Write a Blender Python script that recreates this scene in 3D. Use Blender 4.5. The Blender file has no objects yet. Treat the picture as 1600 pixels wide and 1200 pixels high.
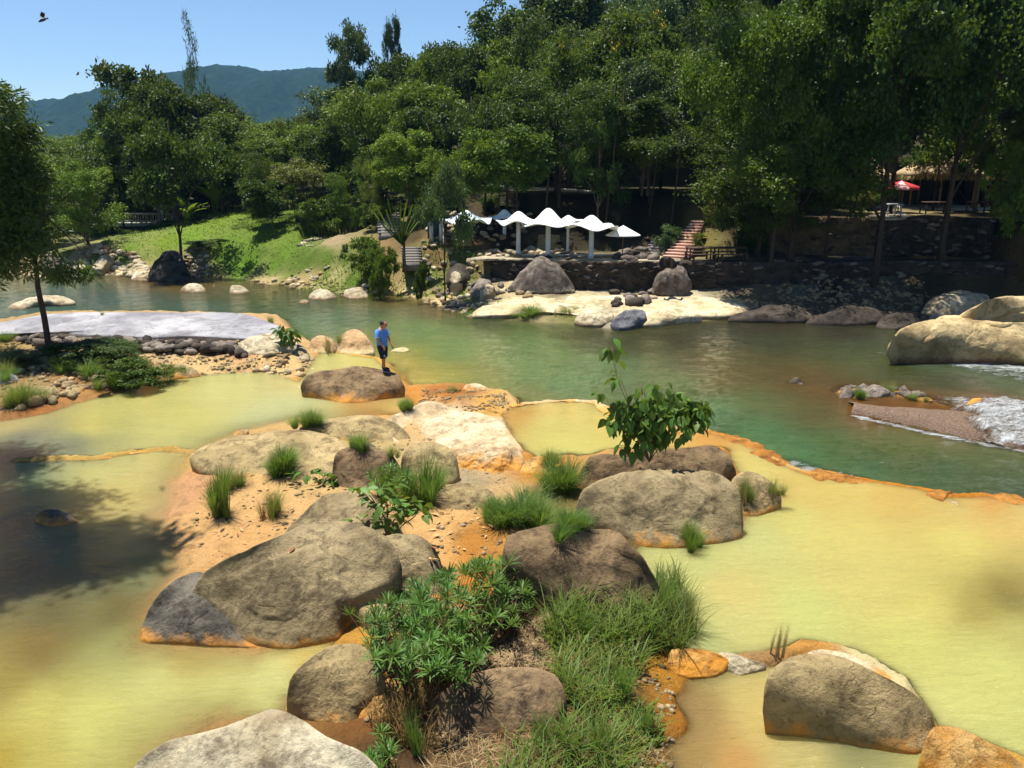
import bpy, math, random
import numpy as np
from mathutils import Vector, Matrix, Euler

# ------------------------------------------------------------------ camera, sky, sun
SC = bpy.context.scene
F = 1256.0; CAMZ = 8.0; PITCH = math.radians(15.6)
cd = bpy.data.cameras.new("camera"); cam = bpy.data.objects.new("camera", cd)
SC.collection.objects.link(cam); SC.camera = cam
cd.sensor_width = 36.0; cd.lens = 36.0*F/1600.0; cd.clip_start = 0.1; cd.clip_end = 6000
cam.location = (0, 0, CAMZ); cam.rotation_euler = (math.pi/2-PITCH, 0, 0)

SUN_DIR = Vector((-0.20, 0.17, 0.95)).normalized()        # towards the sun
SUN_EL = math.asin(SUN_DIR.z); SUN_AZ = math.atan2(SUN_DIR.x, SUN_DIR.y)
world = bpy.data.worlds.new("World"); SC.world = world; world.use_nodes = True
wn = world.node_tree.nodes; wl = world.node_tree.links
bg = wn["Background"]; sky = wn.new("ShaderNodeTexSky"); sky.sky_type = 'NISHITA'
sky.sun_disc = False; sky.sun_elevation = SUN_EL; sky.sun_rotation = SUN_AZ
sky.altitude = 1200; sky.air_density = 1.0; sky.dust_density = 0.05; sky.ozone_density = 4.0
wl.new(sky.outputs[0], bg.inputs[0]); bg.inputs[1].default_value = 0.070
sd_ = bpy.data.lights.new("sun", 'SUN'); sun = bpy.data.objects.new("sun", sd_); SC.collection.objects.link(sun)
sd_.energy = 5.0; sd_.angle = math.radians(0.55); sd_.color = (1.0, 0.955, 0.87)
sun.rotation_euler = (-SUN_DIR).to_track_quat('-Z', 'Y').to_euler()
vs = SC.view_settings; vs.view_transform = 'Standard'; vs.look = 'None'; vs.gamma = 1.0
vs.exposure = 0.95; vs.use_curve_mapping = False
SC.cycles.max_bounces = 6; SC.cycles.diffuse_bounces = 2; SC.cycles.glossy_bounces = 3
SC.cycles.transmission_bounces = 3; SC.cycles.transparent_max_bounces = 16
SC.cycles.caustics_reflective = False; SC.cycles.caustics_refractive = False

# ------------------------------------------------------------------ helpers
R = np.random.default_rng(7); random.seed(7)
COL = SC.collection
SP, CP = math.sin(PITCH), math.cos(PITCH)
def ray(px, py):
    u = (px-800.0)/F; v = (600.0-py)/F
    return u, CP+SP*v, -SP+CP*v
def W(px, py, z=0.0):                       # point of the plane at height z that the picture shows at px, py
    x, y, d = ray(px, py)
    if d > -0.004: d = -0.004
    t = (z-CAMZ)/d
    return np.array([x*t, y*t, z])
def WD(px, py, Y):                          # point at distance Y
    x, y, d = ray(px, py); t = Y/y
    return np.array([x*t, Y, CAMZ+d*t])
def sl(c):                                  # sRGB 0..255 -> linear
    o = []
    for v in c:
        v = v/255.0
        o.append(v/12.92 if v <= .04045 else ((v+.055)/1.055)**2.4)
    return o
def alb(c, k=1.35): return [min(.9, v/k) for v in sl(c)]

_p = np.random.default_rng(3).permutation(256); _p = np.concatenate([_p, _p, _p])
_g = np.random.default_rng(4).normal(size=(256, 3)); _g /= np.linalg.norm(_g, axis=1)[:, None]
def perlin(P):
    P = np.asarray(P, float); i = np.floor(P).astype(int); f = P-i; i &= 255
    u = f*f*f*(f*(f*6-15)+10); out = 0
    for dx in (0, 1):
        for dy in (0, 1):
            for dz in (0, 1):
                h = _p[_p[_p[i[:, 0]+dx]+i[:, 1]+dy]+i[:, 2]+dz]
                g = _g[h & 255]
                d = g[:, 0]*(f[:, 0]-dx)+g[:, 1]*(f[:, 1]-dy)+g[:, 2]*(f[:, 2]-dz)
                w = (u[:, 0] if dx else 1-u[:, 0])*(u[:, 1] if dy else 1-u[:, 1])*(u[:, 2] if dz else 1-u[:, 2])
                out = out+d*w
    return out*1.6
def fbm(P, o=4, lac=2.03, gain=.5):
    P = np.asarray(P, float); s = 0; a = 1.0
    for k in range(o):
        s = s+a*perlin(P+k*17.3); P = P*lac; a *= gain
    return s
def ridged(P, o=3):
    P = np.asarray(P, float); s = 0; a = 1.0
    for k in range(o):
        s = s+a*(1-2*np.abs(perlin(P+k*11.7))); P = P*2.1; a *= .5
    return s/1.6
def n2(x, y, s, o=4, off=0.0): return fbm(np.stack([x*s, y*s, np.full_like(x, off)], 1), o)
def sstep(t): t = np.clip(t, 0, 1); return t*t*(3-2*t)

def mesh(name, V, Fc, mat, parent=None, smooth=False, attrs=None, loc=None, link=True):
    """V (n,3); Fc list of face arrays (each (m,k)) or one array; attrs {name:(n,4) or (n,)}"""
    me = bpy.data.meshes.new(name)
    V = np.asarray(V, np.float32)
    if not isinstance(Fc, (list, tuple)): Fc = [Fc]
    Fc = [np.asarray(f, np.int32) for f in Fc if len(f)]
    nl = sum(f.size for f in Fc); npoly = sum(len(f) for f in Fc)
    me.vertices.add(len(V)); me.vertices.foreach_set("co", V.ravel())
    me.loops.add(nl); me.loops.foreach_set("vertex_index", np.concatenate([f.ravel() for f in Fc]))
    me.polygons.add(npoly)
    tot = np.concatenate([np.full(len(f), f.shape[1], np.int32) for f in Fc])
    st = np.concatenate([[0], np.cumsum(tot)[:-1]]).astype(np.int32)
    me.polygons.foreach_set("loop_start", st)
    try: me.polygons.foreach_set("loop_total", tot)
    except Exception: pass
    if smooth: me.polygons.foreach_set("use_smooth", np.ones(npoly, bool))
    me.update(calc_edges=True)
    for k, a in (attrs or {}).items():
        a = np.asarray(a, np.float32)
        if a.ndim == 2:
            if a.shape[1] == 3: a = np.concatenate([a, np.ones((len(a), 1), np.float32)], 1)
            at = me.color_attributes.new(k, 'FLOAT_COLOR', 'POINT'); at.data.foreach_set("color", a.ravel())
        else:
            at = me.attributes.new(k, 'FLOAT', 'POINT'); at.data.foreach_set("value", a)
    if mat: me.materials.append(mat)
    if not link: return me
    return place(name, me, parent, loc)
def place(name, me, parent=None, loc=None):
    o = bpy.data.objects.new(name, me); COL.objects.link(o)
    if parent: o.parent = parent
    if loc is not None: o.location = loc
    return o
def tag(o, label=None, cat=None, group=None, kind=None):
    if label: o["label"] = label
    if cat: o["category"] = cat
    if group: o["group"] = group
    if kind: o["kind"] = kind
    return o
def thing(name, label, cat, loc=(0, 0, 0), rz=0, group=None):
    o = bpy.data.objects.new(name, None); COL.objects.link(o)
    o.location = loc; o.rotation_euler = (0, 0, rz); o.empty_display_size = .1
    return tag(o, label, cat, group)

class MB:                                   # collects geometry for ONE mesh
    def __init__(s): s.v = []; s.f = {}; s.n = 0
    def add(s, V, Fc):
        if not isinstance(Fc, (list, tuple)): Fc = [Fc]
        for f in Fc:
            f = np.asarray(f)
            if len(f): s.f.setdefault(f.shape[1], []).append(f+s.n)
        s.v.append(np.asarray(V, float)); s.n += len(V)
    def box(s, c, d, M=None):
        c = np.array(c, float); d = np.array(d, float)/2
        V = np.array([[x, y, z] for x in (-1, 1) for y in (-1, 1) for z in (-1, 1)], float)*d
        if M is not None: V = V@np.array(M).T
        s.add(V+c, np.array([[0, 1, 3, 2], [4, 6, 7, 5], [0, 4, 5, 1], [2, 3, 7, 6], [0, 2, 6, 4], [1, 5, 7, 3]]))
        return s
    def tube(s, P, r, n=8, cap=True):
        P = np.asarray(P, float); m = len(P); r = np.broadcast_to(np.asarray(r, float), (m,))
        T = np.gradient(P, axis=0); T /= np.linalg.norm(T, axis=1)[:, None]+1e-9
        a = np.array([0, 0, 1.]) if abs(T[0][2]) < .9 else np.array([1., 0, 0])
        ang = np.arange(n)*2*math.pi/n; V = []
        for i in range(m):
            u = np.cross(T[i], a); u /= np.linalg.norm(u)+1e-9; w = np.cross(T[i], u)
            V.append(P[i]+r[i]*(np.cos(ang)[:, None]*u+np.sin(ang)[:, None]*w))
        V = np.concatenate(V); k = np.arange(n); q = []
        for i in range(m-1):
            q.append(np.stack([i*n+k, i*n+(k+1) % n, (i+1)*n+(k+1) % n, (i+1)*n+k], 1))
        fs = [np.concatenate(q)]
        if cap:
            V = np.concatenate([V, P[:1], P[-1:]]); a0 = m*n
            fs.append(np.concatenate([np.stack([(k+1) % n, k, np.full(n, a0)], 1), np.stack([(m-1)*n+k, (m-1)*n+(k+1) % n, np.full(n, a0+1)], 1)]))
        s.add(V, fs); return s
    def lathe(s, prof, n=24, c=(0, 0, 0), wob=None):
        prof = np.asarray(prof, float); ang = np.arange(n)*2*math.pi/n; V = []
        for r, z in prof: V.append(np.stack([r*np.cos(ang), r*np.sin(ang), np.full(n, z)], 1))
        V = np.concatenate(V)+np.array(c); k = np.arange(n); q = []
        for i in range(len(prof)-1): q.append(np.stack([i*n+k, i*n+(k+1) % n, (i+1)*n+(k+1) % n, (i+1)*n+k], 1))
        s.add(V, np.concatenate(q)); return s
    def ell(s, c, r, n=12, m=8, M=None):
        th = np.linspace(0, math.pi, m+1); prof = np.stack([np.sin(th), -np.cos(th)], 1)
        ang = np.arange(n)*2*math.pi/n
        V = np.concatenate([np.stack([a*np.cos(ang), a*np.sin(ang), np.full(n, b)], 1) for a, b in prof])*np.array(r)
        if M is not None: V = V@np.array(M).T
        k = np.arange(n); q = np.concatenate([np.stack([i*n+k, i*n+(k+1) % n, (i+1)*n+(k+1) % n, (i+1)*n+k], 1) for i in range(m)])
        s.add(V+np.array(c), q); return s
    def build(s, name, mat, parent=None, smooth=False, loc=None, link=True, attrs=None):
        return mesh(name, np.concatenate(s.v), [np.concatenate(v) for v in s.f.values()], mat, parent, smooth, attrs, loc, link)

# ------------------------------------------------------------------ materials
class NT:
    def __init__(s, name):
        s.m = bpy.data.materials.new(name); s.m.use_nodes = True
        s.n = s.m.node_tree.nodes; s.l = s.m.node_tree.links; s.b = s.n["Principled BSDF"]; s.out = s.n["Material Output"]
    def new(s, t, **k):
        x = s.n.new(t)
        for a, v in k.items(): setattr(x, a, v)
        return x
    def link(s, a, b): s.l.new(a, b)
    def noise(s, scale, detail=4, rough=.55, vec=None, dist=0.0):
        x = s.new("ShaderNodeTexNoise"); x.inputs["Scale"].default_value = scale; x.inputs["Detail"].default_value = detail
        x.inputs["Roughness"].default_value = rough; x.inputs["Distortion"].default_value = dist
        if vec is not None: s.link(vec, x.inputs["Vector"])
        return x.outputs["Fac"]
    def vor(s, scale, vec=None, feature='F1'):
        x = s.new("ShaderNodeTexVoronoi", feature=feature); x.inputs["Scale"].default_value = scale
        if vec is not None: s.link(vec, x.inputs["Vector"])
        return x.outputs["Distance"]
    def ramp(s, fac, stops):
        x = s.new("ShaderNodeValToRGB"); e = x.color_ramp.elements
        while len(e) < len(stops): e.new(.5)
        for el, (p, c) in zip(e, stops):
            el.position = p; el.color = (*c, 1) if hasattr(c, '__len__') else (c, c, c, 1)
        s.link(fac, x.inputs[0]); return x.outputs["Color"]
    def mix(s, fac, a, b, mode='MIX'):
        x = s.new("ShaderNodeMix", data_type='RGBA', blend_type=mode)
        for i, v in ((0, fac), (6, a), (7, b)):
            if hasattr(v, 'is_linked'): s.link(v, x.inputs[i])
            elif i == 0: x.inputs[0].default_value = v
            else: x.inputs[i].default_value = (*v, 1)
        return x.outputs[2]
    def math(s, op, a, b=None, c=None, clamp=False):
        x = s.new("ShaderNodeMath", operation=op, use_clamp=clamp)
        for i, v in enumerate((a, b, c)):
            if v is None: continue
            if hasattr(v, 'is_linked'): s.link(v, x.inputs[i])
            else: x.inputs[i].default_value = v
        return x.outputs[0]
    def pos(s): return s.new("ShaderNodeNewGeometry").outputs["Position"]
    def obj(s): return s.new("ShaderNodeTexCoord").outputs["Object"]
    def mapr(s, v, a, b, c=0., d=1.):
        x = s.new("ShaderNodeMapRange"); s.link(v, x.inputs[0])
        for i, q in enumerate((a, b, c, d)): x.inputs[i+1].default_value = q
        return x.outputs[0]
    def bump(s, h, strength=.5, dist=.05, nrm=None):
        x = s.new("ShaderNodeBump"); x.inputs["Strength"].default_value = strength; x.inputs["Distance"].default_value = dist
        s.link(h, x.inputs["Height"])
        if nrm is not None: s.link(nrm, x.inputs["Normal"])
        s.link(x.outputs[0], s.b.inputs["Normal"]); return x.outputs[0]
    def attr(s, n, col=True):
        x = s.new("ShaderNodeAttribute", attribute_name=n); return x.outputs["Color"] if col else x.outputs["Fac"]
    def base(s, c, rough=.9, spec=.3):
        if hasattr(c, 'is_linked'): s.link(c, s.b.inputs["Base Color"])
        else: s.b.inputs["Base Color"].default_value = (*c, 1)
        if hasattr(rough, 'is_linked'): s.link(rough, s.b.inputs["Roughness"])
        else: s.b.inputs["Roughness"].default_value = rough
        s.b.inputs["Specular IOR Level"].default_value = spec
        return s.m

def plain(name, c, rough=.8, spec=.3, var=.15, scale=8.0):
    t = NT(name); c = np.array(c); n = t.noise(scale, 4, .6, t.obj())
    t.base(t.ramp(n, [(.3, tuple(c*(1-var))), (.7, tuple(np.minimum(c*(1+var), .95)))]), rough, spec); return t.m

def rock_mat(name, c1, c2, dark, stain=None, zlev=.35, fine=1.0, streak=False, bumpd=.06, grain=.36):
    """c1,c2 body colours; dark: weathering; stain: mineral colour of the band above the waterline"""
    t = NT(name); P = t.pos(); O = t.obj(); oi = t.new("ShaderNodeObjectInfo")
    c1, c2, dark = (np.array(x, float) for x in (c1, c2, dark))
    n1 = t.noise(.8*fine, 6, .62, P, .5); n2_ = t.noise(2.4*fine, 9, .74, P, .3); n3 = t.noise(30*fine, 4, .75, P); n4 = t.noise(8*fine, 6, .7, P, .2)
    col = t.mix(t.mapr(n1, .38, .62), tuple(np.minimum(c1*1.12, .9)), tuple(c2*.92))
    col = t.mix(t.math('MULTIPLY', t.mapr(n2_, .48, .62), .80), col, tuple(dark))
    col = t.mix(t.math('MULTIPLY', t.mapr(t.noise(1.7*fine, 7, .8, P, .8), .60, .68), .55), col, tuple(np.minimum(c1*1.5+.03, .85)))     # pale scuffs
    col = t.mix(t.math('MULTIPLY', t.mapr(n4, .56, .66), .55), col, tuple(dark*.55))                              # dark lichen
    if streak:
        mp = t.new("ShaderNodeMapping"); mp.inputs["Scale"].default_value = (3.5, 3.5, .35); t.link(O, mp.inputs[0])
        sn = t.noise(1.6, 6, .7, mp.outputs[0], .5)
        col = t.mix(t.math('MULTIPLY', t.mapr(sn, .45, .65), .55), col, tuple(dark*.8))
    m = t.new("ShaderNodeMix", data_type='RGBA', blend_type='MULTIPLY'); m.inputs[0].default_value = 1.0
    t.link(col, m.inputs[6]); cr = t.ramp(n3, [(.30, 1-grain), (.48, .92), (.70, 1.0)]); t.link(cr, m.inputs[7]); col = m.outputs[2]
    # cracks: thin dark lines along cell borders, only in places
    wv = t.new("ShaderNodeVectorMath", operation='ADD'); nz = t.new("ShaderNodeTexNoise"); nz.inputs["Scale"].default_value = 2.2*fine; nz.inputs["Detail"].default_value = 5; t.link(P, nz.inputs["Vector"])
    t.link(P, wv.inputs[0]); t.link(nz.outputs["Color"], wv.inputs[1])
    ce = t.vor(.75*fine, wv.outputs[0], 'DISTANCE_TO_EDGE'); ckm = t.math('MULTIPLY', t.mapr(ce, .0, .016, 1., 0.), t.mapr(t.noise(.9*fine, 2, .5, P), .46, .56, 0., 1.))
    col = t.mix(t.math('MULTIPLY', ckm, .16), col, tuple(dark*.35))
    if stain is not None:
        stain = np.array(stain)
        sx = t.new("ShaderNodeSeparateXYZ"); t.link(P, sx.inputs[0])
        hn = t.math('ADD', sx.outputs[2], t.math('MULTIPLY', t.math('SUBTRACT', t.noise(2.2, 6, .7, P, .4), .5), -.85))
        k = t.mapr(hn, zlev-.06, zlev+.15, 1., 0.)
        sc = t.mix(t.noise(6., 6, .75, P), tuple(stain*.40), tuple(np.minimum(stain*1.5+.02, .85)))
        col = t.mix(t.math('MULTIPLY', k, .85), col, sc)
    h = t.math('ADD', t.math('MULTIPLY', n2_, 1.1), t.math('MULTIPLY', n3, .22)); h = t.math('ADD', h, t.math('MULTIPLY', n4, .45))
    h = t.math('ADD', h, t.math('MULTIPLY', ckm, -.14))
    t.bump(h, 1., bumpd)
    return t.base(col, .92, .2)

def leaf_mat(name, c1, c2, trans=.35, rough=.45, spec=.35, patch=None):
    t = NT(name); g = t.new("ShaderNodeNewGeometry"); oi = t.new("ShaderNodeObjectInfo")
    col = t.mix(g.outputs["Random Per Island"], tuple(c1), tuple(c2))
    pn = t.noise(.45, 2, .5, g.outputs["Position"])
    col2 = t.mix(t.mapr(pn, .35, .65), tuple(np.array(c1)*.75), tuple(np.array(c2)*1.1))
    col = t.mix(.5, col, col2)
    hsv = t.new("ShaderNodeHueSaturation"); t.link(col, hsv.inputs["Color"])
    t.link(t.mapr(oi.outputs["Random"], 0, 1, .485, .515), hsv.inputs["Hue"])
    t.link(t.mapr(oi.outputs["Random"], 0, 1, .75, 1.25), hsv.inputs["Value"]); col = hsv.outputs[0]
    t.base(col, rough, spec)
    tr = t.new("ShaderNodeBsdfTranslucent")
    tc = t.mix(.55, col, (.22, .30, .02), 'MIX'); t.link(tc, tr.inputs[0])
    ms = t.new("ShaderNodeMixShader"); ms.inputs[0].default_value = trans
    t.link(t.b.outputs[0], ms.inputs[1]); t.link(tr.outputs[0], ms.inputs[2]); t.link(ms.outputs[0], t.out.inputs[0])
    return t.m
# ------------------------------------------------------------------ ground and water
def sdist(X, Y, poly, closed=True):
    """signed distance to a polygon (positive inside)"""
    poly = np.asarray(poly, float)[:, :2]; n = len(poly); d = np.full(X.shape, 1e18); inside = np.zeros(X.shape, bool)
    for i in range(n if closed else n-1):
        a = poly[i]; b = poly[(i+1) % n]; e = b-a; L = e@e+1e-12
        t = np.clip(((X-a[0])*e[0]+(Y-a[1])*e[1])/L, 0, 1)
        d = np.minimum(d, (X-a[0]-t*e[0])**2+(Y-a[1]-t*e[1])**2)
        if closed:
            c = (a[1] > Y) != (b[1] > Y)
            with np.errstate(divide='ignore', invalid='ignore'):
                xi = a[0]+(Y-a[1])*e[0]/np.where(e[1] == 0, 1e-12, e[1])
            inside ^= c & (X < xi)
    d = np.sqrt(d); return np.where(inside, d, -d) if closed else d
def PW(pts, z): return [W(a, b, z) for a, b in pts]

far_line = [(-160, 422), (0, 428), (90, 431), (190, 427), (235, 437), (290, 436), (330, 431), (390, 438), (450, 446), (490, 452), (560, 462), (612, 458),
            (660, 466), (700, 480), (740, 492), (800, 498), (890, 506), (960, 513), (1010, 508), (1060, 500), (1130, 496), (1210, 497), (1300, 501),
            (1400, 505), (1460, 520), (1540, 545), (1640, 566), (1800, 590)]
far_poly = [W(a, b, 0)[:2] for a, b in far_line]
far_poly = [(-330, far_poly[0][1]-6)]+far_poly+[(70, 24), (330, 20), (330, 330), (-330, 330)]
rim = [(-160, 486), (0, 500), (60, 490), (200, 487), (430, 492), (448, 515), (470, 527), (500, 546), (590, 560), (634, 604), (720, 601), (790, 612), (806, 634), (860, 627), (930, 627), (955, 642),
       (1000, 655), (1100, 672), (1160, 690), (1210, 718), (1250, 736), (1350, 750), (1440, 764), (1480, 776), (1540, 774), (1600, 784), (1760, 820)]
rimW = [W(a, b, .33)[:2] for a, b in rim]
shelf = [(-40, rimW[0][1]-2)]+rimW+[(30, 16), (30, -12), (-40, -12)]
left_land = [(-160, 480), (0, 500), (60, 490), (200, 487), (430, 492), (448, 515), (470, 527), (500, 548), (478, 578), (466, 596), (430, 583), (380, 581), (330, 585), (222, 590), (190, 612), (150, 622), (112, 632), (70, 646), (0, 658), (-160, 690)]
mid_land = [(302, 712), (340, 690), (400, 672), (470, 655), (500, 664), (560, 652), (620, 648), (650, 640), (640, 606), (720, 603), (790, 612), (806, 634), (780, 648), (788, 668), (802, 690), (838, 716), (880, 708), (920, 712), (960, 702), (1130, 700),
            (1150, 735), (1214, 772), (1170, 800), (1150, 838), (1070, 850), (990, 846), (1000, 900), (1080, 940), (1072, 1000), (1060, 1012), (1110, 1022), (1160, 1034), (1120, 1046), (1078, 1062), (1040, 1090), (1062, 1130), (1035, 1175), (1058, 1215), (1030, 1300), (1000, 1500), (230, 1500),
            (260, 1180), (330, 1135), (430, 1110), (470, 1070), (520, 1003), (480, 1008), (400, 1010), (228, 1000), (250, 940), (290, 890), (282, 850), (268, 800), (284, 762), (296, 735)]
ridgeR = [(1150, 1036), (1200, 1030), (1260, 1010), (1330, 1022), (1400, 1062), (1450, 1140), (1520, 1165), (1620, 1205), (1760, 1260)]
ridgeL = [(30, 719), (90, 716), (150, 716), (205, 706), (255, 702), (300, 706)]
left_landW = PW(left_land, .35); mid_landW = PW(mid_land, .35)

# control heights of the far bank: (px, py, z)
ctl = [(150, 412, .6), (205, 402, 1.0), (262, 396, 1.5), (350, 402, 1.2), (430, 425, .7), (300, 372, 2.2), (380, 362, 2.8), (430, 345, 3.4), (345, 338, 3.2), (480, 382, 2.4),
       (220, 388, 1.5), (100, 400, .9), (520, 398, 1.9), (600, 412, 1.8), (560, 442, .7), (640, 425, 1.5), (700, 432, 1.2), (745, 452, .7), (770, 478, .3), (820, 472, .4), (900, 475, .4),
       (1000, 478, .35), (1100, 476, .35), (1150, 484, .25), (950, 498, .2), (900, 459, .5), (1000, 459, .5), (1100, 461, .5), (1200, 468, .5), (1300, 470, .5), (1400, 470, .55), (1500, 462, .7), (1600, 455, .9)]
ctlW = [W(a, b, c) for a, b, c in ctl]
for X in range(-200, 260, 46):
    for Yv, zl, zr in ((62, 2.6, 6.2), (72, 2.4, 8.2), (86, 2.2, 11.5), (105, 2.4, 15.5), (135, 3., 20.), (180, 4., 24.), (250, 6., 27.)):
        k = float(sstep(np.array((X/120.+.26)/.34))); z = zl*(1-k)+zr*k
        if abs(X) < Yv*1.6: ctlW.append(np.array([X*Yv/120., Yv, z]))
for px, Yv, z in ((20, 76, 1.0), (120, 76, .6), (220, 76, .9), (285, 78, 2.8), (60, 62, .9), (150, 68, .8), (560, 56, 2.7), (640, 52, 2.9), (700, 54, 3.6), (800, 54, 3.6), (900, 55, 3.7), (1000, 56, 4.1), (1150, 52, 4.4), (1350, 54, 4.8), (1550, 52, 4.8), (700, 60, 5.2), (850, 60, 5.6), (1000, 60, 5.9), (1450, 58, 5.2)):
    ctlW.append(np.array([(px-800)/F*Yv*.99, Yv, z]))
ctlW += [np.array([a[0], a[1], 0.0]) for a in far_poly[1:-4:2]]
ctlW = np.array(ctlW)
def tps_fit(P, z, lam=1.5):
    n = len(P); d = np.hypot(P[:, None, 0]-P[None, :, 0], P[:, None, 1]-P[None, :, 1]); K = np.where(d > 0, d*d*np.log(d+1e-9), 0)+lam*np.eye(n)*10
    A = np.zeros((n+3, n+3)); A[:n, :n] = K; A[:n, n] = 1; A[:n, n+1:] = P[:, :2]; A[n, :n] = 1; A[n+1:, :n] = P[:, :2].T
    return np.linalg.solve(A, np.concatenate([z, [0, 0, 0]]))
tw = tps_fit(ctlW, ctlW[:, 2])
def tps(X, Y):
    o = tw[-3]+tw[-2]*X+tw[-1]*Y
    for i, p in enumerate(ctlW):
        d2 = (X-p[0])**2+(Y-p[1])**2; o = o+tw[i]*.5*d2*np.log(d2+1e-12)
    return o
# flat terraces cut into the slope: outline at height z
terr = [([(770, 402), (880, 407), (1040, 408), (1250, 410), (1420, 408), (1640, 410), (1640, 393), (1330, 395), (1160, 396), (1090, 400), (1040, 397), (1000, 393), (830, 389), (700, 396)], 2.35, .25),
        ([(1168, 338), (1370, 340), (1460, 338), (1560, 344), (1640, 350), (1640, 322), (1500, 316), (1380, 318), (1168, 320)], 4.6, .3),
        ([(740, 300), (1080, 305), (1080, 292), (740, 288)], 5.7, 3.),
        ([(470, 382), (560, 380), (600, 370), (520, 368), (475, 372)], 2.2, .3)]
terrW = [(PW(p, z), z, w) for p, z, w in terr]
# flights of steps: (bottom px, py, z), (top px, py, distance), half widths
STEPS = [((1056, 404, 2.35), (1091, 345, 51.6), .82, .36, 13), ((644, 411, 1.75), (642, 386, 50.), .62, .62, 6), ((858, 390, 2.4), (858, 367, 54), .8, .7, 6), ((612, 366, 3.3), (606, 332, 58.), .9, .8, 8), ((1022, 399, 2.4), (1038, 374, 51.5), .8, .7, 6)]
RAMPS = []
def _meet(px, py):
    x, y, d = ray(px, py); T = np.arange(40, 75, .2); k = int(np.argmax(CAMZ+d*T < tps(x*T, y*T))); return T[k]*y, CAMZ+d*T[k]
for i_ in range(1, 5):
    (a, b, c), (d, e, f), w0, w1, n_ = STEPS[i_]; y0, z0_ = _meet(a, b); y1, z1_ = _meet(d, e)
    STEPS[i_] = ((a, b, min(z0_, c) if i_ in (2, 4) else z0_), (d, e, min(y1, y0+n_*.55)), w0, w1, n_)
for (a, b, c), (d, e, f), w0, w1, n_ in STEPS:
    A0 = W(a, b, c); A1 = WD(d, e, f); u = (A1-A0)[:2]; u = u/np.hypot(*u); v = np.array([-u[1], u[0]])
    RAMPS.append(([A0[:2]-v*w0-u*.5, A1[:2]-v*w1+u*.3, A1[:2]+v*w1+u*.3, A0[:2]+v*w0-u*.5], A0[:2], A1[:2], A0[2], A1[2]))
SHOAL = np.array(PW([(1290, 612), (1310, 600), (1400, 602), (1500, 626), (1480, 640), (1400, 626), (1330, 622)], 0.))
def height(X, Y, detail=True):
    X = np.asarray(X, float); Y = np.asarray(Y, float)
    nz = n2(X, Y, .55, 4); nf = n2(X, Y, 2.3, 3, 5.)
    H = np.full(X.shape, -.8)
    m = Y > 22
    if m.any():
        x, y = X[m], Y[m]
        sf = sdist(x, y, far_poly)+nz[m]*.35*sstep((y-30)/20)
        t = np.clip(tps(x, y), .15, None)
        hf = t*sstep(sf/3.5)*.85+.15*np.minimum(t, sf*.25)+.10*sstep(sf/.5)+nz[m]*.10*sstep(sf/2)+nf[m]*.045
        for poly, z, w in terrW:
            s = sdist(x, y, poly); k = sstep(s/w+1)
            hf = hf*(1-k)+(z+nf[m]*.02)*k
        hf = np.where(sf > 0, hf, np.maximum(-.8, sf*.3))
        H[m] = np.maximum(H[m], hf)
    m = Y < 60
    x, y = X[m], Y[m]; a = nz[m]; b = nf[m]
    ss = sdist(x, y, shelf)
    h = np.where(ss > 0, .02+.03*a, np.maximum(-.8, ss*.7))
    dr = np.abs(ss)
    h = np.maximum(h, .385+.03*b-np.clip(dr-.06, 0, 9)*(1.1+.5*a))
    sl_ = sdist(x, y, left_landW)
    h = np.maximum(h, np.where(sl_ > 0, .35+.42*(1-np.exp(-sl_/1.2))+.09*a+.05*b, .35+sl_*.8))
    sm = sdist(x, y, mid_landW)+a*.16+b*.07
    soft = .13+.75*sstep((x+4.2)/1.6)
    h = np.maximum(h, np.where(sm > 0, .35+.22*(1-np.exp(-sm/.9))+.05*a+.03*b, .35+sm*soft))
    for pl, w in ((ridgeR, .22), (ridgeL, .16)):
        d = sdist(x, y, PW(pl, .35), closed=False); h = np.maximum(h, .42+.05*b-np.clip(d-w*.5, 0, 9)*1.3)
    H[m] = np.maximum(H[m], h)
    so = sdist(X, Y, SHOAL)+nz*.5; H = np.where(so > 0, np.maximum(H, np.minimum(.04, -.25+so*.5)+.05*nf), H)
    for poly, A0, A1, z0_, z1_ in RAMPS:
        e = A1-A0; t = np.clip(((X-A0[0])*e[0]+(Y-A0[1])*e[1])/(e@e), -.1, 1.1); k = sdist(X, Y, poly) > 0
        H[k] = np.minimum(H[k], (z0_+(z1_-z0_)*t-.12)[k])
    return H
def hz(x, y): return float(height(np.array([float(x)]), np.array([float(y)]))[0])
def on_ground(px, py, z0=None):
    """the point of the ground that the picture shows at px, py"""
    x, y, d = ray(px, py); lo = 6.; T = np.arange(6, 260, .25)
    Hh = height(x*T, y*T); Zr = CAMZ+d*T
    k = np.argmax(Zr < Hh) if (Zr < Hh).any() else len(T)-1
    return np.array([x*T[k], y*T[k], Hh[k]])

th = np.concatenate([np.radians(np.linspace(-82, -38.3, 34)), np.radians(np.linspace(-38, 38, 470)), np.radians(np.linspace(38.3, 82, 34))])
rr = np.exp(np.linspace(math.log(5.), math.log(262.), 640))
TH, RR = np.meshgrid(th, rr); GX = (RR*np.sin(TH)).ravel(); GY = (RR*np.cos(TH)).ravel()
GH = height(GX, GY); nc, nr = len(th), len(rr)
ii = (np.arange(nr-1)[:, None]*nc+np.arange(nc-1)[None, :]).ravel()
GQ = np.stack([ii, ii+1, ii+1+nc, ii+nc], 1)

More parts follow.
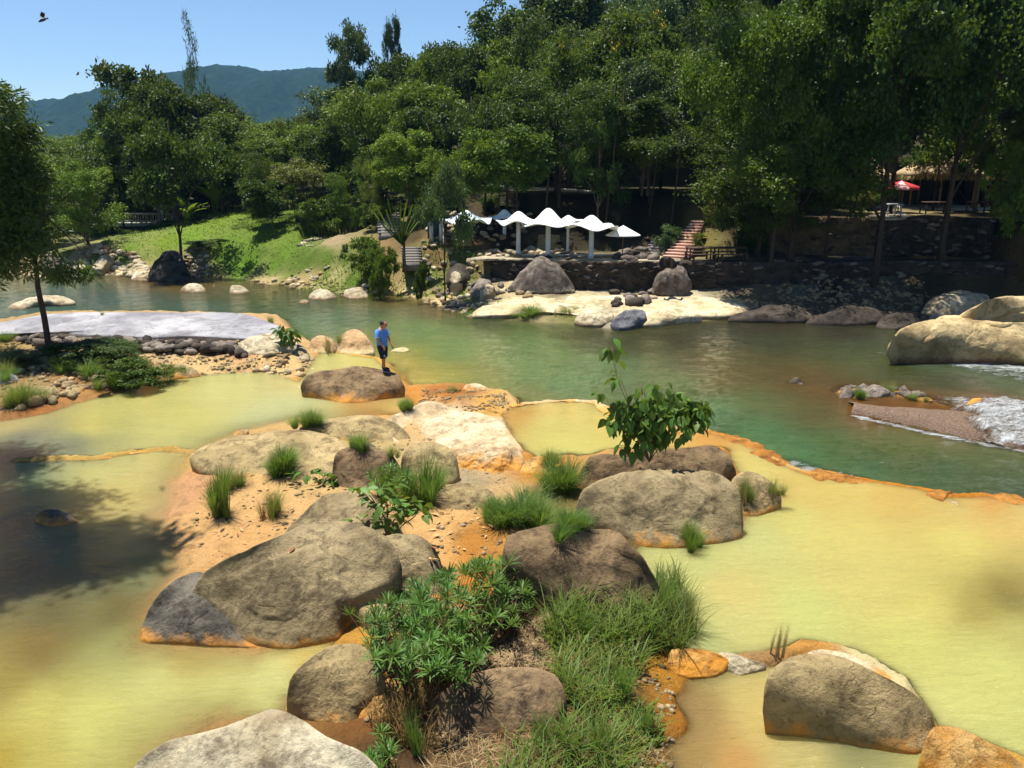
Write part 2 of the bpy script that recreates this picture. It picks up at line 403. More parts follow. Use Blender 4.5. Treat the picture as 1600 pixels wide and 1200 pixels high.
def idw(X, Y, pts, zl, pw=3.0, warp=.03, off=0., hit=False, eps=4e-5):
    """pts: (px, py, (r,g,b)) -> colour field over the ground, smooth between the places named"""
    P = np.array([(on_ground(a, b) if hit else W(a, b, zl))[:2] for a, b, c in pts]); C = np.array([c for a, b, c in pts], float)
    pu, pv = np.arctan2(P[:, 0], P[:, 1]), np.log(np.hypot(P[:, 0], P[:, 1]))
    u = np.arctan2(X, Y)+warp*n2(X, Y, .35, 4, 31.+off)*.6; v = np.log(np.hypot(X, Y))+warp*n2(X, Y, .35, 4, 57.+off)
    num = np.zeros((len(X), 3)); den = np.zeros(len(X))
    for i in range(len(P)):
        w = 1/((u-pu[i])**2+((v-pv[i])*.55)**2+eps)**(pw/2); num += w[:, None]*C[i]; den += w
    return num/den[:, None]
LN = lambda pts, k: [(a, b, alb(c, k)) for a, b, c in pts]
ground_pts = LN([(330, 820, (236, 186, 122)), (380, 860, (234, 182, 116)), (430, 800, (238, 192, 128)), (400, 780, (236, 188, 124)), (470, 760, (225, 188, 125)), (300, 760, (225, 170, 120)), (700, 800, (240, 192, 124)), (730, 830, (240, 190, 122)), (700, 850, (240, 190, 122)), (760, 790, (225, 185, 130)),
    (740, 900, (215, 145, 55)), (760, 860, (205, 140, 60)), (720, 760, (190, 170, 130)), (640, 620, (225, 150, 60)), (700, 620, (190, 120, 50)), (760, 640, (235, 180, 90)), (690, 655, (245, 228, 185)), (760, 665, (245, 230, 190)), (740, 690, (240, 215, 175)), (800, 690, (225, 150, 50)),
    (600, 660, (232, 185, 120)), (560, 720, (200, 180, 120)), (840, 730, (205, 140, 50)), (1150, 720, (220, 150, 55)), (1000, 700, (205, 160, 90)), (1250, 738, (225, 180, 110)), (1350, 752, (215, 140, 40)), (1540, 780, (215, 140, 45)), (900, 628, (240, 215, 160)),
    (545, 1000, (215, 160, 70)), (600, 950, (190, 160, 105)), (570, 1120, (140, 95, 50)), (600, 1060, (175, 120, 60)), (640, 1050, (110, 78, 48)), (600, 1180, (100, 75, 48)), (650, 1130, (70, 48, 32)), (700, 1160, (130, 105, 70)), (800, 1000, (140, 112, 85)), (860, 1080, (120, 95, 55)), (950, 1050, (110, 85, 45)), (1040, 1040, (200, 140, 45)), (1100, 1030, (215, 155, 50)), (1160, 1035, (190, 150, 100)),
    (980, 1150, (110, 90, 45)), (1055, 1120, (180, 120, 40)), (900, 1190, (105, 80, 45)), (780, 1190, (140, 110, 75)), (1270, 1010, (220, 160, 80)), (1360, 1035, (235, 220, 160)), (1480, 1150, (220, 160, 60)), (1560, 1190, (220, 170, 80)), (960, 880, (130, 110, 60)), (880, 800, (120, 110, 60)),
    (90, 717, (225, 185, 100)), (230, 704, (215, 175, 90)), (150, 780, (200, 135, 50)), (200, 850, (150, 110, 60)), (100, 950, (95, 75, 35)), (300, 650, (170, 150, 80)), (50, 640, (195, 130, 70)), (20, 620, (180, 150, 100)), (20, 570, (190, 160, 90)), (60, 540, (195, 165, 110)), (150, 600, (190, 140, 80)),
    (160, 560, (170, 140, 85)), (230, 555, (222, 190, 140)), (330, 560, (225, 180, 125)), (380, 560, (222, 160, 110)), (300, 545, (215, 185, 145)), (450, 560, (228, 200, 150)), (420, 580, (238, 205, 140)), (250, 585, (215, 180, 125)), (500, 560, (220, 170, 100)), (560, 565, (225, 180, 90)), (480, 600, (225, 170, 90)), (300, 580, (240, 205, 140)), (600, 600, (200, 150, 60)), (660, 640, (245, 215, 150))], 1.55)
far_pts = LN([(30, 425, (190, 165, 125)), (130, 415, (205, 185, 140)), (180, 420, (215, 195, 150)), (215, 425, (190, 165, 120)), (300, 428, (170, 150, 115)), (330, 428, (150, 135, 95)), (420, 438, (205, 180, 130)), (520, 435, (225, 205, 145)), (470, 444, (190, 165, 115)), (600, 430, (190, 165, 100)), (620, 452, (190, 165, 115)),
    (200, 395, (112, 140, 40)), (300, 370, (118, 150, 42)), (260, 385, (120, 145, 40)), (380, 420, (100, 140, 30)), (350, 390, (105, 140, 35)), (420, 350, (110, 140, 40)), (340, 345, (120, 145, 45)), (430, 420, (95, 135, 30)), (150, 405, (125, 135, 55)), (480, 400, (100, 128, 42)), (465, 365, (110, 138, 40)), (500, 420, (105, 132, 42)), (540, 405, (100, 120, 45)), (455, 395, (105, 138, 38)), (505, 350, (80, 100, 38)), (100, 400, (95, 110, 50)),
    (560, 440, (100, 130, 40)), (520, 440, (110, 135, 45)), (660, 440, (100, 125, 45)), (710, 440, (105, 120, 45)), (640, 462, (235, 205, 150)), (700, 470, (235, 205, 150)), (750, 480, (165, 155, 90)), (800, 480, (235, 215, 165)), (900, 470, (245, 230, 185)), (980, 480, (235, 215, 170)), (1060, 475, (245, 232, 195)), (1140, 485, (240, 215, 160)),
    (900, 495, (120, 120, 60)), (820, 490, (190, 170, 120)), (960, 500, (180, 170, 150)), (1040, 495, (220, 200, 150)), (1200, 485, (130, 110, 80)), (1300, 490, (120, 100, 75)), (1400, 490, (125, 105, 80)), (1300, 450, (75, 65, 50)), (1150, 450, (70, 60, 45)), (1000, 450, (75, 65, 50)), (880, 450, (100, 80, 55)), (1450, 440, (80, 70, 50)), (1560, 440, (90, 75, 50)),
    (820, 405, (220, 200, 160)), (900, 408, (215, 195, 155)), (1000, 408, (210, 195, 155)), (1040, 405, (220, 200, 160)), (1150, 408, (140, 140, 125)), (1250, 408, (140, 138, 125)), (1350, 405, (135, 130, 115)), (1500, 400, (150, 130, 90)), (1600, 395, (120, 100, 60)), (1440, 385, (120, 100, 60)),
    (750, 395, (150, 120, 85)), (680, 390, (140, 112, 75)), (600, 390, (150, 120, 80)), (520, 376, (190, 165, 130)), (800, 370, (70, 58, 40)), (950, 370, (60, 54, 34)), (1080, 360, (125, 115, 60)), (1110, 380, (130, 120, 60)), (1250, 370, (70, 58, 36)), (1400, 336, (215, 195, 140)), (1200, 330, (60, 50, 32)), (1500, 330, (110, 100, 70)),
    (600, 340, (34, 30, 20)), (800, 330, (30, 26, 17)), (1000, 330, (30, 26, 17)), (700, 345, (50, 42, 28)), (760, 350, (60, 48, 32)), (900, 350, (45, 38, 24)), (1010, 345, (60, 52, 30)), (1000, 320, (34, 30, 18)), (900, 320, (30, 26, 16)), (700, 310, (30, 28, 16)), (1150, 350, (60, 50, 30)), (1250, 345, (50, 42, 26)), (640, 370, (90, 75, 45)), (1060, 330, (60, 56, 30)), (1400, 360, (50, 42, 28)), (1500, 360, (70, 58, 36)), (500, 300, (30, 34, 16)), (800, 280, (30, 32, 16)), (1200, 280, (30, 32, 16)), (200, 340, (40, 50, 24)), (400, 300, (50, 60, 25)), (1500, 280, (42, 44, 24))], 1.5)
WARM = lambda L: [(a, b, [c[0]*.86+.004, c[1]*.78, c[2]*.80]) for a, b, c in L]
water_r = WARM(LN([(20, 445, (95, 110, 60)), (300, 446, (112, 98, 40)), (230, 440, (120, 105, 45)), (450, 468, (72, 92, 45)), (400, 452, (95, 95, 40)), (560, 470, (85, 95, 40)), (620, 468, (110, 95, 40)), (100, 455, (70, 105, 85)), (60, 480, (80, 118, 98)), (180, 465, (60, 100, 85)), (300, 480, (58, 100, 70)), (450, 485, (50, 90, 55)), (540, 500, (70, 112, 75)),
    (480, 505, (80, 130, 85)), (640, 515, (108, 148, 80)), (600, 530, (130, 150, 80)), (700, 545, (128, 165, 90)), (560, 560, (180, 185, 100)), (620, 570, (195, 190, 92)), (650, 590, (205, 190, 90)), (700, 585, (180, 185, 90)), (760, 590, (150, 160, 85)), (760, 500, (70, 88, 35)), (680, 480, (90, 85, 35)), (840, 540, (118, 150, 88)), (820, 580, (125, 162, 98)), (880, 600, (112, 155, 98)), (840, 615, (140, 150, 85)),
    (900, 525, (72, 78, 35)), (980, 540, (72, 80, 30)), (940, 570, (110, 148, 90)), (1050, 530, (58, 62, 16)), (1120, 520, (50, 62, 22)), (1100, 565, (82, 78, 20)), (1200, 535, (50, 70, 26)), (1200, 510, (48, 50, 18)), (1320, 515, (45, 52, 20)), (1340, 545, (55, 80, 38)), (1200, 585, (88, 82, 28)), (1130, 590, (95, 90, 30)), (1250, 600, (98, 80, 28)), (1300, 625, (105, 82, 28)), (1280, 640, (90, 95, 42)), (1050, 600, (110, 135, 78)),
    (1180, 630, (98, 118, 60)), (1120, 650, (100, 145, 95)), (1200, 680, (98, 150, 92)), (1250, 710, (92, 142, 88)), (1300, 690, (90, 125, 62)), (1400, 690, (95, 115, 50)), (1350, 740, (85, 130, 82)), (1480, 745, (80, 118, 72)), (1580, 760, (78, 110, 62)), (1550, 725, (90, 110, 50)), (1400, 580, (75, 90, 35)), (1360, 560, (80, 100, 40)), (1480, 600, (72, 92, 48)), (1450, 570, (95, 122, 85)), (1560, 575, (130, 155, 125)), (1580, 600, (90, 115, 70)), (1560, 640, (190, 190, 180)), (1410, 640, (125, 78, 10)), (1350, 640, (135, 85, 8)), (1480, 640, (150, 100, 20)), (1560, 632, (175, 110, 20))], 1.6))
def _calm(c):
    k = .42 if c[1] > .22 and c[0] > .30 else 0.; m = (.470, .405, .118); return [c[i]*(1-k)+m[i]*k for i in range(3)]
MILK = lambda L: [(a, b, [min(.85, c[0]*.93+.01), min(.8, c[1]*1.0+.012), c[2]*1.02+.022]) for a, b, c in [(a, b, _calm(c)) for a, b, c in L]]
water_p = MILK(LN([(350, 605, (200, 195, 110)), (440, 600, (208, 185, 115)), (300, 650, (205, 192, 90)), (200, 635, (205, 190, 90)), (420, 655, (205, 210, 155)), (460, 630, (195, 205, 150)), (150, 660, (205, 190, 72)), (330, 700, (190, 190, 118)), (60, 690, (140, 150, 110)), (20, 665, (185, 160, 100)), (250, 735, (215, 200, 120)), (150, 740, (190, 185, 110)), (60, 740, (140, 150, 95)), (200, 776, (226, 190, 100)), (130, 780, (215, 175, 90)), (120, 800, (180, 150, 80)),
    (270, 740, (215, 190, 130)), (270, 800, (232, 185, 125)), (240, 830, (225, 185, 130)), (100, 850, (100, 105, 72)), (30, 820, (70, 82, 66)), (30, 900, (75, 78, 48)), (150, 900, (95, 98, 60)), (40, 690, (80, 92, 90)), (120, 690, (110, 118, 92)), (240, 900, (150, 150, 95)), (80, 960, (105, 92, 32)), (170, 950, (120, 105, 35)), (60, 1010, (135, 105, 22)), (0, 1060, (160, 140, 45)), (250, 1050, (226, 220, 128)), (200, 1010, (190, 195, 110)), (350, 1090, (228, 222, 128)), (150, 1120, (224, 212, 105)), (60, 1100, (208, 190, 75)), (0, 1190, (185, 155, 35)), (60, 1195, (185, 165, 50)), (430, 1060, (222, 216, 135)), (490, 1015, (225, 175, 75)), (300, 1020, (200, 165, 70)),  # left pool's dark points: deep clear water, plus the tree's shade painted in
    (560, 632, (215, 155, 70)), (600, 640, (228, 165, 70)), (490, 640, (200, 185, 120)), (540, 560, (205, 190, 90)), (860, 640, (212, 165, 70)), (800, 650, (205, 150, 60)), (860, 665, (208, 190, 80)), (880, 690, (220, 202, 88)), (930, 700, (220, 200, 85)), (940, 660, (215, 180, 75)), (1150, 715, (222, 195, 95)), (1120, 690, (220, 150, 55)), (1180, 740, (225, 200, 100)), (1240, 760, (215, 165, 60)), (1300, 775, (222, 180, 75)), (1420, 785, (218, 160, 55)), (1500, 800, (222, 180, 90)), (1590, 800, (222, 190, 105)), (1560, 785, (215, 140, 45)), (1250, 810, (215, 200, 100)),
    (1200, 840, (200, 200, 120)), (1350, 830, (225, 195, 95)), (1500, 850, (222, 198, 88)), (1350, 900, (220, 195, 100)), (1100, 880, (200, 200, 118)), (1040, 870, (195, 190, 110)), (1150, 930, (222, 190, 105)), (1150, 975, (212, 200, 115)), (1260, 960, (205, 208, 112)), (1450, 950, (218, 192, 88)), (1430, 1010, (208, 200, 95)), (1575, 935, (130, 112, 28)), (1540, 955, (175, 155, 60)), (1590, 990, (185, 170, 80)), (1550, 1050, (208, 205, 105)), (1500, 1110, (214, 205, 112)), (1570, 1140, (210, 205, 108)), (1110, 1010, (200, 205, 128)),
    (1100, 1110, (165, 130, 65)), (1060, 1080, (140, 105, 45)), (1080, 1180, (170, 135, 65)), (1180, 1080, (205, 165, 85)), (1200, 1130, (215, 170, 85)), (1250, 1170, (188, 160, 92)), (1350, 1192, (160, 150, 88)), (1150, 1190, (205, 150, 72)), (750, 765, (190, 185, 165))], 1.5))

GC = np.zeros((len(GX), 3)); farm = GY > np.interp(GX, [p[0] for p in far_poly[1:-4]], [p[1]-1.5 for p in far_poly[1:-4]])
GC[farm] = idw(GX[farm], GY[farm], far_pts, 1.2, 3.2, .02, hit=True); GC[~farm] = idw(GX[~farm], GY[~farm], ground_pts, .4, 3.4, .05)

gm = NT("ground"); P = gm.pos(); c = gm.attr("gcol")
n1 = gm.noise(2.2, 7, .7, P, .3); n3 = gm.noise(22, 5, .75, P); 
c = gm.mix(1.0, c, gm.ramp(n1, [(.25, .55), (.5, .95), (.75, 1.0)]), 'MULTIPLY')
c = gm.mix(1.0, c, gm.ramp(n3, [(.28, .55), (.5, .95), (.7, 1.)]), 'MULTIPLY')
c = gm.mix(gm.math('MULTIPLY', gm.mapr(gm.noise(4.5, 7, .8, P, .6), .57, .66), .45), c, gm.mix(1.0, c, (.42, .30, .20), 'MULTIPLY'))
hh = gm.math('ADD', gm.math('MULTIPLY', n1, 1.), gm.math('MULTIPLY', n3, .45)); gm.bump(gm.math('ADD', hh, gm.math('MULTIPLY', gm.noise(7., 6, .75, P), .7)), 1., .09)
M_ground = gm.base(c, .95, .15)
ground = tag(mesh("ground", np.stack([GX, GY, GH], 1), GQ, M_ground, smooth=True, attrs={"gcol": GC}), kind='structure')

def water_mat(name, scale, bumpd, rough, streak=.5, glint=.5, sss=0.):
    t = NT(name); P = t.pos(); wc = t.attr("wcol"); fo = t.attr("foam", False); al = t.attr("alpha", False)
    mp = t.new("ShaderNodeMapping"); mp.inputs["Scale"].default_value = (.55, 1.5, 1); mp.inputs["Rotation"].default_value = (0, 0, math.radians(-14)); t.link(P, mp.inputs[0])
    w1 = t.noise(1.6*scale, 6, .6, mp.outputs[0], .8); w2 = t.noise(9*scale, 4, .6, mp.outputs[0], .3)
    murk = t.noise(.35, 5, .6, mp.outputs[0], 1.5)
    mp2 = t.new("ShaderNodeMapping"); mp2.inputs["Scale"].default_value = (.8, 5.5, 1); mp2.inputs["Rotation"].default_value = (0, 0, math.radians(-10)); t.link(P, mp2.inputs[0])
    rp = t.noise(2.1*scale, 6, .65, mp2.outputs[0], 1.1)
    col = t.mix(1.0, wc, t.ramp(murk, [(.3, .90 if sss else .78), (.7, 1.0)]), 'MULTIPLY')
    col = t.mix(t.mapr(rp, .46, .64, 0., streak), col, t.mix(1.0, col, (.50, .52, .35), 'MULTIPLY'))  # ripple shading painted into the colour as darker streaks
    gl = t.math('MULTIPLY', t.mapr(t.noise(14., 4, .7, mp2.outputs[0], .5), .66, .74, 0., glint), t.mapr(t.noise(.5, 3, .6, P), .45, .6, 0., 1.))  # mask of painted glints, pale sparkles mixed into the water colour
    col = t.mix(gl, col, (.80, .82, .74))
    fn = t.noise(5.5, 8, .78, mp.outputs[0], 1.0); fn2 = t.noise(2.2, 5, .6, mp.outputs[0], .6)
    f = t.math('ADD', t.math('MULTIPLY', fn, .72), t.math('MULTIPLY', fn2, .28))
    thr = t.mapr(fo, 0., 1., .70, .37)
    mask = t.math('MULTIPLY', t.math('SUBTRACT', f, thr), 6.0, clamp=True)
    col = t.mix(mask, col, (.93, .95, .94))
    h = t.math('ADD', w1, t.math('MULTIPLY', w2, .22)); h = t.math('ADD', h, t.math('MULTIPLY', rp, .35)); h = t.math('ADD', h, t.math('MULTIPLY', t.math('MULTIPLY', fn, fo), 2.5))
    t.bump(h, 1.0, bumpd)
    rg = t.mapr(mask, 0, 1, rough, .7)
    t.base(col, rg, .5); t.b.inputs["IOR"].default_value = 1.33
    a = t.math('MAXIMUM', al, mask); t.link(a, t.b.inputs["Alpha"])
    if sss: t.b.subsurface_method = 'BURLEY'; t.b.inputs['Subsurface Weight'].default_value = sss; t.b.inputs['Subsurface Radius'].default_value = (1., .85, .4); t.b.inputs['Subsurface Scale'].default_value = .9
    return t.m
def strokes(X, Y, L):
    f = np.zeros(len(X))
    for pts, zl, w, a in L:
        p = [W(*q, zl)[:2] for q in pts]; d = sdist(X, Y, p, closed=False); f = np.maximum(f, a*np.exp(-(d/w)**2))
    return f
foam_r = [([(1560, 645), (1640, 668)], 0, 1.7, 1.), ([(1500, 626), (1570, 642)], 0, .9, .8), ([(1530, 660), (1640, 690)], 0, .9, .9), ([(1336, 650), (1440, 674), (1530, 693), (1640, 712)], 0, .22, .95), ([(1430, 558), (1520, 572), (1640, 598)], 0, 1.3, .66), ([(1500, 566), (1640, 580)], 0, 1.2, .85),
          ([(1380, 552), (1440, 562)], 0, .5, .5), ([(1240, 724), (1290, 742), (1325, 748)], 0, .45, .8), ([(1160, 700), (1240, 730)], 0, .3, .35), ([(1236, 596), (1250, 598)], 0, .18, .9), ([(1000, 530), (1300, 540)], 0, 2.5, .24), ([(1350, 530), (1500, 600)], 0, 3.0, .30), ([(700, 560), (1000, 600)], 0, 4.0, .18),
          ([(1150, 660), (1600, 770)], 0, 2.2, .24), ([(1490, 772), (1500, 782)], 0, .15, .9), ([(1340, 600), (1600, 620)], 0, 1.5, .3)]
foam_p = [([(705, 762), (760, 756), (830, 768)], .35, .35, .85), ([(770, 775), (830, 780)], .35, .3, .6), ([(1480, 778), (1500, 790)], .35, .1, .7), ([(1290, 1150), (1330, 1170)], .35, .3, .35), ([(1120, 1000), (1150, 1020)], .35, .3, .3)]
def sheet(name, z, mask, cols, foam, kk, wave, mat):
    idx = np.nonzero(mask)[0]; X, Y = GX[idx], GY[idx]
    full = np.zeros(len(GX), bool); full[idx] = True
    q = GQ[full[GQ].all(1)]; used = np.unique(q); rem = -np.ones(len(GX), int); rem[used] = np.arange(len(used))
    X, Y = GX[used], GY[used]; C = idw(X, Y, cols, z, 3.2, .022, z*10, eps=5e-4); f = strokes(X, Y, foam)
    dep = np.clip(z-GH[used], 0, 9); a = np.where(dep > 0, 1-np.exp(-dep*kk)*1.0, 0.); a = np.clip(a, .05, 1.)
    Z = z+wave*n2(X, Y, 1.1, 3, 9.)+f*.05*n2(X, Y, 3.0, 3, 4.)
    return tag(mesh(name, np.stack([X, Y, Z], 1), rem[q], mat, smooth=True, attrs={"wcol": C, "foam": f, "alpha": a}), kind='structure')
ssG = sdist(GX, GY, shelf)
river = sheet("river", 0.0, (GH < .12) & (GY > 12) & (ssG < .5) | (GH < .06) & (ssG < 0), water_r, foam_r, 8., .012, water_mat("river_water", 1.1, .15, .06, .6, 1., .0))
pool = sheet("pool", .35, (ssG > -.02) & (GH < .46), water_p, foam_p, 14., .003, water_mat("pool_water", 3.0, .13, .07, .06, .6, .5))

def rapids():
    O_ = np.array(PW([(1488, 632), (1540, 622), (1600, 628), (1680, 640), (1700, 735), (1640, 716), (1590, 700), (1545, 690), (1510, 668)], .12)); lo, hi = O_.min(0), O_.max(0); nx, ny = 150, 110; X, Y = np.meshgrid(np.linspace(lo[0], hi[0], nx), np.linspace(lo[1], hi[1], ny)); X = X.ravel(); Y = Y.ravel(); sd = sdist(X, Y, O_)+.35*n2(X, Y, 1.6, 4, 2.)
    fr = sdist(X, Y, PW([(1500, 684), (1560, 695), (1600, 703), (1680, 715), (1720, 722)], 0.), closed=False); Z = .05+.26*sstep(fr/1.1)*sstep((sd+.1)/.8)+.10*n2(X, Y, 1.9, 4, 6.)+.05*n2(X, Y, 6., 3, 7.)
    k = (np.arange(ny-1)[:, None]*nx+np.arange(nx-1)[None, :]).ravel(); q = np.stack([k, k+1, k+1+nx, k+nx], 1); q = q[(sd[q] > 0).all(1)]; f = np.clip(.58+.55*sstep(sd/.9)+.22*n2(X, Y, 1.2, 4, 8.), 0, 1.25); C = np.tile(np.array(alb((165, 130, 85), 1.6)), (len(X), 1))
    tag(mesh("white_water", np.stack([X, Y, Z], 1), q, bpy.data.materials["river_water"], smooth=True, attrs={"wcol": C, "foam": f, "alpha": np.clip(sstep(sd/.35)*.7, 0, 1)}), kind='structure')
rapids()
# ------------------------------------------------------------------ rocks
def catmull(P, n):
    P = np.asarray(P, float); m = len(P); t = np.arange(n)*m/n; i = t.astype(int); f = (t-i)[:, None]
    a, b, c, d = P[(i-1) % m], P[i % m], P[(i+1) % m], P[(i+2) % m]
    q = .5*((2*b)+(-a+c)*f+(2*a-5*b+4*c-d)*f*f+(-a+3*b-3*c+d)*f**3)
    return q*.7+(b*(1-f)+c*f)*.3
def rock(name, label, outline, mat, z0=None, hf=.5, bulge=.28, pw=2.6, rough=.05, res=1, seed=0, group=None, cat="rock", parent=None, deep=.7, topz=None, ridge=0., frq=1., fac=0, sharp=None):
    """a boulder whose waterline/back edge follow the outline; body domed above it and carried down into the ground"""
    n = int((90, 150, 210)[res]); nr_ = int((20, 38, 60)[res])
    C2 = catmull(outline, n); py = C2[:, 1]; yb, yt = py.max(), py.min()
    if z0 is None: z0 = .3
    g0 = W(C2[:, 0].mean(), yb, z0); g1 = W(C2[:, 0].mean(), yt, z0); D = g1[1]-g0[1]
    tan = (CAMZ-z0)/g1[1]
    h = hf*D*tan if topz is None else min(topz-z0, .85*D*tan)
    t = (yb-py)/(yb-yt+1e-9)
    z = z0+h*sstep(t*1.05)
    ring = np.array([W(a, b, c) for (a, b), c in zip(C2, z)])
    cen = ring.mean(0); rad = np.linalg.norm(ring-cen, axis=1).mean()
    dirn = np.array([0, -.25*min(1, h/D*1.5), 1.]); dirn /= np.linalg.norm(dirn)
    rs = np.sqrt(np.linspace(0, 1, nr_)); rs = np.linspace(0, 1, nr_)**.8
    V = [cen+bulge*rad*dirn]
    V = [np.array([cen+bulge*rad*dirn])]
    off0 = ring-cen; fr = np.fft.rfft(off0, axis=0); kk_ = np.arange(len(fr))[:, None]
    for r in rs[1:]:
        off_ = np.fft.irfft(fr*np.exp(-(kk_/(1.6 if sharp is None else sharp))**2*2.2*(1-r)**1.1), n=n, axis=0)
        V.append(cen+off_*r+dirn*bulge*rad*(max(0, 1-r**pw)**.62))
    zd = [.10, .26, .5, .8, 1.1]
    for k in zd:
        V.append(np.stack([ring[:, 0]+(ring[:, 0]-cen[0])*(.03 if k < .3 else -.05*k), ring[:, 1]+(ring[:, 1]-cen[1])*(.0 if k < .3 else -.05*k), ring[:, 2]-k*(ring[:, 2]-z0+deep)], 1))
    V = np.concatenate(V); nring = len(rs)-1+len(zd)
    k = np.arange(n); q = [np.stack([np.zeros(n, int), 1+k, 1+(k+1) % n], 1)]
    qq = np.concatenate([np.stack([1+i*n+k, 1+(i+1)*n+k, 1+(i+1)*n+(k+1) % n, 1+i*n+(k+1) % n], 1) for i in range(nring-1)])
    # relief
    if fac:                                                   # planes knocked off, as broken stone has
        gq = np.random.default_rng(seed*13+5); c0 = cen-dirn*rad*.15; p = (V-c0)/rad; em = np.zeros(len(V)); em[0] = 1; em[1:1+(len(rs)-1)*n] = np.repeat(np.clip((1-rs[1:])*3.2, 0, 1), n)
        for _ in range(fac):
            a_ = gq.uniform(0, 6.283); e_ = gq.uniform(.35, 1.35); nn = np.array([math.cos(a_)*math.cos(e_), math.sin(a_)*math.cos(e_), math.sin(e_)]); dd = np.percentile(p@nn, gq.uniform(86, 96)); ex = np.clip(p@nn-dd, 0, None); p = p-nn*(ex*.75*em)[:, None]
        V = c0+p*rad
    s = 1.0/max(rad, .15); Pn = V*s*1.3*frq+seed*7.7
    amp = rough*rad
    rr_ = np.ones(len(V)); rr_[1:] = np.repeat(np.concatenate([rs[1:], np.ones(len(zd))]), n)
    edge = 1-.6*np.exp(-((rr_-1)/.12)**2)
    nv = V-(cen-np.array([0, 0, rad*.6])); nv /= np.linalg.norm(nv, axis=1)[:, None]
    d = (fbm(Pn, 5)*1.5+.35*fbm(V*3.2+seed, 4)*min(1, .5/rad)*1.5)*amp*edge
    if ridge: d = d+ridge*rad*(ridged(V*s*1.1+seed, 3)-.4)*edge
    cr = fbm(Pn*.8+40, 3); d = d-.30*amp*np.exp(-(cr/.05)**2)*edge
    V = V+nv*d[:, None]
    o = mesh(name, V, [q[0], qq], mat, parent, smooth=True)
    if parent is None: tag(o, label, cat, group)
    return o
ORG = tuple(alb((225, 150, 45), 1.3))
def A(c, k=1.5): return np.array(alb(c, k))
M_big = rock_mat("weathered_grey_brown_rock", A((186, 166, 124)), A((158, 140, 104)), A((104, 90, 66)), ORG, .38, 1.0)
M_bigw = rock_mat("tan_boulder_rock", A((200, 176, 126)), A((168, 146, 102)), A((112, 94, 66)), ORG, .40, 1.0)
M_brown = rock_mat("brown_boulder_rock", A((165, 138, 102)), A((132, 108, 78)), A((82, 66, 50)), ORG, .42, 1.3)
M_dark = rock_mat("dark_slate_rock", A((132, 124, 110)), A((106, 100, 90)), A((70, 65, 58)), ORG, .36, 1.0)
M_rim = rock_mat("orange_brown_rim", A((212, 150, 70)), A((185, 118, 45)), A((120, 78, 35)), None, 0, 2.0, bumpd=.08)
M_pale = rock_mat("pale_cream_rock", A((240, 222, 185)), A((222, 196, 152)), A((165, 140, 105)), ORG, .42, 1.0, grain=.25)
M_fslab = rock_mat("far_cream_slab_rock", A((242, 226, 186)), A((225, 202, 155)), A((165, 140, 105)), tuple(A((150, 110, 60))), .02, .6, grain=.25)
M_fdark = rock_mat("blue_grey_river_rock", A((135, 135, 138)), A((95, 98, 104)), A((55, 56, 60)), None, 0, 1.2)
M_stn = rock_mat("tan_loose_stone", A((205, 180, 135)), A((165, 140, 100)), A((110, 92, 66)), None, 0, 1.2)
M_pink = rock_mat("pinkish_boulder_rock", A((225, 185, 135)), A((205, 165, 118)), A((160, 128, 92)), tuple(A((240, 215, 160))), .42, 1.6, grain=.3)
M_slab = rock_mat("bleached_grey_slab_rock", A((190, 188, 190)), A((158, 156, 162)), A((132, 128, 132)), None, .3, .40, bumpd=.06, grain=.15)
M_farp = rock_mat("far_pale_rock", A((225, 212, 180)), A((195, 178, 142)), A((135, 118, 92)), tuple(A((120, 85, 50))), .06, .8, grain=.3)
M_farb = rock_mat("far_brown_streaked_rock", A((168, 156, 142)), A((136, 122, 108)), A((84, 72, 62)), None, 0, .8, streak=True)
M_fard = rock_mat("far_dark_rock", A((98, 88, 76)), A((70, 62, 54)), A((40, 35, 32)), None, 0, .8)
M_cream = rock_mat("cream_river_rock", A((232, 208, 155)), A((205, 178, 128)), A((150, 125, 85)), tuple(A((130, 82, 50))), .12, .5, bumpd=.09, grain=.25)
M_org = rock_mat("orange_mineral_rock", A((232, 190, 120)), A((215, 150, 65)), A((140, 95, 50)), ORG, .5, 1.5, bumpd=.07)

M_under = rock_mat("pale_rock_orange_below", A((235, 215, 175)), A((215, 185, 140)), A((165, 130, 90)), ORG, .72, 1.0, grain=.3)
